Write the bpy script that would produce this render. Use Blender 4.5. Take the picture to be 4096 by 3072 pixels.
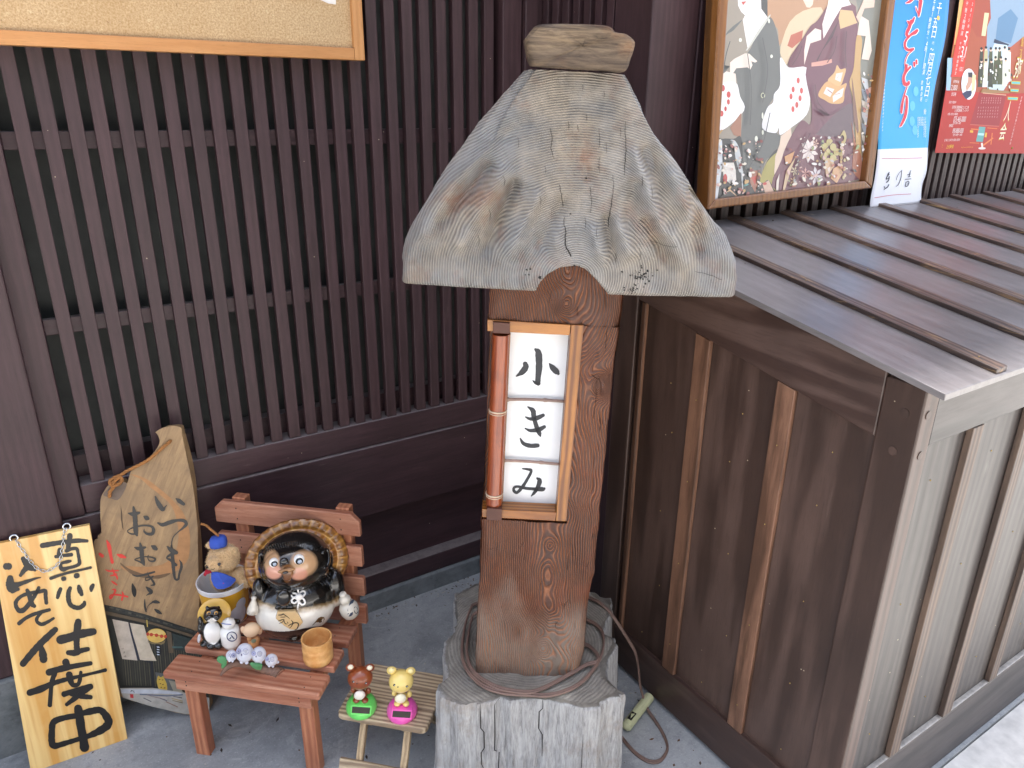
import bpy, math, random
import numpy as np
from mathutils import Matrix, Vector
random.seed(7)
for o in list(bpy.data.objects): bpy.data.objects.remove(o)
SC = bpy.context.scene
COL = SC.collection
# ------------------------------------------------------------------ camera
F = 2915.0; PITCH = math.radians(20.8); ROLL = math.radians(.6); AZ = math.radians(57.3); HC = 1.5
A3 = lambda *a: np.array(a, float)
ZU = A3(0, 0, 1)
hf = A3(math.cos(AZ), math.sin(AZ), 0); hr = A3(math.sin(AZ), -math.cos(AZ), 0)
fw = hf*math.cos(PITCH) - ZU*math.sin(PITCH); up0 = hf*math.sin(PITCH) + ZU*math.cos(PITCH)
cr = math.cos(ROLL)*hr + math.sin(ROLL)*up0; cu = -math.sin(ROLL)*hr + math.cos(ROLL)*up0
CO = A3(0, 0, HC)
cam = bpy.data.cameras.new('camera'); camo = bpy.data.objects.new('camera', cam); COL.objects.link(camo)
cam.sensor_width = 36; cam.lens = F/4096*36; cam.clip_end = 200; cam.clip_start = .05
camo.matrix_world = Matrix(((cr[0], cu[0], -fw[0], CO[0]), (cr[1], cu[1], -fw[1], CO[1]), (cr[2], cu[2], -fw[2], CO[2]), (0, 0, 0, 1)))
SC.camera = camo
# ------------------------------------------------------------------ world, sun, exposure
SUN_EL = math.radians(80); SUN_DIR_AZ = math.radians(5)      # the sun stands high behind the house
w = bpy.data.worlds.new("World"); SC.world = w; w.use_nodes = True
nt = w.node_tree
sky = nt.nodes.new('ShaderNodeTexSky'); sky.sky_type = 'NISHITA'; sky.sun_disc = False
sky.sun_elevation = SUN_EL; sky.sun_rotation = SUN_DIR_AZ; sky.air_density = 1.0; sky.dust_density = 3.0; sky.ozone_density = 1.0
hz = nt.nodes.new('ShaderNodeHueSaturation'); hz.inputs['Saturation'].default_value = .68     # thin high cloud
nt.links.new(sky.outputs[0], hz.inputs['Color']); nt.links.new(hz.outputs[0], nt.nodes['Background'].inputs[0]); nt.nodes['Background'].inputs[1].default_value = .15
sl = bpy.data.lights.new('sun', 'SUN'); so = bpy.data.objects.new('sun', sl); COL.objects.link(so)
sl.energy = 3.0; sl.angle = math.radians(1.2); sl.color = (1, .97, .93)
sd = Vector((math.sin(SUN_DIR_AZ)*math.cos(SUN_EL), math.cos(SUN_DIR_AZ)*math.cos(SUN_EL), math.sin(SUN_EL)))
so.rotation_euler = sd.to_track_quat('Z', 'Y').to_euler()
SC.view_settings.view_transform = 'Standard'; SC.view_settings.look = 'None'
SC.view_settings.exposure = 2.08; SC.view_settings.gamma = 1
SC.cycles.max_bounces = 8; SC.cycles.diffuse_bounces = 5
# ------------------------------------------------------------------ pixel rays to real planes of the place
def ray(x, y): return fw + cr*(x-2048)/F - cu*(y-1536)/F
def hit(x, y, n, d):
    v = ray(x, y); t = (d - CO@n)/(v@n); return CO + v*t
def G(x, y, z=0): return hit(x, y, ZU, z)
def WY(x, y, Y): return hit(x, y, A3(0, 1, 0), Y)
def zt(x0, y0, s): return lambda x, y: (x0+x*s, y0+y*s)
class Fr:
    """a local frame: origin and three axes (x right, y away from the viewer, z up)"""
    def __init__(s, o, ux, uy, uz=None):
        s.o = A3(*o); s.x = A3(*ux)/np.linalg.norm(ux); s.y = A3(*uy)/np.linalg.norm(uy)
        s.z = np.cross(s.x, s.y) if uz is None else A3(*uz)
        s.R = np.array([s.x, s.y, s.z]).T
    def loc(s, px, py, w=0.):
        p = hit(px, py, s.y, s.o@s.y + w); return s.R.T@(p-s.o)
    def ofz(s, px, py, z):
        p = hit(px, py, s.z, s.o@s.z + z); return s.R.T@(p-s.o)
    def m(s):
        R = s.R; o = s.o
        return Matrix(((R[0][0], R[0][1], R[0][2], o[0]), (R[1][0], R[1][1], R[1][2], o[1]), (R[2][0], R[2][1], R[2][2], o[2]), (0, 0, 0, 1)))
WORLD = Fr((0, 0, 0), (1, 0, 0), (0, 1, 0))
# ------------------------------------------------------------------ object helpers
def tag(o, label=None, cat=None, group=None, kind=None):
    if label: o['label'] = label
    if cat: o['category'] = cat
    if group: o['group'] = group
    if kind: o['kind'] = kind
    return o
def thing(name, label, cat, fr=None, group=None):
    o = bpy.data.objects.new(name, None); COL.objects.link(o); o.empty_display_size = .05
    if fr is not None: o.matrix_world = fr.m()
    return tag(o, label, cat, group)
def hexc(h, k=1.):
    v = [int(h[i:i+2], 16)/255 for i in (0, 2, 4)]
    return tuple((c/12.92 if c <= .04045 else ((c+.055)/1.055)**2.4)*k for c in v)
class MB:
    def __init__(s): s.v = []; s.f = []; s.c = []; s.attr = {}
    def add(s, vs, fs, col=None):
        n = len(s.v); s.v += [tuple(map(float, p)) for p in vs]
        for f in fs: s.f.append(tuple(i+n for i in f)); s.c.append(col)
    def box(s, x0, x1, y0, y1, z0, z1, col=None):
        vs = [(x, y, z) for z in (z0, z1) for y in (y0, y1) for x in (x0, x1)]
        s.add(vs, [(0, 2, 3, 1), (4, 5, 7, 6), (0, 1, 5, 4), (2, 6, 7, 3), (0, 4, 6, 2), (1, 3, 7, 5)], col)
    def hexa(s, b, t, col=None):      # bottom four and top four corners
        s.add(list(b)+list(t), [(3, 2, 1, 0), (4, 5, 6, 7), (0, 1, 5, 4), (1, 2, 6, 5), (2, 3, 7, 6), (3, 0, 4, 7)], col)
    def prism(s, pts, d0, d1, ax='y', col=None):   # 2-D outline (x,z) extruded along y, or (x,y) along z, or (y,z) along x
        g = {'y': lambda p, d: (p[0], d, p[1]), 'z': lambda p, d: (p[0], p[1], d), 'x': lambda p, d: (d, p[0], p[1])}[ax]
        n = len(pts)
        s.add([g(p, d0) for p in pts]+[g(p, d1) for p in pts], [tuple(range(n)), tuple(range(2*n-1, n-1, -1))]+[(i, i+n, (i+1) % n+n, (i+1) % n) for i in range(n)], col)
    def tube(s, path, r, n=10, col=None, flat=1.):
        path = [A3(*p) for p in path]; rs = r if hasattr(r, '__len__') else [r]*len(path)
        vs = []; prev = None
        for i, p in enumerate(path):
            t = path[min(i+1, len(path)-1)]-path[max(i-1, 0)]; t = t/(np.linalg.norm(t)+1e-9)
            if prev is None: a = np.cross(t, ZU if abs(t[2]) < .9 else A3(1, 0, 0))
            else: a = prev - t*(prev@t)
            a = a/np.linalg.norm(a); prev = a; b = np.cross(t, a)
            for k in range(n):
                an = 2*math.pi*k/n; vs.append(p+rs[i]*(a*math.cos(an)+b*math.sin(an)*flat))
        m = len(path)
        fs = [(i*n+k, i*n+(k+1) % n, (i+1)*n+(k+1) % n, (i+1)*n+k) for i in range(m-1) for k in range(n)]
        fs += [tuple(range(n-1, -1, -1)), tuple(range((m-1)*n, m*n))]
        s.add(vs, fs, col)
    def lathe(s, prof, c=(0, 0, 0), n=32, col=None, R=None, wob=None):
        vs = []
        for (r, z) in prof:
            for k in range(n):
                an = 2*math.pi*k/n; rr = r*(wob(an, z) if wob else 1)
                p = A3(rr*math.cos(an), rr*math.sin(an), z)
                if R is not None: p = R@p
                vs.append(p+A3(*c))
        m = len(prof)
        fs = [(i*n+k, i*n+(k+1) % n, (i+1)*n+(k+1) % n, (i+1)*n+k) for i in range(m-1) for k in range(n)]
        s.add(vs, fs+[tuple(range(n-1, -1, -1)), tuple(range((m-1)*n, m*n))], col)
    def ell(s, c, r, nu=20, nv=12, col=None, R=None):
        r = r if hasattr(r, '__len__') else (r, r, r)
        vs = []
        for j in range(1, nv):
            ph = math.pi*j/nv
            for i in range(nu):
                th = 2*math.pi*i/nu
                p = A3(r[0]*math.sin(ph)*math.cos(th), r[1]*math.sin(ph)*math.sin(th), r[2]*math.cos(ph))
                if R is not None: p = R@p
                vs.append(p+A3(*c))
        e = [A3(0, 0, r[2]), A3(0, 0, -r[2])]
        if R is not None: e = [R@q for q in e]
        vs += [e[0]+A3(*c), e[1]+A3(*c)]; T = len(vs)-2; B = T+1
        fs = [(j*nu+i, (j+1)*nu+i, (j+1)*nu+(i+1) % nu, j*nu+(i+1) % nu) for j in range(nv-2) for i in range(nu)]
        fs += [(T, i, (i+1) % nu) for i in range(nu)]+[(B, (nv-2)*nu+(i+1) % nu, (nv-2)*nu+i) for i in range(nu)]
        s.add(vs, fs, col)
    def build(s, name, mat, parent=None, smooth=False, bevel=0, seg=2, M=None):
        me = bpy.data.meshes.new(name); vs = s.v
        if M is not None: vs = [tuple(M@Vector(p)) for p in vs]
        me.from_pydata(vs, [], s.f)
        if any(c is not None for c in s.c):
            ca = me.color_attributes.new('col', 'FLOAT_COLOR', 'CORNER'); li = 0; buf = []
            for f, c in zip(s.f, s.c): buf += [*(c or (1, 1, 1)), 1.]*len(f)
            ca.data.foreach_set('color', buf)
        for k, a in s.attr.items():
            at = me.attributes.new(k, 'FLOAT', 'POINT'); at.data.foreach_set('value', [float(q) for q in a])
        o = bpy.data.objects.new(name, me); COL.objects.link(o)
        me.materials.append(mat)
        if smooth:
            me.polygons.foreach_set('use_smooth', [True]*len(me.polygons))
            if smooth is not True: me.set_sharp_from_angle(angle=math.radians(smooth))
        if bevel:
            b = o.modifiers.new('bevel', 'BEVEL'); b.width = bevel; b.segments = seg; b.limit_method = 'ANGLE'; b.angle_limit = math.radians(40)
            b.harden_normals = False
        me.update()
        if parent is not None: o.parent = parent
        return o
def catmull(P, k=6):
    P = [A3(*p) for p in P]
    if len(P) < 3: return [P[0]+(P[-1]-P[0])*t/k for t in range(k+1)]
    Q = [2*P[0]-P[1]]+P+[2*P[-1]-P[-2]]; out = []
    for i in range(1, len(Q)-2):
        a, b, c, d = Q[i-1:i+3]
        for j in range(k):
            t = j/k; out.append(.5*((2*b)+(c-a)*t+(2*a-5*b+4*c-d)*t*t+(3*b-a-3*c+d)*t**3))
    out.append(P[-1]); return out
def stroke(mb, fr, T, pts, y, col, kw=1.):
    """a brush stroke: (x, y, half width) in photo zoom units laid on the plane y of frame fr"""
    P = catmull([(a, b, c*kw) for a, b, c in pts], 5)
    L = []; R_ = []
    def put(q): return fr.loc(*T(q[0], q[1]), y)
    n = len(P)
    for i, p in enumerate(P):
        t = P[min(i+1, n-1)][:2]-P[max(i-1, 0)][:2]; t = t/(np.hypot(*t)+1e-9); nn = A3(-t[1], t[0]); j = 1+.06*math.sin(i*2.3+p[0])
        L.append(p[:2]+nn*p[2]*j); R_.append(p[:2]-nn*p[2]*j)
    t0 = P[1][:2]-P[0][:2]; t0 = t0/(np.hypot(*t0)+1e-9); t1 = P[-1][:2]-P[-2][:2]; t1 = t1/(np.hypot(*t1)+1e-9)
    vs = []; fs = []
    for l, r in zip(L, R_): vs += [put(l), put(r)]
    fs = [(2*i, 2*i+1, 2*i+3, 2*i+2) for i in range(n-1)]
    for (c, t, w, base) in ((P[0][:2], -t0, P[0][2], 0), (P[-1][:2], t1, P[-1][2], 2*n-2)):
        nn = A3(-t[1], t[0]); k = len(vs); m = 7
        for q in range(m):
            an = math.pi*q/(m-1); vs.append(put(c+nn*w*math.cos(an)+t*w*.9*math.sin(an)))
        fs.append(tuple(range(k, k+m)))
    mb.add(vs, fs, col)
def poly(mb, fr, T, pts, y, col, smooth=0):
    if smooth:
        P = [A3(*p) for p in pts]; n = len(P); out = []
        for i in range(n):
            a, b, c, d = P[i-1], P[i], P[(i+1) % n], P[(i+2) % n]
            for j in range(smooth):
                t = j/smooth; out.append(.5*((2*b)+(c-a)*t+(2*a-5*b+4*c-d)*t*t+(3*b-a-3*c+d)*t**3))
        pts = out
    mb.add([fr.loc(*T(*p[:2]), y) for p in pts], [tuple(range(len(pts)))], col)
def circ(x, y, rx, ry=None, n=20):
    ry = ry or rx; return [(x+rx*math.cos(2*math.pi*i/n), y+ry*math.sin(2*math.pi*i/n)) for i in range(n)]
_fc = {}
def glyph(s):
    if s not in _fc:
        c = bpy.data.curves.new('t', 'FONT'); c.body = s; c.align_x = 'CENTER'; o = bpy.data.objects.new('t', c); COL.objects.link(o)
        bpy.context.view_layer.update()
        m = bpy.data.meshes.new_from_object(o.evaluated_get(bpy.context.evaluated_depsgraph_get()))
        v = [(p.co.x, p.co.y) for p in m.vertices]; f = [tuple(q.vertices) for q in m.polygons]
        bpy.data.objects.remove(o); bpy.data.curves.remove(c); bpy.data.meshes.remove(m); _fc[s] = (v, f)
    return _fc[s]
def write(mb, fr, s, px, py, h, y, col, w=None, skew=0.):
    """a character or line of print centred on photo pixel (px, py), h metres tall"""
    v, f = glyph(s)
    if not v: return
    a = np.array(v); lo = a.min(0); hi = a.max(0); c = (lo+hi)/2; k = h/max(hi[1]-lo[1], .35 if len(s) == 1 else .6)
    kx = k if w is None else w/max(hi[0]-lo[0], 1e-3)
    if w is not None and len(s) == 1: kx = min(kx, 2.2*k)
    o = fr.loc(px, py, y)
    mb.add([(o[0]+(q[0]-c[0])*kx+skew*(q[1]-c[1])*k, y, o[2]+(q[1]-c[1])*k) for q in v], f, col)
# smooth value noise for geometry
_rs = np.random.RandomState(3); _T = _rs.rand(64, 64, 64)
def vn(x, y=0., z=0.):
    x = np.asarray(x, float); y = np.asarray(y, float)+0*x; z = np.asarray(z, float)+0*x
    xi = np.floor(x).astype(int); yi = np.floor(y).astype(int); zi = np.floor(z).astype(int)
    f = [q-np.floor(q) for q in (x, y, z)]; f = [q*q*(3-2*q) for q in f]; r = 0
    for a in (0, 1):
        for b in (0, 1):
            for c in (0, 1):
                r = r + _T[(xi+a) % 64, (yi+b) % 64, (zi+c) % 64]*(f[0] if a else 1-f[0])*(f[1] if b else 1-f[1])*(f[2] if c else 1-f[2])
    return r*2-1
def fbm(x, y=0., z=0., o=4):
    r = 0; a = 1.
    for i in range(o): r = r+a*vn(np.asarray(x)*2**i+i*7.3, np.asarray(y)*2**i+i*3.1, np.asarray(z)*2**i); a *= .5
    return r
def blob(name, shapes, vox, mat, parent, colf=None, smooth=6, keep=None):
    """several ellipsoids and tubes grown together into one continuous skin, coloured by place"""
    mb = shapes if isinstance(shapes, MB) else None
    if mb is None:
        mb = MB()
        for s in shapes: mb.ell(*s) if len(s) == 2 else mb.ell(s[0], s[1], R=s[2])
    o = mb.build(name, mat); m = o.modifiers.new('r', 'REMESH'); m.mode = 'VOXEL'; m.voxel_size = vox; m.use_smooth_shade = True
    s = o.modifiers.new('s', 'SMOOTH'); s.iterations = smooth; s.factor = .6
    bpy.context.view_layer.update()
    me = bpy.data.meshes.new_from_object(o.evaluated_get(bpy.context.evaluated_depsgraph_get()))
    o.modifiers.clear(); old = o.data; o.data = me; bpy.data.meshes.remove(old); me.name = name
    if not me.materials: me.materials.append(mat)
    if colf:
        n = len(me.vertices); co = np.zeros(n*3); me.vertices.foreach_get('co', co); co = co.reshape(-1, 3)
        nv = np.zeros(n*3); me.vertices.foreach_get('normal', nv); nv = nv.reshape(-1, 3)
        c = colf(co, nv); ca = me.color_attributes.new('col', 'FLOAT_COLOR', 'POINT')
        ca.data.foreach_set('color', np.concatenate([c, np.ones((n, 1))], 1).ravel())
    me.polygons.foreach_set('use_smooth', [True]*len(me.polygons))
    if parent is not None: o.parent = parent
    return o
def rotx(a): c, s = math.cos(a), math.sin(a); return np.array([[1, 0, 0], [0, c, -s], [0, s, c]])
def roty(a): c, s = math.cos(a), math.sin(a); return np.array([[c, 0, s], [0, 1, 0], [-s, 0, c]])
def rotz(a): c, s = math.cos(a), math.sin(a); return np.array([[c, -s, 0], [s, c, 0], [0, 0, 1]])
# ------------------------------------------------------------------ materials
class NT:
    def __init__(s, name):
        s.m = bpy.data.materials.new(name); s.m.use_nodes = True; s.t = s.m.node_tree; s.b = s.t.nodes['Principled BSDF']
    def n(s, t, **k):
        n = s.t.nodes.new('ShaderNode'+t)
        for a, v in k.items():
            if hasattr(n, a) and a not in ('Scale',): setattr(n, a, v)
            else: s.set(n.inputs[a], v)
        return n
    def set(s, i, v):
        if isinstance(v, bpy.types.NodeSocket): s.t.links.new(v, i)
        else:
            try: i.default_value = v
            except Exception: i.default_value = (*v, 1.)
    def math(s, op, a, b=0., c=None, clamp=False):
        n = s.t.nodes.new('ShaderNodeMath'); n.operation = op; n.use_clamp = clamp; s.set(n.inputs[0], a); s.set(n.inputs[1], b)
        if c is not None: s.set(n.inputs[2], c)
        return n.outputs[0]
    def mix(s, f, a, b, t='MIX'):
        n = s.t.nodes.new('ShaderNodeMix'); n.data_type = 'RGBA'; n.blend_type = t; n.clamp_factor = True
        s.set(n.inputs[0], f); s.set(n.inputs[6], a); s.set(n.inputs[7], b); return n.outputs[2]
    def coord(s, scale=(1, 1, 1), kind='Object'):
        c = s.n('TexCoord'); mp = s.n('Mapping'); s.set(mp.inputs[0], c.outputs[kind]); mp.inputs[3].default_value = scale
        return mp.outputs[0]
    def rnd(s, vec, k=9.):
        oi = s.n('ObjectInfo'); v = s.t.nodes.new('ShaderNodeVectorMath'); v.operation = 'ADD'; s.set(v.inputs[0], vec)
        sc = s.math('MULTIPLY', oi.outputs['Random'], k); s.t.links.new(sc, v.inputs[1]); return v.outputs[0], oi.outputs['Random']
    def noise(s, vec, sc, det=4., rough=.55, dist=0.):
        n = s.n('TexNoise'); s.set(n.inputs['Vector'], vec); n.inputs['Scale'].default_value = sc; n.inputs['Detail'].default_value = det
        n.inputs['Roughness'].default_value = rough; n.inputs['Distortion'].default_value = dist; return n.outputs[0]
    def ramp(s, f, lo, hi, a=0., b=1.):
        n = s.n('MapRange'); n.clamp = True; s.set(n.inputs[0], f); n.inputs[1].default_value = lo; n.inputs[2].default_value = hi; n.inputs[3].default_value = a; n.inputs[4].default_value = b
        return n.outputs[0]
    def attr(s, a): n = s.n('Attribute'); n.attribute_name = a; return n.outputs['Fac']
    def bump(s, h, st=.5, d=.002, nrm=None):
        n = s.n('Bump'); n.inputs['Strength'].default_value = st; n.inputs['Distance'].default_value = d; s.set(n.inputs['Height'], h)
        if nrm is not None: s.set(n.inputs['Normal'], nrm)
        return n.outputs[0]
    def done(s, col=None, rough=None, nrm=None, **k):
        if col is not None: s.set(s.b.inputs['Base Color'], col)
        if rough is not None: s.set(s.b.inputs['Roughness'], rough)
        if nrm is not None: s.set(s.b.inputs['Normal'], nrm)
        for a, v in k.items(): s.set(s.b.inputs[a.replace('_', ' ')], v)
        return s.m
def plain(name, c, rough=.5, bump=0., sc=80., var=.15, **k):
    t = NT(name); v = t.coord(); n = t.noise(v, sc*.3, 4)
    col = t.mix(t.ramp(n, .3, .7), tuple(q*(1-var) for q in c), tuple(min(1, q*(1+var)) for q in c))
    return t.done(col, rough, t.bump(t.noise(v, sc, 4), bump, .001) if bump else None, **k)
def vcol(name, rough=.5, bump=0., sc=200., coat=0., var=.12, **k):
    t = NT(name); a = t.n('Attribute'); a.attribute_name = 'col'; v = t.coord(); n = t.noise(v, 60, 3)
    col = t.mix(1., a.outputs['Color'], t.mix(t.ramp(n, .3, .7), (1-var,)*3, (1., 1., 1.)), 'MULTIPLY')
    return t.done(col, rough, t.bump(t.noise(v, sc, 3), bump, .001) if bump else None, Coat_Weight=coat, Coat_Roughness=.06, **k)
AXS = {'X': (1, 12, 12), 'Y': (12, 1, 12), 'Z': (12, 12, 1)}
def wood(name, dark, lite, ax='Z', s=9., rough=.5, bump=.35, contrast=(.35, .68), wear=None, wearamt=.0, dist=1.0, specks=0., objvar=.25, coat=0., fig=.5, blot=.25, dust=None):
    """sawn or painted timber: stretched grain, cathedral figure, blotches, wear and fly specks"""
    t = NT(name); base, rn = t.rnd(t.coord()); sx = AXS[ax]
    mp = t.n('Mapping'); t.set(mp.inputs[0], base); mp.inputs[3].default_value = sx
    g = t.noise(mp.outputs[0], s, 6, .65, .3)
    w = t.n('TexWave', wave_type='BANDS', bands_direction={'X': 'Y', 'Y': 'X', 'Z': 'X'}[ax]); mp2 = t.n('Mapping'); t.set(mp2.inputs[0], base)
    mp2.inputs[3].default_value = {'X': (.12, 1, 1), 'Y': (1, .12, 1), 'Z': (1, 1, .12)}[ax]
    t.set(w.inputs['Vector'], mp2.outputs[0]); w.inputs['Scale'].default_value = s*2.2; w.inputs['Distortion'].default_value = dist*6; w.inputs['Detail'].default_value = 3; w.inputs['Detail Scale'].default_value = .9
    f = t.math('ADD', t.math('MULTIPLY', g, 1-fig), t.math('MULTIPLY', w.outputs['Fac'], fig))
    col = t.mix(t.ramp(f, *contrast), dark, lite)
    bl = t.ramp(t.noise(base, 3.5, 4, .6), .3, .7, 1-blot, 1+blot*.6)
    ov = t.math('MULTIPLY_ADD', rn, objvar*2, 1-objvar)
    col = t.mix(1., col, t.n('CombineColor', Red=t.math('MULTIPLY', bl, ov), Green=t.math('MULTIPLY', bl, ov), Blue=t.math('MULTIPLY', bl, ov)).outputs[0], 'MULTIPLY')
    if wear:
        k = t.math('MULTIPLY', t.ramp(t.noise(mp.outputs[0], s*.7, 8, .75, .6), .62-.1*wearamt, .72), t.ramp(t.noise(base, 9, 3), .45, .6))
        col = t.mix(t.math('MULTIPLY', k, min(1, wearamt+.3)), col, wear)
    fine = t.noise(mp.outputs[0], s*4.5, 4, .7)
    col = t.mix(t.ramp(fine, .52, .7, 0, .35), col, tuple(q*.45 for q in dark))
    if dust:
        ge = t.n('NewGeometry'); sn = t.n('SeparateXYZ'); t.set(sn.inputs[0], ge.outputs['Normal'])
        col = t.mix(t.math('MULTIPLY', t.ramp(sn.outputs[2], .6, .9), t.ramp(t.noise(base, 40, 5, .7), .3, .6, .45, .95)), col, dust)
    if specks:
        v = t.n('TexVoronoi'); t.set(v.inputs['Vector'], base); v.inputs['Scale'].default_value = 28
        sp = t.math('LESS_THAN', v.outputs['Distance'], .045*specks)
        col = t.mix(t.math('MULTIPLY', sp, t.ramp(t.noise(base, 31, 1), .5, .55)), col, hexc('b9ad90'))
    n = t.bump(f, bump, .0012)
    r = t.math('MULTIPLY_ADD', g, .25, rough-.12)
    return t.done(col, r, n, Coat_Weight=coat, Coat_Roughness=.25)
def ringwood(name, dark, lite, weath, red, mid=None, rough=.75, bump=.8, sharp=1.6, lines=.8, cracks=.85, warp=.6):
    """weathered timber whose growth rings are carried by the float attribute 'ring'"""
    t = NT(name); v = t.coord(); r = t.attr('ring'); wr = t.attr('wear')
    n1 = t.noise(v, 22, 5, .6); n2 = t.noise(v, 130, 4, .6); n3 = t.noise(v, 7, 5, .6)
    rr = t.math('MULTIPLY_ADD', n1, warp, r)
    ln = t.math('POWER', t.math('MULTIPLY_ADD', t.math('SINE', t.math('MULTIPLY', rr, 6.28318)), .5, .5), sharp)
    w2 = t.math('MULTIPLY', ln, t.ramp(t.noise(v, 35, 3), .25, .7, .35, 1.))
    base = t.mix(t.ramp(n3, .42, .58), lite, mid or weath)
    base = t.mix(t.math('MULTIPLY', t.ramp(t.noise(v, 11, 6, .7), .52, .7), .75), base, red)
    base = t.mix(wr, base, weath)
    col = t.mix(t.math('MULTIPLY', w2, lines), base, dark)
    col = t.mix(t.ramp(n2, .55, .75, 0, .35), col, lite)
    # drying checks that run across the rings
    ck = t.n('TexVoronoi', feature='DISTANCE_TO_EDGE'); mp = t.n('Mapping'); t.set(mp.inputs[0], v); mp.inputs[3].default_value = (16, 9, 4)
    vv = t.t.nodes.new('ShaderNodeVectorMath'); vv.operation = 'ADD'; t.set(vv.inputs[0], mp.outputs[0])
    nz = t.n('TexNoise'); t.set(nz.inputs['Vector'], v); nz.inputs['Scale'].default_value = 14; sc_ = t.t.nodes.new('ShaderNodeVectorMath'); sc_.operation = 'SCALE'; sc_.inputs[3].default_value = .35; t.t.links.new(nz.outputs[1], sc_.inputs[0]); t.t.links.new(sc_.outputs[0], vv.inputs[1]); t.set(ck.inputs['Vector'], vv.outputs[0]); ck.inputs['Scale'].default_value = 1.
    crk = t.math('MULTIPLY', t.ramp(ck.outputs['Distance'], .0, .012, 1, 0), t.ramp(t.noise(v, 18, 2), .56, .6))
    col = t.mix(t.math('MULTIPLY', crk, cracks), col, (.012, .01, .008))
    h = t.math('SUBTRACT', t.math('MULTIPLY_ADD', n2, .35, t.math('MULTIPLY', w2, -1.)), t.math('MULTIPLY', crk, 1.5*cracks))
    col = t.mix(t.math('MULTIPLY', t.ramp(t.noise(v, 4.5, 7, .75, .8), .5, .62), .35), col, tuple(q*.5 for q in lite))
    return t.done(col, rough, t.bump(h, bump, .0016))
# ------------------------------------------------------------------ shared materials
M = {}
M['paint'] = wood('brown_paint', hexc('362224'), hexc('452f32'), 'Z', 9, .55, .3, dust=hexc('7a7070'), wear=hexc('6d5a58'), wearamt=.05, specks=.8, objvar=.1, fig=.15, blot=.2)
M['paintx'] = wood('brown_paint_long', hexc('362326'), hexc('462f33'), 'X', 12, .5, .6, dust=hexc('857b78'), wear=hexc('7d6c66'), wearamt=.15, specks=.8, objvar=.08, fig=.15, blot=.15)
M['painty'] = wood('brown_paint_deep', hexc('362326'), hexc('462f33'), 'Y', 8, .42, .5, wear=hexc('7d6c66'), wearamt=.15, objvar=.1)
M['dust'] = plain('dusty_ledge', hexc('5c5350'), .8, .3, 60, .4)
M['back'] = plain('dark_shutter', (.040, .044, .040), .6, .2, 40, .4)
M['slate'] = None
def concrete():
    t = NT('worn_concrete'); v = t.coord(); a = t.noise(v, 2.6, 8, .62, .4); b = t.noise(v, 38, 6, .7); c = t.noise(v, 190, 4, .75)
    col = t.mix(t.ramp(a, .34, .66), hexc('8a8d8f'), hexc('a9abab'))
    col = t.mix(t.math('MULTIPLY', t.ramp(t.noise(v, 9, 7, .75, 1.2), .54, .66), .5), col, hexc('c0c1c0'))
    col = t.mix(t.ramp(b, .5, .8, 0, .4), col, hexc('44484c'))
    st = t.n('Mapping'); t.set(st.inputs[0], v); st.inputs[3].default_value = (5, 1.2, 1); st.inputs[2].default_value = (0, 0, .7)
    col = t.mix(t.math('MULTIPLY', t.ramp(t.noise(st.outputs[0], 14, 6, .8, .8), .64, .72), .45), col, hexc('c2c4c4'))
    col = t.mix(t.ramp(c, .58, .68, 0, .35), col, hexc('3d4041')); col = t.mix(t.ramp(c, .34, .42, .45, 0), col, hexc('d4d4d2')); col = t.mix(t.math('MULTIPLY', t.ramp(t.noise(v, 1.3, 9, .7, 1.4), .5, .62), .5), col, hexc('5e6264'))
    h = t.math('ADD', t.math('MULTIPLY', b, .6), t.math('MULTIPLY', c, .4))
    return t.done(col, .72, t.bump(h, .5, .0015))
M['concrete'] = concrete()
M['street'] = plain('pale_road', hexc('cfccc6'), .85, .4, 90, .15)
def kerb_mat():
    t = NT('kerb_concrete'); v = t.coord(); a = t.noise(v, 6, 8, .7, .5); b = t.noise(v, 70, 5, .65)
    col = t.mix(t.ramp(a, .35, .65), hexc('55595a'), hexc('85898a')); col = t.mix(t.ramp(b, .55, .8, 0, .5), col, hexc('303334'))
    return t.done(col, .8, t.bump(b, .7, .002))
M['kerb'] = kerb_mat()
# ------------------------------------------------------------------ ground
def sheet(name, x0, x1, y0, y1, z, mat):
    mb = MB(); mb.box(x0, x1, y0, y1, z-.06, z); o = mb.build(name, mat); return tag(o, kind='structure')
sheet('pavement', -6, 8, .556, 2.6, 0, M['concrete'])
sheet('road', -40, 40, -40, .553, -.006, M['street'])
mb = MB(); mb.prism([(1.836, -.02), (1.836, .058), (1.845, .066), (2.0, .066), (2.0, -.02)], -.095, 1.3, 'x'); k = mb.build('kerb', M['kerb'], bevel=.003); tag(k, kind='structure')
# stone block under the left pillar
mb = MB(); mb.prism([(-2.5, -.02), (-.1, -.02), (-.1, .205), (-.11, .215), (-2.5, .215)], 1.79, 2.05); o = mb.build('footing_stone', M['kerb'], smooth=False, bevel=.006)
tag(o, 'low grey concrete footing block under the left wooden pillar', 'footing')
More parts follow.
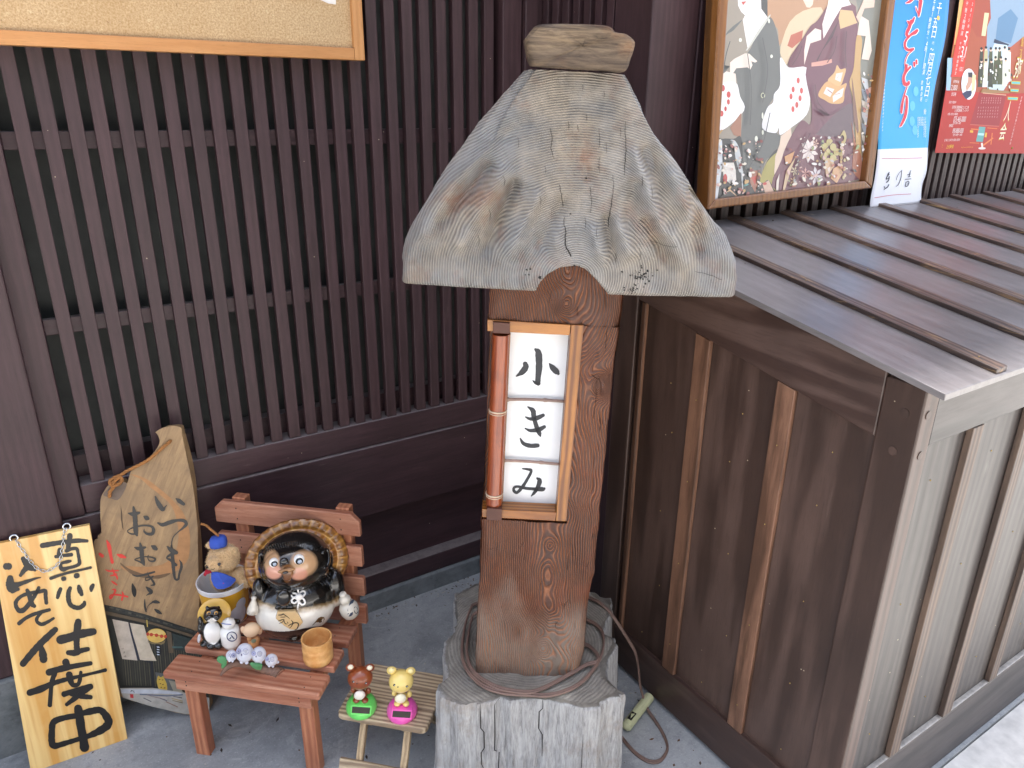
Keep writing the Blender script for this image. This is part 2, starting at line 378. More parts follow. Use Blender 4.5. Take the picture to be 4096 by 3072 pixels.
# ------------------------------------------------------------------ left lattice wall
YL = 1.842
lw = thing('lattice_wall', 'long dark brown lattice wall behind the bench with upright slats over a plank base', 'wall', Fr((.5, YL, 0), (1, 0, 0), (0, 1, 0)))
def wpart(name, bx, mat, parent, o=(0, 0, 0), bevel=.0015, **k):
    mb = MB(); mb.box(bx[0]-o[0], bx[1]-o[0], bx[2]-o[1], bx[3]-o[1], bx[4]-o[2], bx[5]-o[2]); return mb.build(name, mat, parent, bevel=bevel, **k)
oL = (.5, YL, 0)
wpart('corner_fill', (1.2435, 1.4, YL-.006, YL+.084, 0, 3.0), M['paint'], lw, oL)
wpart('backing', (-.3, 1.4, YL+.0845, YL+.11, .3, 3.0), M['back'], lw, oL)
protoslat = None
nsl = 0
for i in range(-1, 24):
    x = -.011+.04765*i
    if i < 0: continue
    if x > 1.1: break
    wv = .0285+random.uniform(-.0012, .0012)
    s = wpart('slat', (0, wv, 0, .022, .65, 3.0), M['paint'], lw, (wv/2, 0, 0)); s.location = (x+wv/2-oL[0], random.uniform(-.001, .001), 0)
for z0, z1 in ((1.014, 1.05), (1.408, 1.444), (1.9, 1.936), (2.4, 2.436)):
    wpart('rail', (-.037, 1.105, YL+.0225, YL+.04, z0, z1), M['paintx'], lw, oL)
wpart('back_rail', (-.037, 1.11, YL+.05, YL+.084, .64, .705), M['paintx'], lw, oL)
wpart('stile', (-.10, -.037, YL-.012, YL+.06, .575, 3.0), M['paint'], lw, oL, .003)
wpart('stile', (1.136, 1.196, YL-.01, YL+.05, .652, 3.0), M['paint'], lw, oL, .003)
wpart('stile', (1.2, 1.243, YL-.022, YL+.05, .652, 3.0), M['paint'], lw, oL, .003)
wpart('sill', (-.036, 1.3, YL-.006, YL+.075, .574, .649), M['paintx'], lw, oL, .003)
wpart('plank', (-.095, 1.3, YL-.014, YL+.03, .352, .572), M['paintx'], lw, oL, .003)
wpart('sunk_plank', (-.095, 1.3, YL+.045, YL+.07, .128, .36), M['paintx'], lw, oL, .002)
wpart('base_beam', (-.095, 1.3, YL-.001, YL+.08, .0665, .131), M['paintx'], lw, oL, .005)
# left pillar
pl_ = thing('wooden_pillar', 'broad dark brown pillar at the far left edge standing on the concrete block', 'pillar', Fr((-.2, 1.85, .215), (1, 0, 0), (0, 1, 0)))
wpart('shaft', (-.36, -.085, 1.80, 1.95, .216, 3.0), M['paint'], pl_, (-.2, 1.85, .215), .004)
mb = MB(); mb.box(-4, -.37, 1.86, 1.95, .216, 3); o = mb.build('side_wall', M['paint']); tag(o, 'plain dark brown wall left of the broad left pillar', 'wall')
# corner pillar and return lattice
XR = 1.262; YP = 1.385
cp = thing('wooden_pillar', 'tall square brown pillar behind the carved roof, right face lit grey, beside the framed poster', 'pillar', Fr((1.33, 1.45, 0), (1, 0, 0), (0, 1, 0)))
wpart('shaft', (XR-.004, 1.405, YP, 1.52, 0, 3.0), M['paint'], cp, (1.33, 1.45, 0), .004)
rw = thing('return_lattice', 'short brown lattice wall in the corner running back beside the tall square pillar', 'wall', Fr((XR, 1.68, 0), (1, 0, 0), (0, 1, 0)))
for i in range(7):
    y = 1.528+.0462*i
    wpart('slat', (XR, XR+.022, y, y+.027, .65, 3.0), M['paint'], rw, (XR, 1.68, 0))
wpart('backing', (XR+.045, XR+.06, 1.525, 1.84, 0, 3.0), M['back'], rw, (XR, 1.68, 0))
wpart('base_panel', (XR+.001, XR+.035, 1.525, 1.834, 0, .649), M['painty'], rw, (XR, 1.68, 0))
wpart('rail', (XR+.0225, XR+.04, 1.525, 1.834, 1.408, 1.444), M['painty'], rw, (XR, 1.68, 0))
# ------------------------------------------------------------------ right lattice wall behind the cabinet
YR = 1.372
rl = thing('lattice_wall', 'finely slatted brown wall above the cabinet, hung with the posters', 'wall', Fr((2.4, YR, 0), (1, 0, 0), (0, 1, 0)))
oR = (2.4, YR, 0); x = 1.445
greyp = wood('grey_brown_paint', hexc('3c2e2c'), hexc('56454290'[:6]), 'Z', 10, .45, .4, wear=hexc('8a7868'), wearamt=.15, specks=.6, objvar=.15, fig=.3)
while x < 4.6:
    if 2.40 < x < 2.468: x = 2.468
    p_, w_ = (.0478, .0275) if x < 2.4 else (.0432, .0265)
    wpart('slat', (x, x+w_, YR, YR+.02, 1.0, 3.0), greyp, rl, oR); x += p_
for z0, z1 in ((1.335, 1.372), (1.70, 1.735)):
    wpart('rail', (1.41, 4.6, YR+.0205, YR+.036, z0, z1), M['paintx'], rl, oR)
wpart('post', (2.397, 2.455, YR-.008, YR+.04, 1.0, 3.0), M['paint'], rl, oR, .003)
wpart('post', (1.409, 1.437, YR+.012, YR+.05, 1.0, 3.0), M['paint'], rl, oR, .003)
wpart('backing', (1.41, 4.6, YR+.055, YR+.07, 0, 3.0), M['back'], rl, oR)
# unseen upper storey and eave, added and sized to shade the frontage
mb = MB(); mb.box(-5, 8, 1.6, 2.3, 3.01, 7.08); o = mb.build('house', M['paintx']); tag(o, 'unseen upper storey wall over the lattice, sized to cast its shade', 'house')
mb = MB(); mb.hexa([(-5, 1.3, 3.0), (8, 1.3, 3.0), (8, 2.2, 3.02), (-5, 2.2, 3.02)], [(-5, 1.3, 3.05), (8, 1.3, 3.05), (8, 2.2, 3.7), (-5, 2.2, 3.7)])
o = mb.build('shade_eave', M['paintx']); tag(o, 'unseen low eave added over the frontage to cast shade', 'roof')
mb = MB(); mb.box(-14, 16, -9.5, -6.0, 0, 5.5); mb.prism([(-9.8, 5.5), (-5.4, 5.2), (-7.6, 6.8)], -14, 16, 'x'); o = mb.build('house', plain('bounce_plaster', hexc('a8a5a0'), .9)); tag(o, 'unseen pale house added across the street to shape the light', 'house')  # added out of view: blocks the low sky, pale walls bounce light back
# ------------------------------------------------------------------ cabinet with battened lid
XC = 1.162; YF = .563
cw = lambda n, d, l, ax, **k: wood(n, hexc(d), hexc(l), ax, **k)
cside = cw('cabinet_board', '3d2d26', '55423a', 'Z', s=5, rough=.42, bump=.25, dist=1.6, fig=.55, contrast=(.3, .8), wear=hexc('6c5a50'), wearamt=.12, specks=1., objvar=.12)
cbat = cw('cabinet_batten', '573c2c', '835f4a', 'Z', s=9, rough=.5, bump=.5, wear=hexc('9a7a58'), wearamt=.15, objvar=.18, fig=.4)
crail = cw('cabinet_rail', '3d2d27', '52423c', 'X', s=5, rough=.4, bump=.3, dist=1.8, wear=hexc('80583a'), wearamt=.08, objvar=.1)
cfrx = cw('cabinet_front_rail', '2a2625', '403a39', 'X', s=6, rough=.4, bump=.3, dist=1.4, objvar=.05, dust=hexc('b8b2aa'))
crly = cw('cabinet_rail_deep', '3f2e28', '55433c', 'Y', s=5, rough=.4, bump=.3, dist=1.8, wear=hexc('9a5a34'), wearamt=.08, objvar=.1)
clid = cw('cabinet_lid', '65605f', '7a7575', 'Y', s=4, rough=.36, bump=.12, dist=1.0, wear=hexc('b0a8a0'), wearamt=.06, objvar=.04, fig=.08, specks=.5, coat=.25)
clbt = cw('lid_batten', '43352f', '6a564a', 'Y', s=9, rough=.4, bump=.5, wear=hexc('c09a68'), wearamt=.9, objvar=.2, fig=.5)
CF = Fr((2.3, .95, 0), (1, 0, 0), (0, 1, 0)); cab = thing('storage_cabinet', 'long waist high dark brown wooden cabinet with a sloping battened lid on the right', 'cabinet', CF)
oC = (2.3, .95, 0); XE = 3.75; YB = 1.33
lz = lambda y: 1.077+.1766*(y-.525)      # underside of the lid
def slab(name, x0, x1, y0, y1, z0f, z1f, mat, bevel=.0015):
    mb = MB(); b = [(x0-oC[0], y-oC[1], z0f(y)) for x0, y in ((x0, y0),)]
    P = lambda x, y, z: (x-oC[0], y-oC[1], z)
    mb.hexa([P(x0, y0, z0f(y0)), P(x1, y0, z0f(y0)), P(x1, y1, z0f(y1)), P(x0, y1, z0f(y1))], [P(x0, y0, z1f(y0)), P(x1, y0, z1f(y0)), P(x1, y1, z1f(y1)), P(x0, y1, z1f(y1))])
    return mb.build(name, mat, cab, bevel=bevel)
c_ = lambda v: (lambda y: v)
slab('side_panel', XC+.014, XC+.026, YF+.03, YB, c_(.02), lambda y: lz(y)-.004, cside)
# each face board of the side
slab('end_post', XC, XC+.044, YF, YF+.072, c_(.0), lambda y: lz(YF)-.003, cside, .003)
slab('end_post', XC, XC+.04, 1.262, YB, c_(.0), lambda y: lz(y)-.003, cside, .003)
slab('side_rail', XC+.0015, XC+.03, YF+.0725, 1.2615, c_(.012), c_(.13), crly, .003)
slab('side_rail', XC+.0015, XC+.03, YF+.0725, 1.2615, lambda y: lz(y)-.13, lambda y: lz(y)-.003, crly, .003)
for y0 in (.806, 1.029, 1.235):
    slab('batten', XC+.002, XC+.0138, y0, y0+(.042 if y0 < 1.2 else .012), c_(.1305), lambda y: lz(y)-.131, cbat)
cfr = cw('cabinet_front_board', '2a2524', '403a38', 'Z', s=5, rough=.4, bump=.25, dist=1.6, fig=.5, contrast=(.35, .7), wear=hexc('8a857e'), wearamt=.15, specks=1., objvar=.1)  # greyer than the side boards: glossy reflection is put into the colour
slab('front_panel', XC+.03, XE, YF+.014, YF+.026, c_(.02), c_(1.07), cfr)
slab('front_rail', XC+.0445, XE, YF+.0015, YF+.03, c_(.965), c_(1.074), cfrx, .003)
slab('front_rail', XC+.0445, XE, YF+.0015, YF+.03, c_(.0), c_(.17), cfrx, .004)
cbf = cw('front_batten', '43362f', '645246', 'Z', s=9, rough=.5, bump=.5, wear=hexc('9a8468'), wearamt=.15, objvar=.15, fig=.4)
x = 1.358
while x < XE-.05:
    slab('batten', x, x+.038, YF+.001, YF+.0138, c_(.1705), c_(.9645), cbf); x += .2135
slab('back_panel', XC+.03, XE, YB-.012, YB, c_(0), lambda y: lz(y)-.003, cside)
slab('end_post', XE-.044, XE, YF, YF+.07, c_(0), c_(1.07), cside, .003)
# peg ends on the corner post
for (yy, zz) in ((.592, 1.028), (.598, .955)):
    mb = MB(); mb.tube([(XC-.0012-oC[0], yy-oC[1], zz), (XC+.01-oC[0], yy-oC[1], zz)], .008, 14); mb.build('peg', cside, cab, smooth=40)
for (xx, zz) in ((1.180, 1.03), (1.184, .955)):
    mb = MB(); mb.tube([(xx-oC[0], YF-.0012-oC[1], zz), (xx-oC[0], YF+.01-oC[1], zz)], .0075, 14); mb.build('peg', cside, cab, smooth=40)
rr = random.Random(5); nail = plain('brass_nail', hexc('a08a50'), .4, Metallic=.6); mb = MB(); mb.ell((0, 0, 0), (.0013, .0013, .0017), 8, 5); nl0 = mb.build('nail', nail, cab, smooth=True); nls = []
for yy in (.70, .92, 1.14):
    for zz in (.17, .35, .56, .78, .9):
        nls.append((XC+.0135-oC[0], yy+rr.uniform(-.03, .03)-oC[1], zz))
for yy in (.827, 1.05):
    for zz in (.2, .45, .7, .88): nls.append((XC+.0015-oC[0], yy-oC[1], zz+rr.uniform(-.02, .02)))
for i in range(6):
    for zz in (.3, .6, .9): nls.append((1.27+.2135*i-oC[0], YF+.0135-oC[1], zz+rr.uniform(-.03, .03)))
for i in range(9):
    for yy in (.57, .93, 1.29): nls.append((1.321+.2155*i-oC[0], yy-oC[1], lz(yy)+.0207))
for i, q_ in enumerate(nls):
    n_ = nl0 if i == 0 else nl0.copy()
    if i: COL.objects.link(n_)
    n_.location = q_
slab('lid', 1.14, XE+.05, .525, YB+.004, lambda y: lz(y), lambda y: lz(y)+.0115, clid, .001)
x = 1.303
while x < XE:
    slab('lid_batten', x, x+.036, .53, YB+.002, lambda y: lz(y)+.0117, lambda y: lz(y)+.0207, clbt, .0012); x += .2155
# ------------------------------------------------------------------ notice board
YN = 1.816
N0 = WY(1451, 243, YN); NF = Fr((N0[0], YN, N0[2]), (1, 0, 0), (0, 1, 0))
nb = thing('notice_board', 'framed tan cork notice board hung on the lattice at upper left', 'notice board', NF)
t = NT('cork'); v = t.coord(); a = t.noise(v, 260, 3, .7); b = t.noise(v, 120, 4, .7); c = t.noise(v, 5, 4, .6)
col = t.mix(t.ramp(a, .35, .65), hexc('a5855c'), hexc('cdb189')); col = t.mix(t.ramp(b, .62, .72, 0, .7), col, hexc('7b5f45')); col = t.mix(t.ramp(b, .3, .38, .6, 0), col, hexc('dfcda6'))
col = t.mix(t.ramp(c, .4, .7, 0, .35), col, hexc('a37d4c'))
M['cork'] = t.done(col, .85, t.bump(a, .3, .001))
pine = wood('pine_frame', hexc('b87e48'), hexc('cf9a62'), 'X', 9, .45, .25, contrast=(.25, .75), objvar=.03, fig=.35, blot=.08, coat=.15)
pinez = wood('pine_frame_upright', hexc('b87e48'), hexc('ca945c'), 'Z', 9, .45, .25, contrast=(.25, .75), objvar=.03, fig=.3, blot=.08, coat=.15)
mb = MB(); mb.box(-1.3, -.02, -.004, .012, .02, .75); mb.build('cork_panel', M['cork'], nb)
mb = MB(); mb.box(-1.32, -.026, -.016, .018, 0, .026); mb.build('frame_rail', pine, nb, bevel=.0015)
mb = MB(); mb.box(-.0255, 0, -.016, .018, 0, .78); mb.build('frame_stile', pinez, nb, bevel=.0015)
mb = MB(); q = NF.loc(1320, 10, -.006)
mb.prism([(q[0]-.028, q[2]+.012), (q[0]-.02, q[2]+.003), (q[0]-.004, q[2]-.002), (q[0]+.014, q[2]-.003), (q[0]+.016, q[2]+.014), (q[0]+.01, q[2]+.05), (q[0]-.03, q[2]+.05)], -.0052, -.0045)
mb.build('paper_scrap', plain('torn_paper', hexc('d8d4cc'), .7), nb)
mb = MB(); mb.box(-.62, -.13, -.0075, -.0042, NF.loc(1180, 4, -.004)[2]+.004, .5); mb.build('pinned_sheet', plain('kraft_sheet', hexc('a87f4e'), .7), nb)
# ------------------------------------------------------------------ stump
ZS = .30
zs = zt(1700, 2250, .4955)
SOUT = [(415, 160), (300, 205), (225, 245), (235, 400), (215, 545), (180, 610), (150, 690), (150, 800), (160, 930), (85, 1000), (150, 1090), (300, 1150), (480, 1120), (690, 1080), (900, 1110), (1100, 1130), (1380, 1170), (1480, 1110), (1600, 1060), (1520, 980), (1450, 860), (1555, 650), (1500, 590), (1450, 540), (1500, 420), (1515, 300), (1440, 265), (1340, 215)]
SP = [G(*zs(*q), ZS)[:2] for q in SOUT] + [A3(1.05, 1.30), A3(1.0, 1.38), A3(.93, 1.42), A3(.87, 1.45)]
SP = [A3(p[0], p[1]) for p in catmull([(*p, 0) for p in SP+[SP[0]]], 7)][:-1]
SC0 = A3(.79, 1.17); SPn = np.array(SP); nS = len(SPn)
STF = Fr((SC0[0], SC0[1], 0), (1, 0, 0), (0, 1, 0))
mb = MB(); vs = []; ring = []; wear = []; rowsz = []
for j in range(26):
    z = ZS*j/25
    sp = 1+.045*(1-j/25)**1.5 - (.012 if j == 25 else 0)
    for i in range(nS):
        p = SC0+(SPn[i]-SC0)*sp; an = i/nS*60
        d = (p-SC0)/np.linalg.norm(p-SC0); k = .007*fbm(an*.9, z*2.2, 1.)+.004*fbm(an*2.6, z*3, 4.)-.006*max(0, float(fbm(an*1.7, z*1.2, 7.))-.35)
        p = p+d*k
        vs.append((p[0]-SC0[0], p[1]-SC0[1], z-(.004 if j == 25 else 0))); ring.append(an*1.3+.8*float(fbm(an*.5, z*4))); wear.append(.75)
nside = 26; rows = nside
for q in range(1, 22):
    k = 1-.045*q if q < 21 else .02
    for i in range(nS):
        p = SC0+(SPn[i]-SC0)*k*.985
        r = np.linalg.norm(p-SC0); z = ZS+.004*fbm(p[0]*12, p[1]*12)+.003*min(q, 3)-.004
        vs.append((p[0]-SC0[0], p[1]-SC0[1], float(z))); ring.append(r/.0075+.5*float(vn(p[0]*9, p[1]*9))); wear.append(.35+.3*float(vn(p[0]*8, p[1]*8)))
    rows += 1
mb.add(vs, [(j*nS+i, j*nS+(i+1) % nS, (j+1)*nS+(i+1) % nS, (j+1)*nS+i) for j in range(rows-1) for i in range(nS)]+[tuple((rows-1)*nS+i for i in range(nS))])
mb.attr = {'ring': ring, 'wear': wear}
def stump_mat():
    t = NT('weathered_stump'); v = t.coord(); r = t.attr('ring'); wr = t.attr('wear')
    m = t.n('Mapping'); t.set(m.inputs[0], v); m.inputs[3].default_value = (18, 18, 2.2)
    g = t.noise(m.outputs[0], 9, 7, .75, .4); g2 = t.noise(m.outputs[0], 2, 6, .65, .8); n3 = t.noise(v, 9, 6, .65)
    col = t.mix(t.ramp(g, .34, .62), hexc('7c7a79'), hexc('b2b1af'))
    col = t.mix(t.math('MULTIPLY', t.ramp(g2, .5, .68), .6), col, hexc('c4c3c0'))
    col = t.mix(t.math('MULTIPLY', t.ramp(t.noise(m.outputs[0], 4, 8, .8, .8), .6, .68), .7), col, hexc('4a4541'))
    col = t.mix(t.math('MULTIPLY', t.ramp(n3, .55, .7), .5), col, hexc('8a765f'))
    ln = t.math('MULTIPLY_ADD', t.math('SINE', t.math('MULTIPLY', t.math('MULTIPLY_ADD', n3, 1.5, r), 6.283)), .5, .5)
    top = t.mix(t.ramp(t.noise(v, 14, 6, .7), .35, .65), hexc('7d776e'), hexc('a39d92')); top = t.mix(t.math('MULTIPLY', ln, .35), top, hexc('4c4742'))
    col = t.mix(t.ramp(wr, .6, .74), top, col)
    return t.done(col, .8, t.bump(t.math('ADD', g, t.math('MULTIPLY', ln, .25)), .9, .004))
st = thing('tree_stump', 'broad silvery weathered tree stump that the lantern post stands on', 'stump', STF)
mb.build('trunk', stump_mat(), st, smooth=50)
crk_m = plain('stump_crack', (.02, .017, .015), .9); rs_ = random.Random(8)
for k_ in range(7):
    i0 = rs_.randrange(55, 135); j0 = rs_.randrange(2, 14); j1 = min(25, j0+rs_.randrange(5, 20)) if k_ > 2 else 25; V_ = []
    for j in range(j0, j1+1):
        if rs_.random() < .12: i0 += rs_.choice((-1, 1))
        a_ = np.array(vs[j*nS+i0 % nS]); b_ = np.array(vs[j*nS+(i0+1) % nS]); d = A3(a_[0], a_[1], 0); d = d/np.linalg.norm(d)*.0012; e_ = (b_-a_)/np.linalg.norm(b_-a_)*.0009*(1-abs(2*(j-j0)/(j1-j0)-1)**2*.7)*(1.6 if k_ < 3 else .8)
        V_ += [a_+d-e_, a_+d+e_]
    m2 = MB(); m2.add(V_, [(2*q_, 2*q_+1, 2*q_+3, 2*q_+2) for q_ in range(j1-j0)]); m2.build('split', crk_m, st)
# ------------------------------------------------------------------ lantern post
P0 = G(2113, 2705, ZS); TL = math.radians(2.3)
ux = math.cos(TL)*hr-math.sin(TL)*ZU; uzp = math.cos(TL)*ZU+math.sin(TL)*hr
PF = Fr(P0, ux, hf, uzp)
lp = thing('lantern_post', 'carved wooden lantern post with a white paper window under a big weathered roof', 'lantern', PF)
zw = zt(1850, 1200, .663); zr = zt(1550, 50, .7232)
lx = lambda T, x, y, w=0.: PF.loc(*T(x, y), w)
xlf = [lx(zt(0, 0, 1), *q) for q in ((1906, 2691), (1904, 2646), (1906, 2547), (1913, 2399), (1918, 2250), (1920, 2300), (1923, 2082), (1935, 1800), (1956, 1220))]
xrt = [lx(zt(0, 0, 1), *q) for q in ((2300, 2715), (2318, 2670), (2332, 2622), (2344, 2522), (2354, 2448), (2364, 2349), (2376, 2250), (2374, 2300), (2400, 2082), (2420, 1863), (2444, 1640), (2473, 1400), (2496, 1200), (2510, 1050))]
def prof(P): a = sorted([(p[2], p[0]) for p in P]); return np.array([q[0] for q in a]), np.array([q[1] for q in a])
zl_, xl_ = prof(xlf); zq_, xq_ = prof(xrt)
XL = lambda z: float(np.interp(z, zl_, xl_))+.0022*float(fbm(z*13, 2.2))*(0 if z > .38 else 1); XR_ = lambda z: float(np.interp(z, zq_, xq_))+.0035*float(fbm(z*11, 7.7))
wTL = lx(zw, 150, 120); wBR = lx(zw, 630, 1335); zwin0 = lx(zw, 400, 1335)[2]; zwin1 = lx(zw, 400, 140)[2]; xwin1 = lx(zw, 700, 150)[0]; xwb = lx(zw, 630, 1335)[0]
XW = lambda z: xwb+(xwin1+.004-xwb)*(z-zwin0)/(zwin1-zwin0)
knot = lx(zw, 530, 1475); knots = [(knot[0], knot[2], .022, 1.), (lx(zs, 950, 690)[0], lx(zs, 950, 690)[2], .03, .6), (lx(zw, 850, 520)[0], lx(zw, 850, 520)[2], .022, .6), (.02, .865, .02, .9)]
def pring(x, y, z):
    x0 = .045+.03*fbm(z*2.2, 3.3); off = .03+.05*fbm(z*3.1+x*1.2, 9.1)
    r = np.sqrt((x-x0)**2+(np.abs(off)+y*.8)**2)/.0044+.9*fbm(x*14, z*5, y*9)
    for kx, kz, s, a in knots:
        d = np.sqrt((x-kx)**2+((z-kz)*.75)**2); w = a*np.exp(-(d/s)**2); r = r*(1-w)+w*(d/.0042)+a*3*np.exp(-(d/(2.4*s))**2)
    return r
TH = .17
def gridface(mb, P, nu, nv):
    """P(u, v) -> local point; a fine grid"""
    n = len(mb.v); vs = [P(i/nu, j/nv) for j in range(nv+1) for i in range(nu+1)]
    mb.v += vs; fs = [(n+j*(nu+1)+i, n+j*(nu+1)+i+1, n+(j+1)*(nu+1)+i+1, n+(j+1)*(nu+1)+i) for j in range(nv) for i in range(nu)]
    mb.f += fs; mb.c += [None]*len(fs)
mb = MB()
ZT = .955
rel = lambda x, z: .005*float(fbm(x*14, z*4, 2.))+.003*float(fbm(x*40, z*9, 6.))
def block(z0, z1, xa, xb, y0, y1, nu, nv, left=True, right=True):
    rd = .006
    fx = lambda u, z: xa(z)+(xb(z)-xa(z))*u
    gridface(mb, lambda u, v: (fx(u, z0+(z1-z0)*v), y0+rel(fx(u, z0+(z1-z0)*v), z0+(z1-z0)*v)+(rd*max(0, 1-u*40/2)**2 if left else 0)+(rd*2*max(0, 1-(1-u)*30/2)**2 if right else 0), z0+(z1-z0)*v), nu, nv)
    gridface(mb, lambda u, v: (xb(z0+(z1-z0)*v), y0+(.012 if right else 0)+(y1-y0)*u, z0+(z1-z0)*v), 16, nv)
    gridface(mb, lambda u, v: (xa(z0+(z1-z0)*v), y1-(y1-y0-(.006 if left else 0))*u, z0+(z1-z0)*v), 16, nv)
    gridface(mb, lambda u, v: (fx(u, z1), y0+(y1-y0)*v, z1), 6, 6)
    gridface(mb, lambda u, v: (fx(1-u, z0), y0+(y1-y0)*v, z0), 6, 6)
    gridface(mb, lambda u, v: (fx(1-u, z0+(z1-z0)*v), y1, z0+(z1-z0)*v), 4, nv)
block(-.012, zwin0, XL, XR_, 0, TH, 60, 110)
block(zwin0, zwin1, XW, XR_, 0, TH, 40, 110, left=False)
block(zwin0, zwin1, lambda z: XL(z)+.002, XW, .05, TH, 8, 60, right=False)
block(zwin1, ZT, XL, XR_, 0, TH, 60, 40)
V = np.array(mb.v); mb.attr['ring'] = pring(V[:, 0], V[:, 1], V[:, 2]); mb.attr['wear'] = np.clip((.24-V[:, 2])/.18+.45*fbm(V[:, 0]*20, V[:, 2]*8), 0, .85)
M['post'] = ringwood('carved_post_wood', hexc('9c5f38'), hexc('44200f'), hexc('71665c'), hexc('5c220c'), mid=hexc('34170c'), rough=.5, bump=1.1, sharp=2.2, lines=.8, cracks=.6)
mb.build('post', M['post'], lp, smooth=45)
# paper window with its frame
fr_o = wood('orange_frame_wood', hexc('6e3c12'), hexc('a06628'), 'Z', 11, .4, .3, contrast=(.3, .75), objvar=.04, fig=.5, coat=.2)
fr_x = wood('orange_frame_wood_level', hexc('784416'), hexc('a66c2e'), 'X', 11, .4, .3, contrast=(.3, .75), objvar=.04, fig=.5, coat=.2)
q = lambda x, y, w=0.: lx(zw, x, y, w)
def quadbox(name, c, y0, y1, mat, bevel=.001, parent=None):
    """four picture corners (front plane y0), real depth to y1"""
    p = [PF.loc(*zw(*k), y0) for k in c]; mb = MB(); mb.prism([(a[0], a[2]) for a in p], y0, y1); return mb.build(name, mat, parent or lp, bevel=bevel)
quadbox('frame_rail', [(150, 118), (652, 150), (646, 214), (150, 188)], -.006, .04, fr_x)
quadbox('frame_rail', [(118, 1262), (566, 1282), (560, 1334), (118, 1310)], -.006, .03, fr_x)
quadbox('frame_stile', [(655, 150), (733, 152), (628, 1336), (563, 1334)], -.005, .04, fr_o)
quadbox('inner_strip', [(272, 206), (290, 206), (244, 1215), (228, 1215)], .006, .04, fr_o)
a = q(118, 1262, 0); b = q(566, 1282, 0)
mb = MB(); mb.box(a[0]+.01, b[0], -.0045, .045, a[2]-.004, a[2]+.0015); mb.build('sill', plain('grey_sill', hexc('8e8b82'), .8, .3, 50, .2), lp, bevel=.001)
pp = [PF.loc(*zw(*k), .032) for k in ((268, 190), (650, 205), (568, 1262), (225, 1250))]
mb = MB(); mb.prism([(a[0], a[2]) for a in pp], .032, .036)
M['paper'] = plain('lantern_paper', hexc('dfe1e2'), .6, .1, 30, .02)
pp_o = mb.build('paper_panel', M['paper'], lp)
ink = plain('brush_ink', hexc('2b2d31'), .6, 0, 50, .3)
S = lambda mb, L, y=.0312, T=zw: [stroke(mb, PF, T, s, y, None) for s in L]
CH = ([[(440, 298, 8), (458, 320, 20), (462, 400, 20), (455, 480, 17), (458, 505, 13)], [(424, 486, 3), (440, 500, 9), (458, 508, 10)], [(378, 384, 14), (382, 405, 18), (360, 435, 17), (325, 460, 4)], [(524, 384, 4), (545, 410, 18), (570, 435, 16), (578, 445, 9)]],
       [[(394, 645, 4), (425, 668, 15), (430, 705, 14), (445, 760, 13), (462, 800, 14), (470, 822, 5)], [(380, 706, 4), (410, 718, 10), (450, 712, 14), (488, 695, 10)], [(378, 775, 4), (410, 788, 10), (460, 782, 14), (495, 765, 10)], [(348, 835, 4), (368, 866, 11), (410, 880, 13), (455, 878, 12)]],
       [[(362, 1018, 4), (395, 1022, 8), (415, 1032, 9), (392, 1080, 9), (360, 1130, 10), (328, 1162, 9), (310, 1150, 9), (312, 1132, 8), (335, 1126, 8), (380, 1136, 9), (430, 1140, 10), (480, 1142, 14), (494, 1138, 8)], [(450, 1075, 6), (465, 1090, 14), (456, 1125, 12), (435, 1160, 10), (415, 1183, 3)]])
for L_ in CH: mb = MB(); S(mb, L_); mb.build('brush_character', ink, pp_o)

# bamboo pole at the open corner
bam = NT('red_bamboo'); v = bam.coord(); m = bam.n('Mapping'); bam.set(m.inputs[0], v); m.inputs[3].default_value = (60, 60, 3)
g = bam.noise(m.outputs[0], 3, 4, .6); col = bam.mix(bam.ramp(g, .3, .7), hexc('6e2c10'), hexc('984a22'))
col = bam.mix(bam.math('MULTIPLY', bam.ramp(bam.noise(v, 20, 4), .55, .75), .6), col, hexc('5e2a14')); bam.done(col, .35, bam.bump(g, .15, .001), Coat_Weight=.4)
A_ = q(232, 205, .006); B_ = q(188, 1252, .006); D_ = B_-A_; rb = (q(285, 400, .006)[0]-q(182, 400, .006)[0])/2*.98
def bpt(t): return A_+D_*t
n1 = (640-205)/(1252-205); n2 = (1157-205)/(1252-205); path = []; rr_ = []
for t_ in np.linspace(0, 1, 60):
    k = 1.
    for nn in (n1, n2):
        d = (t_-nn)
        if abs(d) < .03: k += .10*math.exp(-(d/.008)**2)-.05*math.exp(-((d+.018)/.006)**2)
    path.append(bpt(t_)); rr_.append(rb*k)
mb = MB(); mb.tube(path, rr_, 20); bp = mb.build('bamboo_pole', bam.m, lp, smooth=50)
mb = MB()
for nn in (n1, n2): mb = MB(); mb.tube([bpt(nn-.004), bpt(nn+.004)], rb*1.13, 20); mb.tube([bpt(nn+.012), bpt(nn+.016)], rb*1.08, 20); mb.build('pale_node', plain('bamboo_node', hexc('b9a48c'), .7, .3, 90, .3), bp, smooth=50)
blk = plain('dark_block', hexc('4a2416'), .5, .3, 60, .25)
quadbox('corner_block', [(184, 132), (286, 140), (286, 205), (184, 200)], -.012, .03, blk)
quadbox('corner_block', [(146, 1255), (238, 1262), (236, 1334), (144, 1328)], -.014, .03, blk)
tw = plain('thin_bamboo', hexc('8d7468'), .5, .2, 80, .25)
for (x0, y0, x1, y1) in ((262, 600, 612, 608), (240, 968, 585, 988)):
    a = q(x0, y0, .024); b = q(x1, y1, .024); mb = MB(); P = []; R_ = []
    for t_ in np.linspace(0, 1, 31): P.append(a+(b-a)*t_+A3(0, 0, .0012*math.sin(t_*4))); R_.append(.0031+.0016*math.exp(-((t_-.68)/.02)**2)+.0018*math.exp(-((t_-.03)/.02)**2))
    mb.tube(P, R_, 10); mb.build('thin_bamboo_bar', tw, lp, smooth=True)
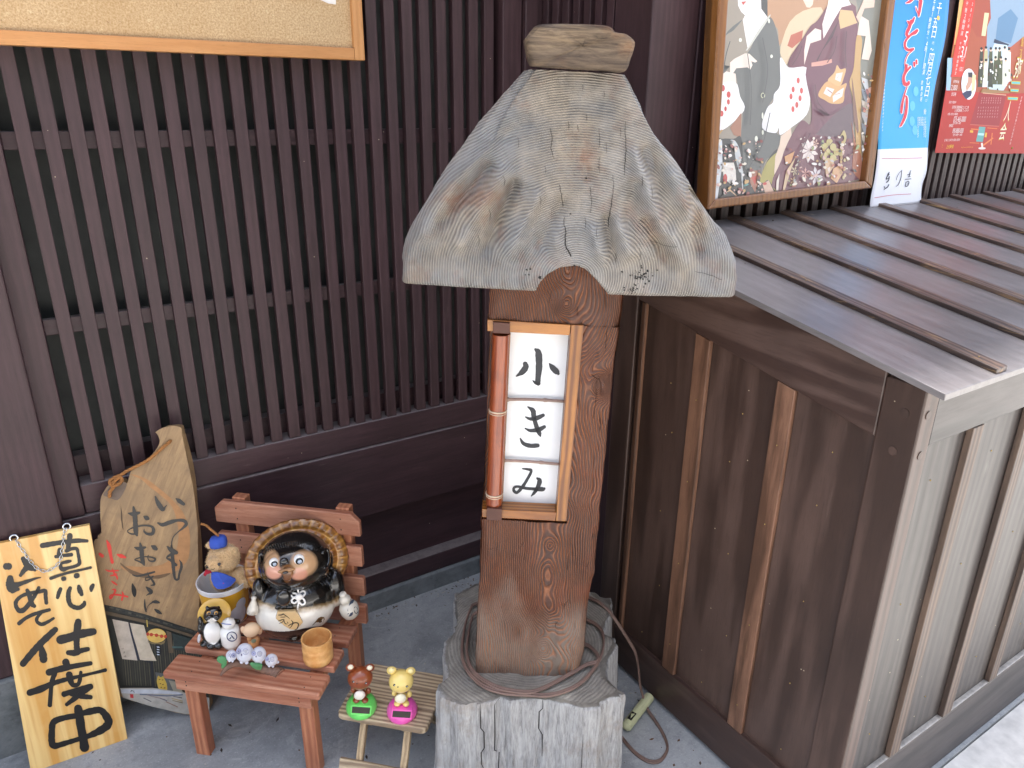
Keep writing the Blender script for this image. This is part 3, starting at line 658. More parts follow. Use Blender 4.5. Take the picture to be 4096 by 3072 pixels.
# ------------------------------------------------------------------ carved roof
YRF = -.09
ofr = lambda x, y: PF.loc(*zr(x, y), YRF)
Lp = [ofr(*k) for k in ((78, 1500), (82, 1365), (105, 1300), (145, 1215), (215, 1090), (300, 975), (440, 845), (560, 740), (600, 650), (650, 545), (720, 440), (790, 345), (815, 310))]
Rp = [ofr(*k) for k in ((1932, 1580), (1945, 1480), (1930, 1400), (1880, 1310), (1800, 1225), (1775, 1120), (1700, 1000), (1620, 880), (1530, 750), (1480, 660), (1420, 550), (1370, 450), (1315, 335))]
LO = [ofr(*k) for k in ((75, 1500), (72, 1365), (80, 1290), (120, 1195), (180, 1085), (250, 955), (370, 800), (500, 620), (640, 440), (790, 290))]
RO = [ofr(*k) for k in ((1945, 1580), (1957, 1470), (1953, 1395), (1900, 1270), (1838, 1190), (1785, 1100), (1710, 985), (1580, 790), (1480, 655), (1420, 545), (1370, 445), (1315, 330))]
zA, xA = prof(Lp); zB, xB = prof(Rp); zC, xC_ = prof(LO); zD, xD = prof(RO)
ztop = max(zA[-1], zB[-1])-.001
bot = [ofr(*k) for k in ((78, 1502), (820, 1541), (838, 1498), (880, 1448), (950, 1408), (1040, 1396), (1090, 1414), (1150, 1472), (1220, 1556), (1330, 1562), (1600, 1570), (1932, 1582))]
bx = np.array([p[0] for p in bot]); bz = np.array([p[2] for p in bot]); bz0 = np.interp(bx, [bx[0], bx[-1]], [bz[0], bz[-1]])
zlo = lambda x: float(np.interp(x, bx, bz))
zbase = lambda x: float(np.interp(x, [bx[0], bx[-1]], [bz[0], bz[-1]]))
ridges = [((640, 880), (400, 1280), 50, .009), ((700, 960), (540, 1330), 38, -.012), ((560, 860), (300, 1160), 36, -.009), ((520, 720), (200, 1230), 50, .006), ((830, 1010), (680, 1320), 44, .009), ((960, 1060), (850, 1290), 40, -.006), ((760, 620), (640, 700), 45, -.005),
          ((1380, 800), (1500, 1200), 45, .012), ((1430, 790), (1640, 1130), 55, -.010), ((1560, 900), (1660, 1130), 60, .014), ((1700, 1000), (1740, 1330), 40, -.009), ((1560, 1230), (1640, 1400), 45, .010), ((1440, 1150), (1560, 1400), 35, -.009),
          ((1280, 1180), (1330, 1330), 50, .010), ((1130, 1200), (1190, 1380), 36, .008), ((1215, 1150), (1250, 1360), 30, -.008), ((930, 1240), (960, 1360), 60, .007), ((1050, 480), (1240, 500), 60, -.005), ((1150, 420), (1150, 425), 90, .004), ((1840, 1330), (1900, 1500), 60, .004), ((1380, 950), (1330, 1150), 40, -.006)]
RG = []
for a, b, w_, h_ in ridges:
    a = ofr(*a); b = ofr(*b); RG.append((a[0], a[2], b[0], b[2], w_*.7232*1.28/F, h_))
def relief(x, z):
    h = 0
    for ax, az, bx_, bz_, w_, hh in RG:
        dx, dz = bx_-ax, bz_-az; L2 = dx*dx+dz*dz+1e-9; t_ = np.clip(((x-ax)*dx+(z-az)*dz)/L2, 0, 1); d2 = (x-ax-t_*dx)**2+(z-az-t_*dz)**2
        h = h+1.0*hh*np.exp(-d2/(w_*w_*.8))
    f_ = np.clip((z-(bz[0]+.035))/.05, 0, 1); return 1.75*h*(.12+.88*f_*f_*(3-2*f_))+.0022*fbm(x*14, z*14, 5.)+.0016*fbm(x*40, z*40, 3.)
cx_, cz_ = ofr(1030, 1460)[0], ofr(1030, 1460)[2]
def rring(x, y, z):
    h = relief(x, z); z2 = (z-cz_)*.92; r = np.sqrt(((x-cx_)*.8)**2+z2**2)
    return (r+.3*h+.003*fbm(x*5, z*5, 8.))/.0034
NUx, NVz = 190, 150
mb = MB(); vs = []
for j in range(NVz+1):
    for i in range(NUx+1):
        u, v_ = i/NUx, j/NVz
        zn = bz[0]+(ztop-bz[0])*v_
        xa = float(np.interp(zn, zA, xA)); xb = float(np.interp(zn, zB, xB)); x = xa+(xb-xa)*u
        zb = zlo(x)-bz[0]; z = zn+(zlo(x)-zbase(x))*max(0., 1-v_/.35)**1.3+(zbase(x)-bz[0])*(1-v_)**2
        if j == NVz: pass
        e = min(u, 1-u); y = YRF-float(relief(x, z))+.012*max(0, 1-e/.02)**2+.006*max(0, 1-v_/.02)**2 - .008*math.sin(math.pi*u)+.018*v_
        vs.append((x, y, z))
n_ = len(vs)
fs = [(j*(NUx+1)+i, j*(NUx+1)+i+1, (j+1)*(NUx+1)+i+1, (j+1)*(NUx+1)+i) for j in range(NVz) for i in range(NUx)]
loop = [i for i in range(NUx+1)]+[(j)*(NUx+1)+NUx for j in range(1, NVz+1)]+[NVz*(NUx+1)+i for i in range(NUx-1, -1, -1)]+[j*(NUx+1) for j in range(NVz-1, 0, -1)]
nl = len(loop); prev = loop
for d, ex, shr in ((.03, .6, 1), (.07, 1., 1), (.16, 1., 1), (.25, .3, 1)):
    cur = []
    for k in loop:
        x, y, z = vs[k]; side = 0
        i = k % (NUx+1)
        if i == 0: side = -1
        elif i == NUx: side = 1
        ox = 0
        if side == -1: ox = (float(np.interp(z, zC, xC_))-x)*1.05*ex-.001
        if side == 1: ox = (float(np.interp(z, zD, xD))-x)*1.6*ex+.001
        ox += .003*float(fbm(z*18, d*9, side*3.)) if side else 0
        cur.append(len(vs)); vs.append((x+ox, YRF+d, z))
    for a in range(nl):
        b = (a+1) % nl; fs.append((prev[b], prev[a], cur[a], cur[b]))
    prev = cur
fs.append(tuple(prev))
mb.v = vs; mb.f = fs; mb.c = [None]*len(fs); V = np.array(vs)
mb.attr['ring'] = rring(V[:, 0], V[:, 1], V[:, 2]); mb.attr['wear'] = np.clip(.15+.35*fbm(V[:, 0]*9, V[:, 2]*9, 1.)+16*relief(V[:, 0], V[:, 2])+np.where(V[:, 1] > YRF+.02, .5, 0), 0, .9)  # weathering plus painted relief shading: ridges paler, hollows darker
M['roof'] = ringwood('weathered_roof_wood', hexc('342d29'), hexc('948a7c'), hexc('979796'), hexc('7f543f'), mid=hexc('807f7d'), rough=.85, bump=1.2, sharp=1.1, lines=.62, cracks=0., warp=.35)
rf = mb.build('carved_roof', M['roof'], lp, smooth=60)
# splits and worm holes worked into the front
dk = plain('dark_crack', (.008, .007, .006), .9)
mb = MB()
def on_roof(px, py, e=.0016):
    p = ofr(px, py); x, z = p[0], p[2]; v_ = (z-bz[0])/(ztop-bz[0]); xa = float(np.interp(z, zA, xA)); xb = float(np.interp(z, zB, xB)); u = (x-xa)/(xb-xa)
    return A3(x, YRF-float(relief(x, z))-.008*math.sin(math.pi*u)+.018*v_-e, z)
for pts in ([(1032, 1398, 5), (1020, 1365, 4.2), (1003, 1320, 4), (985, 1290, 3.2), (980, 1250, 2.6), (984, 1200, 2), (974, 1165, 1.6), (978, 1130, 1)], [(1060, 1405, 2.4), (1050, 1370, 1.5), (1040, 1340, .8)], [(1222, 1190, 1), (1228, 1120, 1.8), (1240, 1040, 1.6), (1250, 960, 1.2), (1245, 900, .8)],
            [(1310, 900, 1), (1316, 820, 1.8), (1322, 740, 1.6), (1318, 650, 1.4), (1322, 600, .8)], [(900, 640, 1), (912, 700, 1.6), (905, 750, 1.2), (922, 810, .8)], [(950, 950, 1), (962, 1010, 1.5), (972, 1080, 1)], [(1050, 620, .8), (1058, 660, 1.1)], [(1120, 960, .8), (1128, 1050, 1.2), (1120, 1110, .8)], [(1470, 1270, .8), (1530, 1290, 1.2), (1590, 1285, .8)], [(1700, 1430, .8), (1780, 1450, 1.2), (1850, 1480, .8)], [(1165, 90, 1), (1160, 120, 1)])+tuple([(a_, b_, .8), (a_+dx, b_+l_*.5, 1.1), (a_+dx*.4, b_+l_, .7)] for a_, b_, dx, l_ in ((720, 690, 6, 60), (840, 1010, 8, 50), (1100, 560, 4, 40), (1170, 640, 5, 110), (1175, 800, -5, 90), (1290, 640, 4, 50), (1210, 720, 4, 60), (1090, 1130, 5, 60), (1155, 1180, -6, 60), (1400, 900, 5, 60), (1450, 950, 6, 70), (640, 900, 10, 60), (560, 1080, 10, 70), (1080, 400, 3, 30), (1200, 430, 3, 40), (1000, 600, 4, 50), (870, 850, 6, 40), (1260, 1330, 4, 50), (1390, 1300, 8, 70), (500, 1230, 8, 60))):
    P = catmull(pts, 4); vs_ = []; mb = MB()
    for i, p in enumerate(P):
        w_ = p[2]; j_ = 1.5*math.sin(i*2.1)
        vs_ += [on_roof(p[0]-w_+j_, p[1]), on_roof(p[0]+w_+j_, p[1])] if abs(P[-1][0]-P[0][0]) < abs(P[-1][1]-P[0][1])+5 else [on_roof(p[0], p[1]-w_+j_), on_roof(p[0], p[1]+w_+j_)]
    mb.add(vs_, [(2*i, 2*i+1, 2*i+3, 2*i+2) for i in range(len(P)-1)]); mb.build('split', dk, rf)
mb = MB(); rr = random.Random(2)
holes = [(770, 1420, 6), (790, 1416, 6), (762, 1448, 4), (782, 1448, 5), (845, 1462, 11), (1295, 1430, 6), (1490, 1423, 5), (1305, 1515, 5), (1100, 918, 6), (1012, 1113, 5), (1068, 1382, 4)]
for i in range(46): holes.append((1400+rr.gauss(0, 26), 1455+rr.gauss(0, 28), rr.uniform(2, 6)))
for i in range(20): holes.append((1345+rr.gauss(0, 14), 1530+rr.gauss(0, 12), rr.uniform(2, 5)))
for x, y, r in holes:
    k = rr.randrange(6, 9); vs_ = [on_roof(x+r*(1+.3*math.sin(a*7))*math.cos(a*2*math.pi/k), y+r*.8*(1+.3*math.cos(a*5))*math.sin(a*2*math.pi/k), .0008) for a in range(k)]; mb.add(vs_, [tuple(range(k))])
tag(mb.build('worm_holes', dk, rf), kind='stuff')
# ridge cap
capo = [(765, 145), (800, 100), (845, 66), (1000, 62), (1175, 68), (1235, 80), (1265, 108), (1320, 118), (1362, 148), (1371, 182), (1350, 250), (1312, 328), (1200, 322), (1000, 312), (828, 298), (798, 285), (780, 225)]
YCP = -.105
cp_ = [A3(p[0], p[1]) for p in catmull([(*k, 0) for k in capo+[capo[0]]], 5)][:-1]
cl_ = [PF.loc(*zr(*p), YCP) for p in cp_]; cc = sum(cl_)/len(cl_); mb = MB(); vs = []; nC = len(cl_)
lay = [(YCP+.003, .0), (YCP, .35), (YCP-.004, .7), (YCP-.002, .93), (YCP+.006, 1.0), (YCP+.03, 1.02), (YCP+.10, 1.03), (YCP+.20, 1.02), (YCP+.28, .97), (YCP+.285, 0.01)]
for (y, k) in lay:
    for p in cl_:
        d = p-cc; vs.append((cc[0]+d[0]*max(k, .01), y+.002*float(fbm(p[0]*30, p[2]*30, y*9)), cc[2]+d[2]*max(k, .01)+(.012*(y-YCP)*4 if k > .5 else 0)))
mb.add(vs, [(j*nC+i, j*nC+(i+1) % nC, (j+1)*nC+(i+1) % nC, (j+1)*nC+i) for j in range(len(lay)-1) for i in range(nC)]+[tuple(range(nC))[::-1], tuple((len(lay)-1)*nC+i for i in range(nC))])
# subdivide the flat front so the grain attribute follows it
V = np.array(mb.v)
t = NT('cap_wood'); v = t.coord(); m = t.n('Mapping'); t.set(m.inputs[0], v); m.inputs[3].default_value = (1.6, 3, 14)
g = t.noise(m.outputs[0], 9, 6, .7, .5); g2 = t.noise(m.outputs[0], 30, 4, .7); n3 = t.noise(v, 9, 5)
col = t.mix(t.ramp(g, .35, .62), hexc('30241b'), hexc('7c6a54')); col = t.mix(t.math('MULTIPLY', t.ramp(n3, .5, .7), .5), col, hexc('8a5c38')); col = t.mix(t.ramp(g2, .5, .7, 0, .6), col, hexc('5b4a3d'))
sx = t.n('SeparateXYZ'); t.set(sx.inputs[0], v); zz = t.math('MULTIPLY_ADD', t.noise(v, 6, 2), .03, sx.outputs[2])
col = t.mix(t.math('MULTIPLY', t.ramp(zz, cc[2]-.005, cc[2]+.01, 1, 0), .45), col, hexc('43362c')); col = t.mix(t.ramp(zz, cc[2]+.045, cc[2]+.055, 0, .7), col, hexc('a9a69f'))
M['cap'] = t.done(col, .78, t.bump(g2, .8, .002))
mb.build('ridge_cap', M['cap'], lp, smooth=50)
# ------------------------------------------------------------------ cord on the stump and the in-line switch
zc = zs
def cpts(L, zf): return [G(*zc(x, y), zf(i, x, y) if callable(zf) else zf) for i, (x, y) in enumerate(L)]
CZ = ZS+.0135
Cc = cpts([(425, 400), (375, 470), (347, 600), (338, 730), (372, 850), (450, 935), (600, 1013), (750, 1042), (860, 1044), (960, 1010), (1080, 950), (1200, 882), (1310, 822), (1385, 800), (1392, 745), (1335, 682), (1280, 655)], CZ+.004)
Bb = cpts([(430, 325), (372, 368), (330, 480), (305, 620), (300, 740), (330, 850), (400, 940), (500, 1010), (650, 1052), (850, 1066), (1000, 1070), (1150, 1030), (1270, 960), (1360, 860), (1420, 760), (1442, 650), (1430, 560), (1380, 500), (1305, 462)], CZ)
Az = [.31, .312, .30, .285, .255, .22, .18, .12, .07, .03, .012, .006, .004, .004, .004, .004, .004, .004, .004, .004]
Al = [(1325, 283), (1400, 318), (1480, 388), (1540, 468), (1600, 560), (1650, 640), (1700, 735), (1722, 850), (1735, 980), (1760, 1080), (1800, 1190), (1860, 1280), (1910, 1360), (1950, 1450), (1953, 1520), (1900, 1597), (1820, 1608), (1740, 1570), (1660, 1500), (1575, 1395)]
Aa = [G(*zc(x, y), Az[i]) for i, (x, y) in enumerate(Al)]
mid1 = [A3(.86, 1.34, .31), A3(.80, 1.33, .31)]
path = catmull(Cc[::-1][:0]+Aa[::-1]+[A3(1.0, 1.30, .315), A3(.93, 1.34, .315)]+Bb, 6)
path2 = catmull(Bb[-1:]+[A3(.99, 1.24, CZ+.004), A3(.93, 1.27, CZ+.008)]+[A3(.86, 1.30, CZ+.006)]+Cc, 6)
cordm = plain('brown_cord', hexc('735c52'), .55, .2, 90, .15)
cd = thing('power_cord', 'thin brown electric cord looped round the lantern post foot and trailing to the ground', 'cord', Fr(P0, (1, 0, 0), (0, 1, 0)))
for nm, p in (('cord_run', path), ('cord_run', path2)):
    mb = MB(); q_ = [a-P0 for a in p]
    for o_ in (-.0021, .0021): mb.tube([a+A3(o_*.8, o_*.8, o_*.3) for a in q_], .0029, 8)
    mb.build(nm, cordm, cd, smooth=True)
a = G(2500, 2912, .016); b = G(2602, 2782, .016); d = b-a; L_ = np.linalg.norm(d); d = d/L_
SWF = Fr(a*A3(1, 1, 0), A3(d[0], d[1], 0), A3(-d[1], d[0], 0)); sw = thing('cord_switch', 'pale cream plastic cord grip lying on the ground between stump and cabinet', 'switch', SWF)
cream = plain('cream_plastic', hexc('c9cba0'), .4, 0, 50, .08)
mb = MB(); P = []; R_ = []
for t_ in np.linspace(0, 1, 80):
    x = L_*t_; P.append((x, 0, .016)); e = min(t_, 1-t_); R_.append(.0135*min(1, (e/.05+.02)**.5)*(1-.045*(math.sin(t_*150) > 0)*(t_ > .45)*(t_ < .8)))
mb.tube(P, R_, 16); mb.build('grip', cream, sw, smooth=35)
mb = MB(); mb.box(L_*.14, L_*.34, -.006, .006, .0262, .0302); mb.build('slot', dk, sw)
mb = MB(); mb.prism([(L_*.17, -.002), (L_*.31, -.004), (L_*.27, .004)], .0292, .0318, 'z'); mb.build('rocker', cream, sw, bevel=.0005)
# ------------------------------------------------------------------ little garden bench
BA = math.radians(42.3); BF = Fr((.0465, 1.558, 0), (math.cos(BA), -math.sin(BA), 0), (math.sin(BA), math.cos(BA), 0)); HS = .27
bench = thing('small_bench', 'small red brown slatted wooden bench with a back, carrying the figurines', 'bench', BF)
bx_ = wood('bench_wood', hexc('96583f'), hexc('c28c70'), 'X', 10, .5, .45, contrast=(.28, .8), wear=hexc('dcb494'), wearamt=.3, objvar=.08, fig=.3, blot=.2)
bz_ = wood('bench_wood_upright', hexc('985a40'), hexc('c0825e'), 'Z', 10, .5, .4, contrast=(.28, .8), wear=hexc('d0a080'), wearamt=.25, objvar=.1, fig=.3, blot=.2)
def bp_(name, b, mat, bevel=.0022, parent=bench):
    mb = MB(); mb.box(*b); return mb.build(name, mat, parent, bevel=bevel)
for y0, y1 in ((0, .064), (.086, .150), (.171, .236)): bp_('seat_slat', (0, .384, y0, y1, HS-.019, HS), bx_, .004)
bp_('apron', (.022, .358, .008, .0225, .216, .2505), bx_)
for x0 in (.030, .318): bp_('leg', (x0, x0+.036, .0235, .05, 0, .2505), bz_)
for x0 in (.043, .321): bp_('back_post', (x0, x0+.036, .302, .328, 0, .567), bz_)
for x0 in (.044, .322): bp_('seat_rail', (x0, x0+.034, .0505, .301, .225, .2505), bz_)
for i, (z0, z1) in enumerate(((.499, .562), (.411, .468), (.322, .377), (.235, .29))):
    mb = MB(); c = .022 if i == 0 else .003
    mb.prism([(0, z0), (.388, z0), (.388, z1-c), (.388-c, z1), (c, z1), (0, z1-c)], .286, .3015); mb.build('back_slat', bx_, bench, bevel=.003)
screw = plain('screw_head', hexc('3a3531'), .4, Metallic=.5)
mb = MB(); mb.ell((0, 0, 0), (.0022, .0022, .0022), 8, 5); sc0 = mb.build('screw', screw, bench, smooth=True); scs = []
for x0 in (.061, .339):
    for z in (.515, .545, .43, .452): scs.append((x0, .2868, z))
    for y in (.015, .048, .1, .135, .19, .22): scs.append((x0+.004, y, HS-.0013))
for x0 in (.05, .33): scs += [(x0, .009, .232), (x0, .009, .243)]
for i, q_ in enumerate(scs):
    n_ = sc0 if i == 0 else sc0.copy()
    if i: COL.objects.link(n_)
    n_.location = q_
# ------------------------------------------------------------------ helper for figures: a frame that faces the viewer at a base point
def face(px, py, z, turn=0.):
    o = G(px, py, z); d = A3(o[0], o[1], 0); d = d/np.linalg.norm(d); d = rotz(turn)@d
    f = Fr(o, np.cross(d, ZU), d); f.k = float((o-CO)@fw)/F; return f
class Fig:
    def __init__(s, f, T, sc): s.f = f; s.T = T; s.u = sc*f.k      # u: metres per zoom pixel
    def p(s, x, y, w=0.): return s.f.loc(*s.T(x, y), w)
    def e(s, x, y, w, rx, ry, rz=None): # centre pixel, depth, radii in zoom pixels
        return (s.p(x, y, w), (rx*s.u, (rz if rz is not None else rx)*s.u, ry*s.u*1.06))
def topix(fig, co):
    W = (fig.f.R@co.T).T+fig.f.o-CO; d = W@fw; X = 2048+F*(W@cr)/d; Y = 1536-F*(W@cu)/d; o_ = fig.T(0, 0); s_ = fig.T(1, 0)[0]-o_[0]
    return (X-o_[0])/s_, (Y-o_[1])/s_
M['glaze'] = vcol('glazed_ceramic', .22, .15, 300, coat=.7, var=.06)
M['matte'] = vcol('matte_figure', .6, .15, 300, var=.08)
M['toy'] = vcol('toy_plastic', .28, 0, coat=.5, var=.03)
BLK = hexc('131211'); WHT = hexc('f3f0ea')
def piece(name, shapes, mat, parent, col, smooth=True):
    mb = MB()
    for s in shapes: mb.ell(s[0], s[1], 24, 14, col, s[2] if len(s) > 2 else None)
    return mb.build(name, mat, parent, smooth=smooth)
# ------------------------------------------------------------------ big raccoon dog figure
tf = face(1175, 2525, HS); tn = Fig(tf, zt(950, 2050, .33156), .33156); u = tn.u; e = tn.e; p = tn.p
tk = thing('raccoon_dog_figure', 'big black and white glazed raccoon dog figure with brown straw hat on the bench', 'figurine', tf)
hc = p(735, 560, .012)
mb = MB()
for s in (e(700, 1130, -.004, 465, 340, 350), e(690, 980, 0, 450, 260, 330), e(690, 580, -.012, 410, 325, 330), e(640, 650, -.05, 300, 230, 190), e(1095, 570, .01, 62, 120, 60), e(300, 560, .0, 50, 120, 60),
          e(1180, 900, 0, 120, 250, 150), e(270, 950, -.01, 80, 170, 100), e(480, 1425, -.02, 80, 60, 110), e(690, 1478, -.045, 105, 58, 100), e(1210, 1000, .01, 60, 130, 60), e(200, 1000, -.02, 35, 60, 40), e(560, 1030, -.105, 80, 100, 45), e(600, 740, -.107, 70, 90, 40), e(900, 1430, -.03, 110, 60, 110)):
    mb.ell(s[0], s[1], 28, 18)
pw = lambda x, y, w=-.1: p(x, y, w)
def tcol(co, nv):
    x, y, z = co[:, 0], co[:, 1], co[:, 2]; n = len(co); c = np.tile(np.array(hexc('15120f')), (n, 1))
    X, Y = topix(tn, co)
    yb = 1182-100*((X-700)/460)**2+14*fbm(X/40, Y/40)
    nz = .004*fbm(x*60, z*60, y*60)
    top = c.copy()
    wmask = np.clip((Y-yb)/26+.5, 0, 1)*(y < .06); feet = np.clip((Y-1400-50*np.clip((700-X)/400, -1, .2))/14, 0, 1)*(z < .06)
    hair = np.clip((np.abs(x-p(700, 1, -.1)[0])-.122)/.02, 0, 1)
    white = np.array(hexc('e2ddd2')); tan = np.array(hexc('a98a5c'))
    edge = np.exp(-((Y-yb)/32)**2)
    c = c*(1-wmask[:, None])+white*wmask[:, None]; c = c*(1-.6*edge[:, None])+tan*.6*edge[:, None]
    c = c*(1-.55*(hair*wmask)[:, None])+tan*.55*(hair*wmask)[:, None]
    c = c*(1-feet[:, None])+np.array(hexc('17110e'))*feet[:, None]
    # tan face patches
    for (px, py, rx, ry, colr) in ((415, 600, 95, 150, 'c39b74'), (800, 610, 160, 155, 'c39b74'), (440, 720, 100, 85, 'c98f76'), (740, 740, 110, 75, 'c98f76'), (610, 700, 90, 75, '8a5c34'), (600, 780, 50, 70, '6d4526')):
        d = np.sqrt(((X-px)/rx)**2+((Y-py)/ry)**2); a = np.clip((1.12-d)/.3, 0, 1)*(y < -.01)
        c = c*(1-a[:, None])+np.array(hexc(colr))*a[:, None]
    return c
body = blob('body', mb, .0026, M['glaze'], tk, tcol, 8)
def surf_y(obj, x, z, dflt):
    """front surface depth of a blob at local (x, z)"""
    ok, loc, nrm, _ = obj.ray_cast(Vector((x, -1, z)), Vector((0, 1, 0))); return (loc.y, nrm) if ok else (dflt, Vector((0, -1, 0)))
def onto(obj, fig, x, y, it=3):
    w_ = -.05
    for _ in range(it):
        q_ = fig.p(x, y, w_); w_, n = surf_y(obj, q_[0], q_[2], w_)
    return fig.p(x, y, w_), n
def decal(name, obj, fig, polys, mat, parent, off=.0006):
    mb = MB()
    for col, pts, dep in polys:
        c = np.mean(np.array(pts, float), 0); ctr, n = onto(obj, fig, *c); V_ = []
        for a in pts:
            q_, _ = onto(obj, fig, *a); V_.append(A3(q_[0], q_[1]-off-dep, q_[2]))
        ctr = A3(ctr[0], ctr[1]-off-dep-.0002, ctr[2]); k = len(V_); mb.add(V_+[ctr], [(i, (i+1) % k, k) for i in range(k)], col)
    return mb.build(name, mat, parent, smooth=True)
def eye(name, obj, fig, x, y, r, cols, mat, parent, k=1.):
    c, n = onto(obj, fig, x, y); mb = MB(); R_ = r*fig.u
    mb.ell((c[0], c[1]+R_*.55, c[2]), (R_, R_*.9, R_*k), 22, 14, cols[0]); 
    d = A3(-c[0]*0, -1, .25); 
    mb.ell((c[0]+R_*.04, c[1]-R_*.12, c[2]+R_*.1*k), (R_*.66, R_*.32, R_*.66*k), 18, 10, cols[1])
    if len(cols) > 2: mb.ell((c[0]+R_*.1, c[1]-R_*.34, c[2]+R_*.12*k), (R_*.40, R_*.14, R_*.4*k), 14, 8, cols[2])  # third colour is a pale highlight painted onto the pupil
    return mb.build(name, mat, parent, smooth=True)
eye('eye', body, tn, 442, 622, 55, (WHT, BLK, hexc('a9b6c6')), M['glaze'], tk); eye('eye', body, tn, 742, 590, 64, (WHT, BLK, hexc('a9b6c6')), M['glaze'], tk)
c_, _n = onto(body, tn, 560, 590); mb = MB(); mb.ell(c_, (48*u, 34*u, 44*u), 20, 12, BLK); mb.ell(c_+A3(-.006, -.006, -.002), (18*u, 14*u, 14*u), 12, 8, BLK); mb.ell(c_+A3(.006, -.006, -.002), (18*u, 14*u, 14*u), 12, 8, BLK); mb.build('nose', M['glaze'], tk, smooth=True)
c_, _n = onto(body, tn, 590, 700); mb = MB(); mb.ell(c_, (92*u, 22*u, 30*u), 20, 12, hexc('8f6334')); mb.ell(c_+A3(-.003, -.006, -.001), (32*u, 16*u, 16*u), 14, 8, hexc('2a2018')); mb.build('mouth', M['glaze'], tk, smooth=True)
for (x, y, rx, ry) in ((1060, 565, 48, 95), (292, 580, 24, 90)):
    c_, _n = onto(body, tn, x, y); mb = MB(); k = 22
    P = [c_+A3(rx*u*math.cos(a), -.002, ry*u*math.sin(a)) for a in np.linspace(-2.2, 2.2 if x > 600 else -5.5, 16)]; P = [A3(q_[0], surf_y(body, q_[0], q_[2], c_[1])[0]-.0015, q_[2]) for q_ in P]
    mb.tube(P, .0032, 8, BLK); mb.build('ear', M['glaze'], tk, smooth=True)
# furry grooves on the collar
mb = MB()
for i in range(26):
    x0 = 820+i*13; y0 = 905-i*9; pts = [(x0+14*j+6*math.sin(i*3+j), y0+26*j+4*math.sin(i+j)) for j in range(5)]
    P = [onto(body, tn, *q_)[0]+A3(0, -.0003, 0) for q_ in pts]; mb.tube(P, [.0004, .0011, .0012, .001, .0004], 5, BLK)
for i in range(24):
    x0 = 380+i*26; y0 = 420+.0006*(x0-690)**2; P = [onto(body, tn, x0+(x0-690)*.04*j, y0-18*j)[0]+A3(0, -.0002, 0) for j in range(5)]; mb.tube(P, [.0004, .0009, .001, .0009, .0004], 5, BLK)
for i in range(3):
    for j in range(5): q_ = onto(body, tn, 500+i*70+8*math.sin(j), 945+j*50)[0]; mb.ell(q_, (.0085, .004, .006), 12, 8, BLK)
mb.build('fur_relief', M['glaze'], body, smooth=True)
# straw hat: a scalloped ring of bricks behind the head
def hatcol(co):
    return None
ht_R = rotx(math.radians(-14))@rotz(0); hx, hz = 590*u, 520*u
mb = MB(); vs = []; NR, NA = 22, 168; R0 = .58
hcx = p(725, 610, .02)
for j in range(NR+1):
    t_ = j/NR; r_ = R0+(1-R0)*t_
    for i in range(NA):
        a = 2*math.pi*i/NA; sc = 1+(.018*abs(math.sin(a*15)) if t_ > .8 else 0)*(t_-.8)*5
        row = 1 if t_ > .5 else 0; brick = abs(math.sin(a*(15 if row else 13)+row)); d = .006*min(1, brick*2.2)*min(1, 5*abs(t_-.5))*min(1, 6*(1-t_)+.1)
        v = A3(hx*r_*sc*math.cos(a), -d-.004*(1-t_)+.008*t_*t_, hz*r_*sc*math.sin(a)); vs.append(ht_R@v+hcx)
for j in range(8):    # rounded dome behind
    t_ = j/7; r_ = math.cos(t_*math.pi/2)*1.0+.001
    for i in range(NA):
        a = 2*math.pi*i/NA; v = A3(hx*r_*math.cos(a), .012+.030*math.sin(t_*math.pi/2), hz*r_*math.sin(a)); vs.append(ht_R@v+hcx)
nr = NR+9; fs = [(j*NA+i, j*NA+(i+1) % NA, (j+1)*NA+(i+1) % NA, (j+1)*NA+i) for j in range(nr-1) for i in range(NA)]
mb.add(vs, fs)
t = NT('amber_hat_glaze'); v = t.coord(); g = t.noise(v, 45, 5, .65); ge = t.n('NewGeometry'); pt = t.ramp(ge.outputs['Pointiness'], .44, .56)
col = t.mix(t.ramp(g, .35, .65), hexc('a8662a'), hexc('e0a850')); col = t.mix(pt, hexc('4d2812'), col); M['hat'] = t.done(col, .3, None, Coat_Weight=.6)
mb.build('straw_hat', M['hat'], tk, smooth=True)
# bottle, tassel, plaque, coin, flower knot
br = hexc('cfc8ba')
mb = MB(); c1 = p(1345, 1160, -.035)
for (z, r_, cl) in (): pass
R0_ = rotx(0)
prf = [(.002, -125), (60, -122), (98, -85), (116, -20), (112, 40), (80, 90), (52, 108), (66, 125), (70, 150), (60, 180), (46, 198), (40, 212), (44, 232), (32, 248), (.002, 252)]
mb.lathe([(r_*u, z*u*1.06) for r_, z in prf], (c1[0], c1[1], c1[2]), 28, br, R=roty(math.radians(-14))@rotx(math.radians(4)))
sk = mb.build('sake_bottle', M['glaze'], tk, smooth=True)
blu = hexc('3f4a5c')
mb = MB()
def bdec(pts):
    V_ = []
    for (x, y) in pts:
        q_ = p(x, y, -.035); ok, loc, nrm, _ = sk.ray_cast(Vector((q_[0], -1, q_[2])), Vector((0, 1, 0)))
        if ok:
            q_ = p(x, y, loc.y); ok, loc, nrm, _ = sk.ray_cast(Vector((q_[0], -1, q_[2])), Vector((0, 1, 0)))
        V_.append(A3(q_[0], (loc.y if ok else c1[1])-.0008, q_[2]))
    mb.add(V_, [tuple(range(len(V_)))], blu)
bdec([(1395, 1060), (1415, 1075), (1400, 1120), (1375, 1170), (1340, 1215), (1322, 1220), (1330, 1180), (1360, 1130), (1370, 1085)]); bdec(circ(1428, 1175, 24, 34, 12)); bdec([(1335, 1240), (1360, 1205), (1390, 1192), (1390, 1215), (1365, 1235)])
mb.build('painted_mark', M['glaze'], sk)
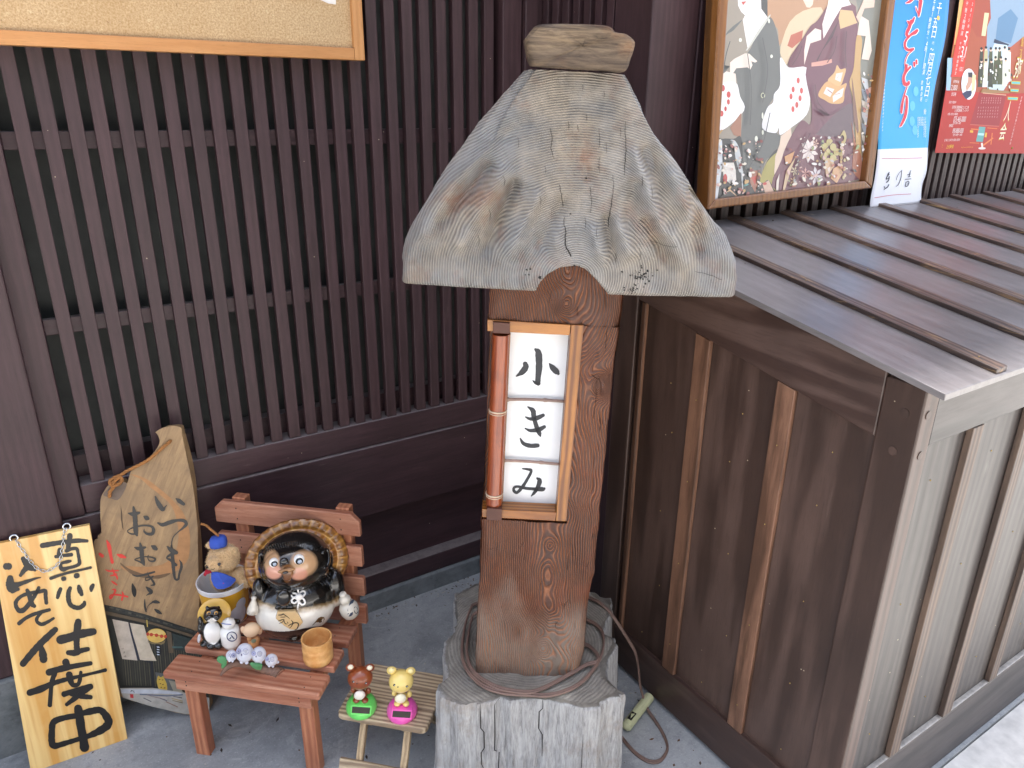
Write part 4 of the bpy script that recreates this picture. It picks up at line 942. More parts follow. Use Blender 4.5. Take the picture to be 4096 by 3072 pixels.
mb = MB(); c1 = p(190, 1130, -.03)
mb.lathe([(.001, -80*u), (70*u, -78*u), (60*u, -20*u), (32*u, 60*u), (24*u, 90*u), (30*u, 120*u), (.001, 135*u)], c1, 24, br, R=roty(math.radians(10)), wob=lambda a, z: 1+.04*math.sin(a*14)); mb.build('white_tassel', M['glaze'], tk, smooth=True)
cream_ = hexc('cfae7c')
hexp = [(485, 1202), (700, 1193), (735, 1230), (790, 1330), (712, 1420), (640, 1415), (565, 1372), (462, 1285)]
cc3, _ = onto(body, tn, 620, 1300); PLW = cc3[1]-.008
plf = Fr(tf.R@A3(0, PLW, 0)+tf.o, tf.x, tf.y)
pln = [A3(*tn.p(x, y, PLW)) for x, y in hexp]; tilt = lambda q_: q_
mb = MB(); mb.prism([(a[0], a[2]) for a in pln], PLW, PLW+.010, col=cream_); plq = mb.build('plaque', M['glaze'], tk, bevel=.0015)
mb = MB(); Tt = tn.T
for s_ in ([(492, 1238, 4), (530, 1236, 8), (560, 1222, 4)], [(545, 1222, 5), (590, 1250, 6), (628, 1280, 3)], [(520, 1262, 4), (560, 1262, 5), (580, 1258, 3)], [(490, 1310, 3), (520, 1300, 6), (560, 1290, 5), (545, 1320, 5), (500, 1340, 3)], [(560, 1300, 4), (575, 1340, 6), (600, 1345, 4)], [(600, 1320, 4), (610, 1335, 5)],
           [(612, 1370, 4), (640, 1350, 6), (700, 1330, 7), (735, 1345, 8), (720, 1400, 7), (692, 1415, 4)], [(650, 1300, 4), (668, 1330, 7), (650, 1375, 5), (625, 1395, 3)]):
    stroke(mb, Fr(tf.o, tf.x, tf.y), Tt, s_, PLW-.0006, BLK, .85)
mb.build('plaque_writing', M['matte'], plq)
decal('coin_mark', body, tn, [(hexc('6e4f26'), [(900, 1360), (925, 1330), (975, 1270), (1010, 1255), (1045, 1260), (1052, 1285), (1030, 1330), (1000, 1360)], 0), (BLK, [(975, 1290), (1010, 1285), (1020, 1320), (985, 1328)], .0004), (hexc('6e4f26'), [(984, 1298), (1004, 1295), (1010, 1312), (990, 1316)], .0008)], M['matte'], tk)
mb = MB()
for (x, y) in ((795, 955), (665, 985), (672, 1062), (790, 1082)):
    a = A3(x, y); c0 = A3(738, 1010); d = (a-c0); n = A3(-d[1], d[0])*.35
    L = [c0, c0+d*.5+n, c0+d*1.05+n*.8, c0+d*1.2, c0+d*1.05-n*.8, c0+d*.5-n, c0]; P = [onto(body, tn, *q_)[0]+A3(0, -.003, 0) for q_ in catmull([(*q_, 0) for q_ in L], 3) for q_ in [q_[:2]]]; mb.tube(P, .0026, 6, WHT)
mb.ell(onto(body, tn, 738, 1010)[0]+A3(0, -.004, 0), (.009, .005, .009), 14, 8, WHT)
for L in ([(728, 925), (736, 970)], [(742, 1050), (732, 1110), (722, 1165)]): mb.tube([onto(body, tn, *q_)[0]+A3(0, -.002, 0) for q_ in L], .0022, 6, WHT)
mb.build('flower_knot', M['glaze'], tk, smooth=True)
# ------------------------------------------------------------------ small raccoon dog figure
z4 = zt(740, 2330, .25316); sf = face(*z4(440, 1020), HS); sm = Fig(sf, z4, .25316); e = sm.e; u = sm.u
sk_ = thing('raccoon_dog_figure', 'small black and white glazed raccoon dog figure with yellow hat beside the yellow mug', 'figurine', sf)
mb = MB()
for s in (e(430, 790, 0, 165, 210, 120), e(440, 500, -.004, 140, 120, 110), e(250, 640, 0, 45, 120, 50), e(240, 740, -.004, 40, 90, 50), e(840, 615, .0, 34, 42, 34), e(720, 640, .008, 140, 60, 60), e(350, 400, 0, 28, 32, 24), e(530, 400, 0, 28, 32, 24),
          e(300, 965, -.008, 62, 42, 70), e(410, 1000, -.014, 66, 50, 70), e(530, 985, -.014, 75, 55, 75), e(380, 560, -.022, 62, 45, 40), e(490, 560, -.022, 62, 45, 40)): mb.ell(s[0], s[1], 20, 14)
def scol(co, nv):
    X, Y = topix(sm, co)
    x, y, z = co[:, 0], co[:, 1], co[:, 2]; c = np.tile(np.array(hexc('121110')), (len(co), 1))
    for (px, py, rx, ry) in ((435, 790, 135, 175), (430, 640, 100, 60), (430, 585, 36, 24), (450, 950, 36, 30)):
        d = np.sqrt(((X-px)/rx)**2+((Y-py)/ry)**2); a = np.clip((1.05-d)/.08, 0, 1)*(y < -.004); c = c*(1-a[:, None])+np.array(WHT)*a[:, None]
    return c
sb = blob('body', mb, .0014, M['glaze'], sk_, scol, 5)
for x in (375, 492): eye('eye', sb, sm, x, 492, 30, (hexc('c9964e'), BLK), M['glaze'], sk_)
mb = MB(); hcx = sm.p(465, 500, .012); Rr = rotx(math.radians(-20))
mb.lathe([(110*u, 30*u), (200*u, 16*u), (242*u, 0), (246*u, -12*u), (236*u, -20*u), (120*u, -50*u), (40*u, -90*u), (1e-4, -95*u)], hcx, 56, hexc('dcae4e'), R=Rr@rotx(math.radians(90)), wob=lambda a, z: 1+.02*math.sin(a*28)); mb.build('straw_hat', M['glaze'], sk_, smooth=25)
mb = MB(); c1 = sm.p(745, 1000, -.022)
mb.lathe([(.001, 0), (110*u, 4*u), (148*u, 90*u), (150*u, 250*u), (140*u, 330*u), (95*u, 358*u), (70*u, 370*u), (96*u, 400*u), (100*u, 440*u), (85*u, 485*u), (40*u, 505*u), (22*u, 512*u), (20*u, 528*u), (.001, 530*u)], c1, 28, WHT); jb = mb.build('sake_bottle', M['glaze'], sk_, smooth=True)
class Sub:  # decals on a lathe
    pass
def ondec(obj, fig, pts, off=.0007):
    out = []
    for (x, y) in pts:
        w_ = -.02; ok = False
        for _ in range(3):
            q_ = fig.p(x, y, w_); ok, loc, nrm, _ = obj.ray_cast(Vector((q_[0], -1, q_[2])), Vector((0, 1, 0)))
            if ok: w_ = loc.y
        q_ = fig.p(x, y, w_); out.append(A3(q_[0], w_-off, q_[2]))
    return out
mb = MB(); blu2 = hexc('39406a')
mb.tube(ondec(jb, sm, circ(740, 852, 78, 72, 24)+[(818, 852)]), .0011, 5, blu2); mb.tube(ondec(jb, sm, [(722, 822), (745, 850), (778, 890)]), [.0006, .0014, .0012], 5, blu2); mb.tube(ondec(jb, sm, [(722, 862), (712, 885), (690, 890)]), [.0012, .0012, .0006], 5, blu2); mb.tube(ondec(jb, sm, [(570, 640), (640, 655), (720, 660), (800, 635)]), .0012, 5, hexc('8d93c0'))
mb.build('painted_mark', M['matte'], jb, smooth=True)
piece('white_tag', [(sm.p(222, 885, -.012), (24*u, 10*u, 80*u), roty(math.radians(12)))], M['glaze'], sk_, hexc('c9c9cc'))
# ------------------------------------------------------------------ monkey figurine
mf = face(*z4(1090, 1000), HS); mk = Fig(mf, z4, .25316); e = mk.e
mo = thing('monkey_figurine', 'tiny orange clay monkey with big ears behind the owls', 'figurine', mf)
piece('body', [e(1085, 945, 0, 88, 95, 70), e(1020, 880, -.006, 42, 50, 40), e(1130, 900, -.004, 50, 60, 40)], M['matte'], mo, hexc('cf9560'))
hd = piece('head', [e(1050, 748, -.004, 128, 112, 105)], M['matte'], mo, hexc('f0cda6'))
piece('ear', [e(915, 745, 0, 36, 60, 16)], M['matte'], mo, hexc('f0cda8')); piece('ear', [e(1180, 765, 0, 40, 64, 16)], M['matte'], mo, hexc('f0cda8'))
piece('crown', [e(1050, 690, 0, 92, 55, 92)], M['matte'], mo, hexc('b5683a')); piece('leaf_mark', [e(1085, 925, -.017, 38, 36, 8)], M['matte'], mo, hexc('7d8468')); piece('red_cushion', [e(1090, 985, .008, 125, 26, 80)], M['matte'], mo, hexc('a32822'))
# ------------------------------------------------------------------ owls on a branch
of = face(*z4(1060, 1450), HS); ow = Fig(of, z4, .25316); e = ow.e; p = ow.p; u = ow.u
ob = thing('owl_ornament', 'row of four pale grey clay owls perched on a brown branch', 'ornament', of)
mb = MB(); P = []; R_ = []
for (x, y, r_, w_) in ((560, 1470, 14, -.012), (610, 1400, 30, -.006), (690, 1320, 52, .0), (800, 1275, 58, .004), (950, 1290, 60, .006), (1100, 1320, 62, .004), (1230, 1360, 74, 0), (1350, 1390, 92, -.006), (1440, 1430, 104, -.014), (1500, 1465, 108, -.022)): P.append((*p(x, y, w_), r_*u))
Q = [];  A_ = catmull([(a[0], a[1], a[2]) for a in P], 5); RR = np.interp(np.linspace(0, 9, len(A_)), range(10), [a[3] for a in P]); RR = RR*(1+.06*np.sin(np.arange(len(A_))*1.7))
mb.tube(A_, RR, 20, hexc('765848'))
A0 = np.array(A_[-1]); dA = A0-np.array(A_[-3]); dA = dA/np.linalg.norm(dA)
br_ = mb.build('branch', vcol('brown_clay', .6, .6, 220, var=.3), ob, smooth=50)
mb = MB(); Rm = np.array(Vector(dA).to_track_quat('Z', 'Y').to_matrix())
for k_, c_2 in ((.82, 'b08a74'), (.6, '94695a'), (.38, 'b08a74'), (.18, '94695a')): mb.lathe([(.0001, .0012-k_*.0008), (RR[-1]*k_, .0008-k_*.0007), (RR[-1]*k_, -.001)], A0+dA*.0005, 24, hexc(c_2), R=Rm)
mb.build('cut_end', M['matte'], br_)
og = hexc('d2d3dc')
for (x, y, rx, ry, w_, fx, ex) in ((732, 1155, 82, 88, .0, -18, 0), (942, 1110, 130, 150, 0, -48, 1), (1165, 1140, 112, 128, 0, -48, 1), (1365, 1225, 96, 98, -.006, -40, 1)):
    o1 = piece('owl', [e(x, y, w_, rx, ry, rx*.9), e(x-rx*.35, y+ry*.95, w_-.006, rx*.22, ry*.16, rx*.3), e(x+rx*.25, y+ry*1.0, w_-.006, rx*.22, ry*.16, rx*.3)]+([e(x+rx*1.0, y+ry*.35, w_+.002, rx*.28, ry*.22)] if x > 1300 else []), vcol('owl_clay', .5, .3, 160, var=.08) if x < 800 else bpy.data.materials['owl_clay'], ob, og)
    mb = MB(); k = rx/130
    if ex == 0: E_ = ((x-28, y-15, 26), (x+34, y-5, 32))
    else: E_ = ((x-rx*.72, y-ry*.15, 38*k), (x+rx*.12, y-ry*.12, 44*k))
    for i_, (a, b, r_) in enumerate(E_):
        mb.tube(ondec(o1, ow, circ(a, b, r_, r_*1.1, 18)+[(a+r_, b)], .0002), .0005, 5, hexc('8c90b4')); V_ = ondec(o1, ow, circ(a, b, r_*.9, r_, 14), .0005); mb.add(V_, [tuple(range(14))], hexc('9ba0c2') if (ex and i_ == 0) or (not ex and i_ == 1) else hexc('c3c6d4'))
        c3 = ondec(o1, ow, [(a, b)], .0008)[0]; mb.ell(c3, (.0011, .0008, .0011), 8, 6, hexc('5b4a58'))
    mb.ell(ondec(o1, ow, [(x-rx*.38 if ex else x-12, y+ry*.22)], .0006)[0], (.0016*k, .0012, .0032*k), 8, 6, hexc('6a6480'))
    mb.build('face', M['matte'], o1, smooth=True)
def leafm(name, pts, w_):
    mb = MB(); c = np.mean(np.array(pts, float), 0); V_ = [ow.p(*q_, w_) for q_ in pts]; cc_ = ow.p(*c, w_-.005); n = len(V_)
    mb.add(V_+[cc_]+[v_+A3(0, .004, 0) for v_ in V_], [(i, (i+1) % n, n) for i in range(n)]+[(i, (i+1) % n, n+1+(i+1) % n, n+1+i) for i in range(n)], hexc('4f8a58')); return mb.build(name, M['matte'], ob, smooth=40)
leafm('leaf', [(505, 1215), (530, 1180), (590, 1168), (640, 1190), (662, 1245), (655, 1300), (620, 1340), (580, 1370), (570, 1320), (590, 1290), (545, 1275), (505, 1240)], -.004)
leafm('leaf', [(1025, 1290), (1060, 1275), (1120, 1285), (1180, 1290), (1222, 1300), (1218, 1345), (1190, 1385), (1130, 1378), (1070, 1345)], -.014)
# ------------------------------------------------------------------ wooden cup
z2 = zt(600, 2450, .3749); wf = face(*z2(1800, 500), HS); wc = Fig(wf, z2, .3749); u = wc.u
cup = thing('wooden_cup', 'round orange tan wooden cup on the right end of the bench seat', 'cup', wf)
Rw = 160*u; Hc = 340*u*.86
t = NT('bamboo_cup'); v = t.coord(); a = t.n('TexChecker'); t.set(a.inputs[0], v); a.inputs['Scale'].default_value = 46; g = t.noise(v, 30, 4, .6)
col = t.mix(t.ramp(g, .3, .7), hexc('c98a48'), hexc('e6b878')); col = t.mix(t.math('MULTIPLY', a.outputs['Fac'], .16), col, hexc('b9743a')); M['cup'] = t.done(col, .45, t.bump(g, .2, .001), Coat_Weight=.2)
mb = MB(); Pf = [(.0005, 0), (Rw*.86, 0), (Rw*.93, .003)]
for i in range(1, 9): z = Hc*i/9; Pf += [(Rw*(.965+.012*(i%3)), z), (Rw*(.97+.012*(i%3)), z+Hc/14), ]
Pf += [(Rw, Hc*.97), (Rw*.99, Hc), (Rw*.9, Hc), (Rw*.88, Hc*.93), (Rw*.82, .012), (Rw*.78, .009), (.0005, .008)]
mb.lathe(Pf, (0, 0, .0), 48); mb.build('cup_wall', M['cup'], cup, smooth=35)
# ------------------------------------------------------------------ mug with the teddy bear
z5 = zt(750, 2000, .36166); gf = face(*z5(455, 1290), HS); mg = Fig(gf, z5, .36166); u = mg.u; p = mg.p
mug = thing('yellow_mug', 'white and yellow ceramic mug holding the teddy bear', 'mug', gf)
Rt = 272*u; Rb_ = 215*u; Hm = (p(455, 900, 0)[2]-p(455, 1300, 0)[2])*1.0; Hm = float(p(450, 848, 0)[2])
def mugmat():
    t = NT('mug_glaze'); v = t.coord(); sx = t.n('SeparateXYZ'); t.set(sx.inputs[0], v); z = sx.outputs[2]
    r2 = t.math('SQRT', t.math('ADD', t.math('MULTIPLY', sx.outputs[0], sx.outputs[0]), t.math('MULTIPLY', sx.outputs[1], sx.outputs[1])))
    outer = t.math('GREATER_THAN', r2, t.math('MULTIPLY_ADD', z, (Rt-Rb_)/Hm, Rb_-.0022))
    band = t.math('MULTIPLY', outer, t.math('MULTIPLY', t.math('GREATER_THAN', z, .006), t.math('LESS_THAN', z, Hm-.014))); col = t.mix(band, hexc('e4e4e4'), hexc('d8a22c'))
    return t.done(col, .2, None, Coat_Weight=.6)
mb = MB(); mb.lathe([(.0005, 0), (Rb_*.96, 0), (Rb_, .003), (Rb_+(Rt-Rb_)*.5, Hm*.45), (Rt, Hm-.001), (Rt-.001, Hm), (Rt-.0035, Hm-.001), (Rb_*.93, .012), (.0005, .01)], (0, 0, 0), 56); mgo = mb.build('mug_wall', mugmat(), mug, smooth=35)
mb = MB(); P = [A3(Rt*.93, .02, Hm*.88), A3(Rt*1.22, .03, Hm*.9), A3(Rt*1.36, .035, Hm*.7), A3(Rt*1.3, .03, Hm*.4), A3(Rt*.9, .02, Hm*.22)]; mb.tube(catmull(P, 6), .0045, 12, hexc('e4e4e4')); mb.build('handle', vcol('mug_white', .2, coat=.6), mug, smooth=True)
def mugdecal(cx, cz, rx, rz, col, off):   # angle, height
    V_ = []; n = 28
    for i in range(n):
        a = cx+rx*math.cos(2*math.pi*i/n); z = cz+rz*math.sin(2*math.pi*i/n); z = min(max(z, .002), Hm-.003); r_ = Rb_+(Rt-Rb_)*z/Hm+off; V_.append((r_*math.sin(a), -r_*math.cos(a), z))
    a = cx; r_ = Rb_+(Rt-Rb_)*cz/Hm+off+.0002; k = len(V_); return V_, col
mb = MB()
for (a, z, rx, rz) in ((.45, .034, .42, .028), (.62, .062, .26, .017), (-.55, .05, .2, .018)):
    for (k1, cl, off) in ((1.06, hexc('4a4c58'), .0004), (1., hexc('d5d6dc'), .0007)):
        rows = []
        for j in range(7):
            q_ = j/6; V_, _ = mugdecal(a, z, rx*k1*q_+.0001, rz*k1*q_+.0001, cl, off); rows.append(V_)
        vv = [x_ for r_ in rows for x_ in r_]; mb.add(vv, [(j*28+i, j*28+(i+1) % 28, (j+1)*28+(i+1) % 28, (j+1)*28+i) for j in range(6) for i in range(28)], cl)
mb.build('printed_spots', vcol('mug_print', .25, coat=.5), mgo, smooth=True)
# teddy
bf_ = Fr(gf.o+A3(0, 0, 0), gf.x, gf.y); td = thing('teddy_bear', 'fluffy tan teddy bear with blue cap and bib sitting in the yellow mug', 'toy', bf_); e = mg.e
t = NT('teddy_fur'); a = t.n('Attribute'); a.attribute_name = 'col'; v = t.coord(); g = t.noise(v, 260, 4, .75)
col = t.mix(t.ramp(g, .3, .7), (.68, .62, .55), (1., 1., 1.)); M['fur'] = t.done(t.mix(1., a.outputs['Color'], col, 'MULTIPLY'), .95, t.bump(g, 1., .006), Sheen_Weight=.3)
fur = hexc('f0cc98'); mb = MB()
for s in (e(400, 640, -.006, 165, 150, 140), e(300, 700, -.03, 85, 75, 75), e(400, 860, .0, 130, 150, 110), e(600, 850, -.02, 70, 80, 60), e(640, 915, -.034, 62, 55, 50), e(500, 590, -.022, 62, 82, 30), e(250, 500, .0, 42, 45, 24), e(560, 800, -.008, 90, 60, 60)): mb.ell(s[0], s[1], 24, 16)
def fcol(co, nv): c = np.tile(np.array(fur), (len(co), 1)); return c
tb = blob('body', mb, .002, M['fur'], td, fcol, 3)
# tufts: many small hairs standing from the plush
mb = MB(); rs = random.Random(4); me = tb.data
for k in range(5200):
    pl2 = me.polygons[rs.randrange(len(me.polygons))]; c = A3(*pl2.center); n = A3(*pl2.normal)
    if n[1] > .4: continue
    n = n+A3(rs.uniform(-.6, .6), rs.uniform(-.4, .4), rs.uniform(-.8, .3)); n = n/np.linalg.norm(n); l = rs.uniform(.003, .0058); s_ = np.cross(n, A3(rs.uniform(-1, 1), rs.uniform(-1, 1), rs.uniform(-1, 1))); s_ = s_/np.linalg.norm(s_)*.0004
    f_ = rs.uniform(.75, 1.15); mb.add([c-s_, c+s_, c+n*l], [(0, 1, 2)], tuple(min(1, q_*f_) for q_ in fur))
mb.build('plush', M['matte'], tb)
piece('nose', [e(232, 733, -.036, 30, 22, 22)], M['matte'], td, hexc('17181f'))
c_, _n = onto(tb, mg, 350, 708); piece('eye', [(c_+A3(0, -.001, 0), (18*u, 12*u, 18*u))], M['toy'], td, hexc('14151c'))
mb = MB(); mb.tube([onto(tb, mg, x, y)[0]+A3(0, -.001, 0) for x, y in ((262, 762), (285, 765), (302, 752))], .0007, 5, hexc('2b1c14')); mb.build('smile', M['matte'], td)
felt = vcol('blue_felt', .95, .4, 300, var=.15)
bluef = hexc('3c58b4'); capc = p(340, 460, -.006); mb = MB(); mb.lathe([(.0005, .014), (70*u, .013), (86*u, .006), (90*u, -.004), (84*u, -.012), (.0005, -.012)], capc, 30, bluef, R=rotx(math.radians(-12)), wob=lambda a, z: 1+.04*math.sin(a*6)); cp2 = mb.build('cap', felt, td, smooth=True)
rope = vcol('twisted_rope', .85, .6, 220, var=.35)
def ropemesh(P, r, col, k=6, turns=90.):
    P = catmull(P, 12); n = len(P); mb = MB(); L = [0]
    for i in range(1, n): L.append(L[-1]+np.linalg.norm(P[i]-P[i-1]))
    for ph in (0, 2.094, 4.189):
        Q = []
        for i, q_ in enumerate(P):
            t_ = P[min(i+1, n-1)]-P[max(i-1, 0)]; t_ = t_/np.linalg.norm(t_); a = np.cross(t_, A3(.3, 1, .1)); a = a/np.linalg.norm(a); b = np.cross(t_, a); an = L[i]/(r*7.5)*2*math.pi+ph; Q.append(q_+(a*math.cos(an)+b*math.sin(an))*r*.52)
        mb.tube(Q, r*.58, 7, col)
    return mb
ro = hexc('a8713c')
ropemesh([p(345, 400, -.006), p(300, 360, -.004), p(250, 320, 0), p(205, 280, .004), p(150, 262, .010)], .0028, ro).build('cap_cord', rope, cp2, smooth=True)
mb = MB(); V_ = [p(x, y, w_) for x, y, w_ in ((262, 800, -.040), (330, 800, -.047), (410, 820, -.05), (530, 872, -.046), (535, 890, -.047), (480, 950, -.066), (400, 985, -.072), (330, 985, -.072), (290, 950, -.066), (262, 880, -.052))]; c = sum(V_)/len(V_)+A3(0, -.004, 0); n = len(V_)
mb.add(V_+[c]+[a+A3(0, .003, 0) for a in V_], [(i, (i+1) % n, n) for i in range(n)]+[(i, (i+1) % n, n+1+(i+1) % n, n+1+i) for i in range(n)], bluef); mb.ell(c+A3(.0, -.002, -.006), (.005, .0015, .0035), 10, 6, hexc('c0305a')); mb.build('bib', felt, td, smooth=30)
mb = MB()
for L in ([(250, 790), (205, 780), (185, 820), (230, 805), (262, 792)], [(262, 795), (215, 800), (190, 835)]): mb.tube([p(x, y, -.045) for x, y in L], .003, 8, hexc('a32234'))
mb.build('ribbon', felt, td, smooth=True)
# ------------------------------------------------------------------ small stool
z3 = zt(1250, 2350, .4351); HT = .16
SA = math.radians(-44.6); A_ = G(*z3(215, 1165), HT); SF = Fr((A_[0], A_[1], 0), (math.cos(SA), math.sin(SA), 0), (-math.sin(SA), math.cos(SA), 0))
stl = thing('small_stool', 'low weathered tan wooden folding stool between bench and stump', 'stool', SF)
swd = wood('stool_wood', hexc('8f7a62'), hexc('c9b494'), 'X', 13, .65, .6, contrast=(.3, .7), wear=hexc('5b4a3c'), wearamt=.25, objvar=.08, fig=.55, blot=.15)
swz = wood('stool_wood_upright', hexc('9c8465'), hexc('c4ab86'), 'Z', 13, .65, .5, contrast=(.3, .7), objvar=.08, fig=.4, blot=.15)
W_ = .222
for i in range(3):
    y0, y1 = i*.0595, i*.0595+.0585; mb = MB(); r_ = .014
    if i == 0: o_ = [(r_, 0), (W_-r_, 0), (W_-.004, .004), (W_, r_), (W_, y1), (0, y1), (0, r_), (.004, .004)]
    elif i == 2: o_ = [(0, y0), (W_, y0), (W_, y1-r_), (W_-r_, y1), (r_, y1), (0, y1-r_)]
    else: o_ = [(0, y0), (W_, y0), (W_, y1), (0, y1)]
    mb.prism(o_, HT-.0145, HT, 'z'); mb.build('top_board', swd, stl, bevel=.003)
lg = lambda x, y, w_=.0: SF.loc(*z3(x, y), w_)
for xx in (.075, .165): mb = MB(); mb.box(xx-.008, xx+.008, .012, .16, HT-.0285, HT-.0148); mb.build('batten', swz, stl, bevel=.0015)
for x1 in (.058, .168):
    mb = MB(); x0 = x1
    mb.hexa([(x0-.008, -.045, 0), (x0+.008, -.045, 0), (x0+.008, -.029, 0), (x0-.008, -.029, 0)], [(x1-.008, .03, HT-.015), (x1+.008, .03, HT-.015), (x1+.008, .046, HT-.015), (x1-.008, .046, HT-.015)]); mb.build('leg', swz, stl, bevel=.0015)
    mb = MB(); x0 = x1+.017
    mb.hexa([(x0-.007, .17, 0), (x0+.007, .17, 0), (x0+.007, .186, 0), (x0-.007, .186, 0)], [(x0-.007, .08, HT-.03), (x0+.007, .08, HT-.03), (x0+.007, .096, HT-.03), (x0-.007, .096, HT-.03)]); mb.build('leg', swz, stl, bevel=.0015)
mb = MB(); zz_ = .042; yy = -.045+.075*zz_/(HT-.015)
mb.hexa([(.014, yy-.017, zz_-.013), (.205, yy-.017, zz_-.013), (.205, yy-.008, zz_-.016), (.014, yy-.008, zz_-.016)], [(.014, yy-.005, zz_+.014), (.205, yy-.005, zz_+.014), (.205, yy+.004, zz_+.011), (.014, yy+.004, zz_+.011)]); mb.build('foot_bar', swd, stl, bevel=.001)
# ------------------------------------------------------------------ two solar bobbing toys
def solar(name, label, cx, cy, basec, bodyc, bellyc, earc, hy, bell):
    f = face(*z3(cx, cy), HT); g_ = Fig(f, z3, .4351); u = g_.u; o = thing(name, label, 'toy', f, 'solar toys on the stool')
    mb = MB(); mb.lathe([(.0005, 0), (.95, 0), (1., .10), (1.0, .3), (.93, .55), (.80, .80), (.6, 1.0), (.35, 1.1), (.0005, 1.13)], (0, 0, 0), 40)
    mb.v = [(x*140*u*(1.), y*150*u*(1.)*(.86 if y > 0 else 1.05), z*125*u) for x, y, z in mb.v]; mb.c = [basec]*len(mb.f)
    bs = mb.build('base', M['toy'], o, smooth=50)
    # the sloping front with the dark cell
    def fr3(x, y): q_ = ondec(bs, g_, [(x, y)], 0)[0]; return q_
    x0, y0 = cx, cy; c4 = [(-88, -8), (70, 2), (62, 50), (-94, 40)]
    def plate(name, off, q4, dn, col):
        V_ = [g_.p(x0+a, y0+b, -.030-off-(b+10)*1.1e-4) for a, b in q4]; mb = MB(); mb.hexa([v_+A3(0, dn, 0) for v_ in V_], V_, col); mb.build(name, M['toy'], o, bevel=.0006)
    plate('panel_rim', 0, [(-102, 62), (84, 74), (92, -12), (-94, -22)], .02, tuple(min(1, q_*1.12) for q_ in basec)); plate('solar_cell', .0012, [(-92, 48), (72, 58), (80, 2), (-86, -8)], .0009, hexc('16100c'))
    e = g_.e; by = hy
    mb = MB()
    for s in (e(bell, by+175, -.002, 62, 62, 46), e(bell-62, by+125, -.004, 24, 32, 20), e(bell+75, by+135, -.004, 24, 34, 20), e(bell-35, by+220, -.016, 30, 18, 34), e(bell+45, by+222, -.016, 30, 18, 34)): mb.ell(s[0], s[1], 22, 14, bodyc)
    bd = mb.build('body', M['toy'], o, smooth=True)
    piece('belly', [e(bell-5, by+175, -.016, 50, 50, 24)], M['toy'], o, bellyc)
    hd = piece('head', [e(bell, by+15, -.006, 112, 100, 96)], M['toy'], o, bodyc)
    for s_ in (-1, 1):
        mb = MB()
        for (c_, k_, w_) in ((bodyc, 1., -.002), (earc, .6, -.010)): s = e(bell+s_*88+(0), by-82+(6 if s_ > 0 else 0), w_, 44*k_, 40*k_, 24*k_); mb.ell(s[0], s[1], 18, 12, c_)
        mb.build('ear', M['toy'], hd, smooth=True)
    piece('muzzle', [e(bell-20, by+75, -.022, 46, 26, 20)], M['toy'], hd, bellyc)
    mb = MB()
    for (a, b) in ((-62, 52), (52, 64)): c_ = ondec(hd, g_, [(bell+a, by+b)], .0)[0]; mb.ell(c_, (13*u, 6*u, 11*u), 12, 8, BLK); mb.ell(c_+A3(.0008, -.0022, .001), (4*u, 3*u, 4*u), 8, 6, WHT)
    c_ = g_.p(bell-30, by+70, -.032); mb.ell(c_, (7*u, 4*u, 5*u), 10, 6, BLK); mb.build('eyes', M['toy'], hd, smooth=True)
    return o
solar('solar_toy', 'bobbing brown bear toy on a bright green solar base', 452, 1105, hexc('6fdc66'), hexc('8a4320'), hexc('efe6da'), hexc('e8dcc0'), 815, 438)
solar('solar_toy', 'bobbing pale yellow bear toy on a bright pink solar base', 825, 1143, hexc('ee5cb4'), hexc('ecd07a'), hexc('f4ecd0'), hexc('f0dc9a'), 845, 815)
# ------------------------------------------------------------------ leaning sign with chain
def plane3(a, b, c, name=None):
    x_ = (b-a)/np.linalg.norm(b-a); n = np.cross(c-a, x_); n = n/np.linalg.norm(n)
    if n@(a-CO) < 0: n = -n
    return Fr(a, x_, n)
ink_b = plain('thick_black_ink', hexc('1c1a19'), .35, .15, 60, .2)
a = G(124, 3092); b = G(510, 2956); c = WY(358, 2100, 1.77)
SG = plane3(a, b, c); TI = zt(0, 0, 1)
sg = thing('wooden_sign', 'yellow pine sign board with bold black brush writing and a chain, leaning at lower left', 'sign', SG)
t = NT('yellow_pine'); v = t.coord(); m = t.n('Mapping'); t.set(m.inputs[0], v); m.inputs[3].default_value = (1, 1, .035)
nz = t.noise(m.outputs[0], 30, 3, .5, .3); nw = t.noise(m.outputs[0], 110, 3, .6); n5 = t.noise(v, 6, 4)
col = t.mix(t.ramp(nz, .42, .62), hexc('efcb85'), hexc('d79f50')); col = t.mix(t.ramp(nw, .55, .8, 0, .5), col, hexc('c98b44')); col = t.mix(t.ramp(n5, .55, .75, 0, .35), col, hexc('f4dda0'))
M['sign'] = t.done(col, .35, t.bump(nz, .05, .001), Coat_Weight=.35)
co_ = [SG.loc(*q_, 0) for q_ in ((124, 3092), (510, 2956), (358, 2100), (-38, 2181))]
mb = MB(); mb.prism([(q_[0], q_[2]) for q_ in co_], 0, .014); sgb = mb.build('board', M['sign'], sg, bevel=.0012)
T8 = zt(0, 2050, .27132); T9 = zt(0, 2400, .40521)
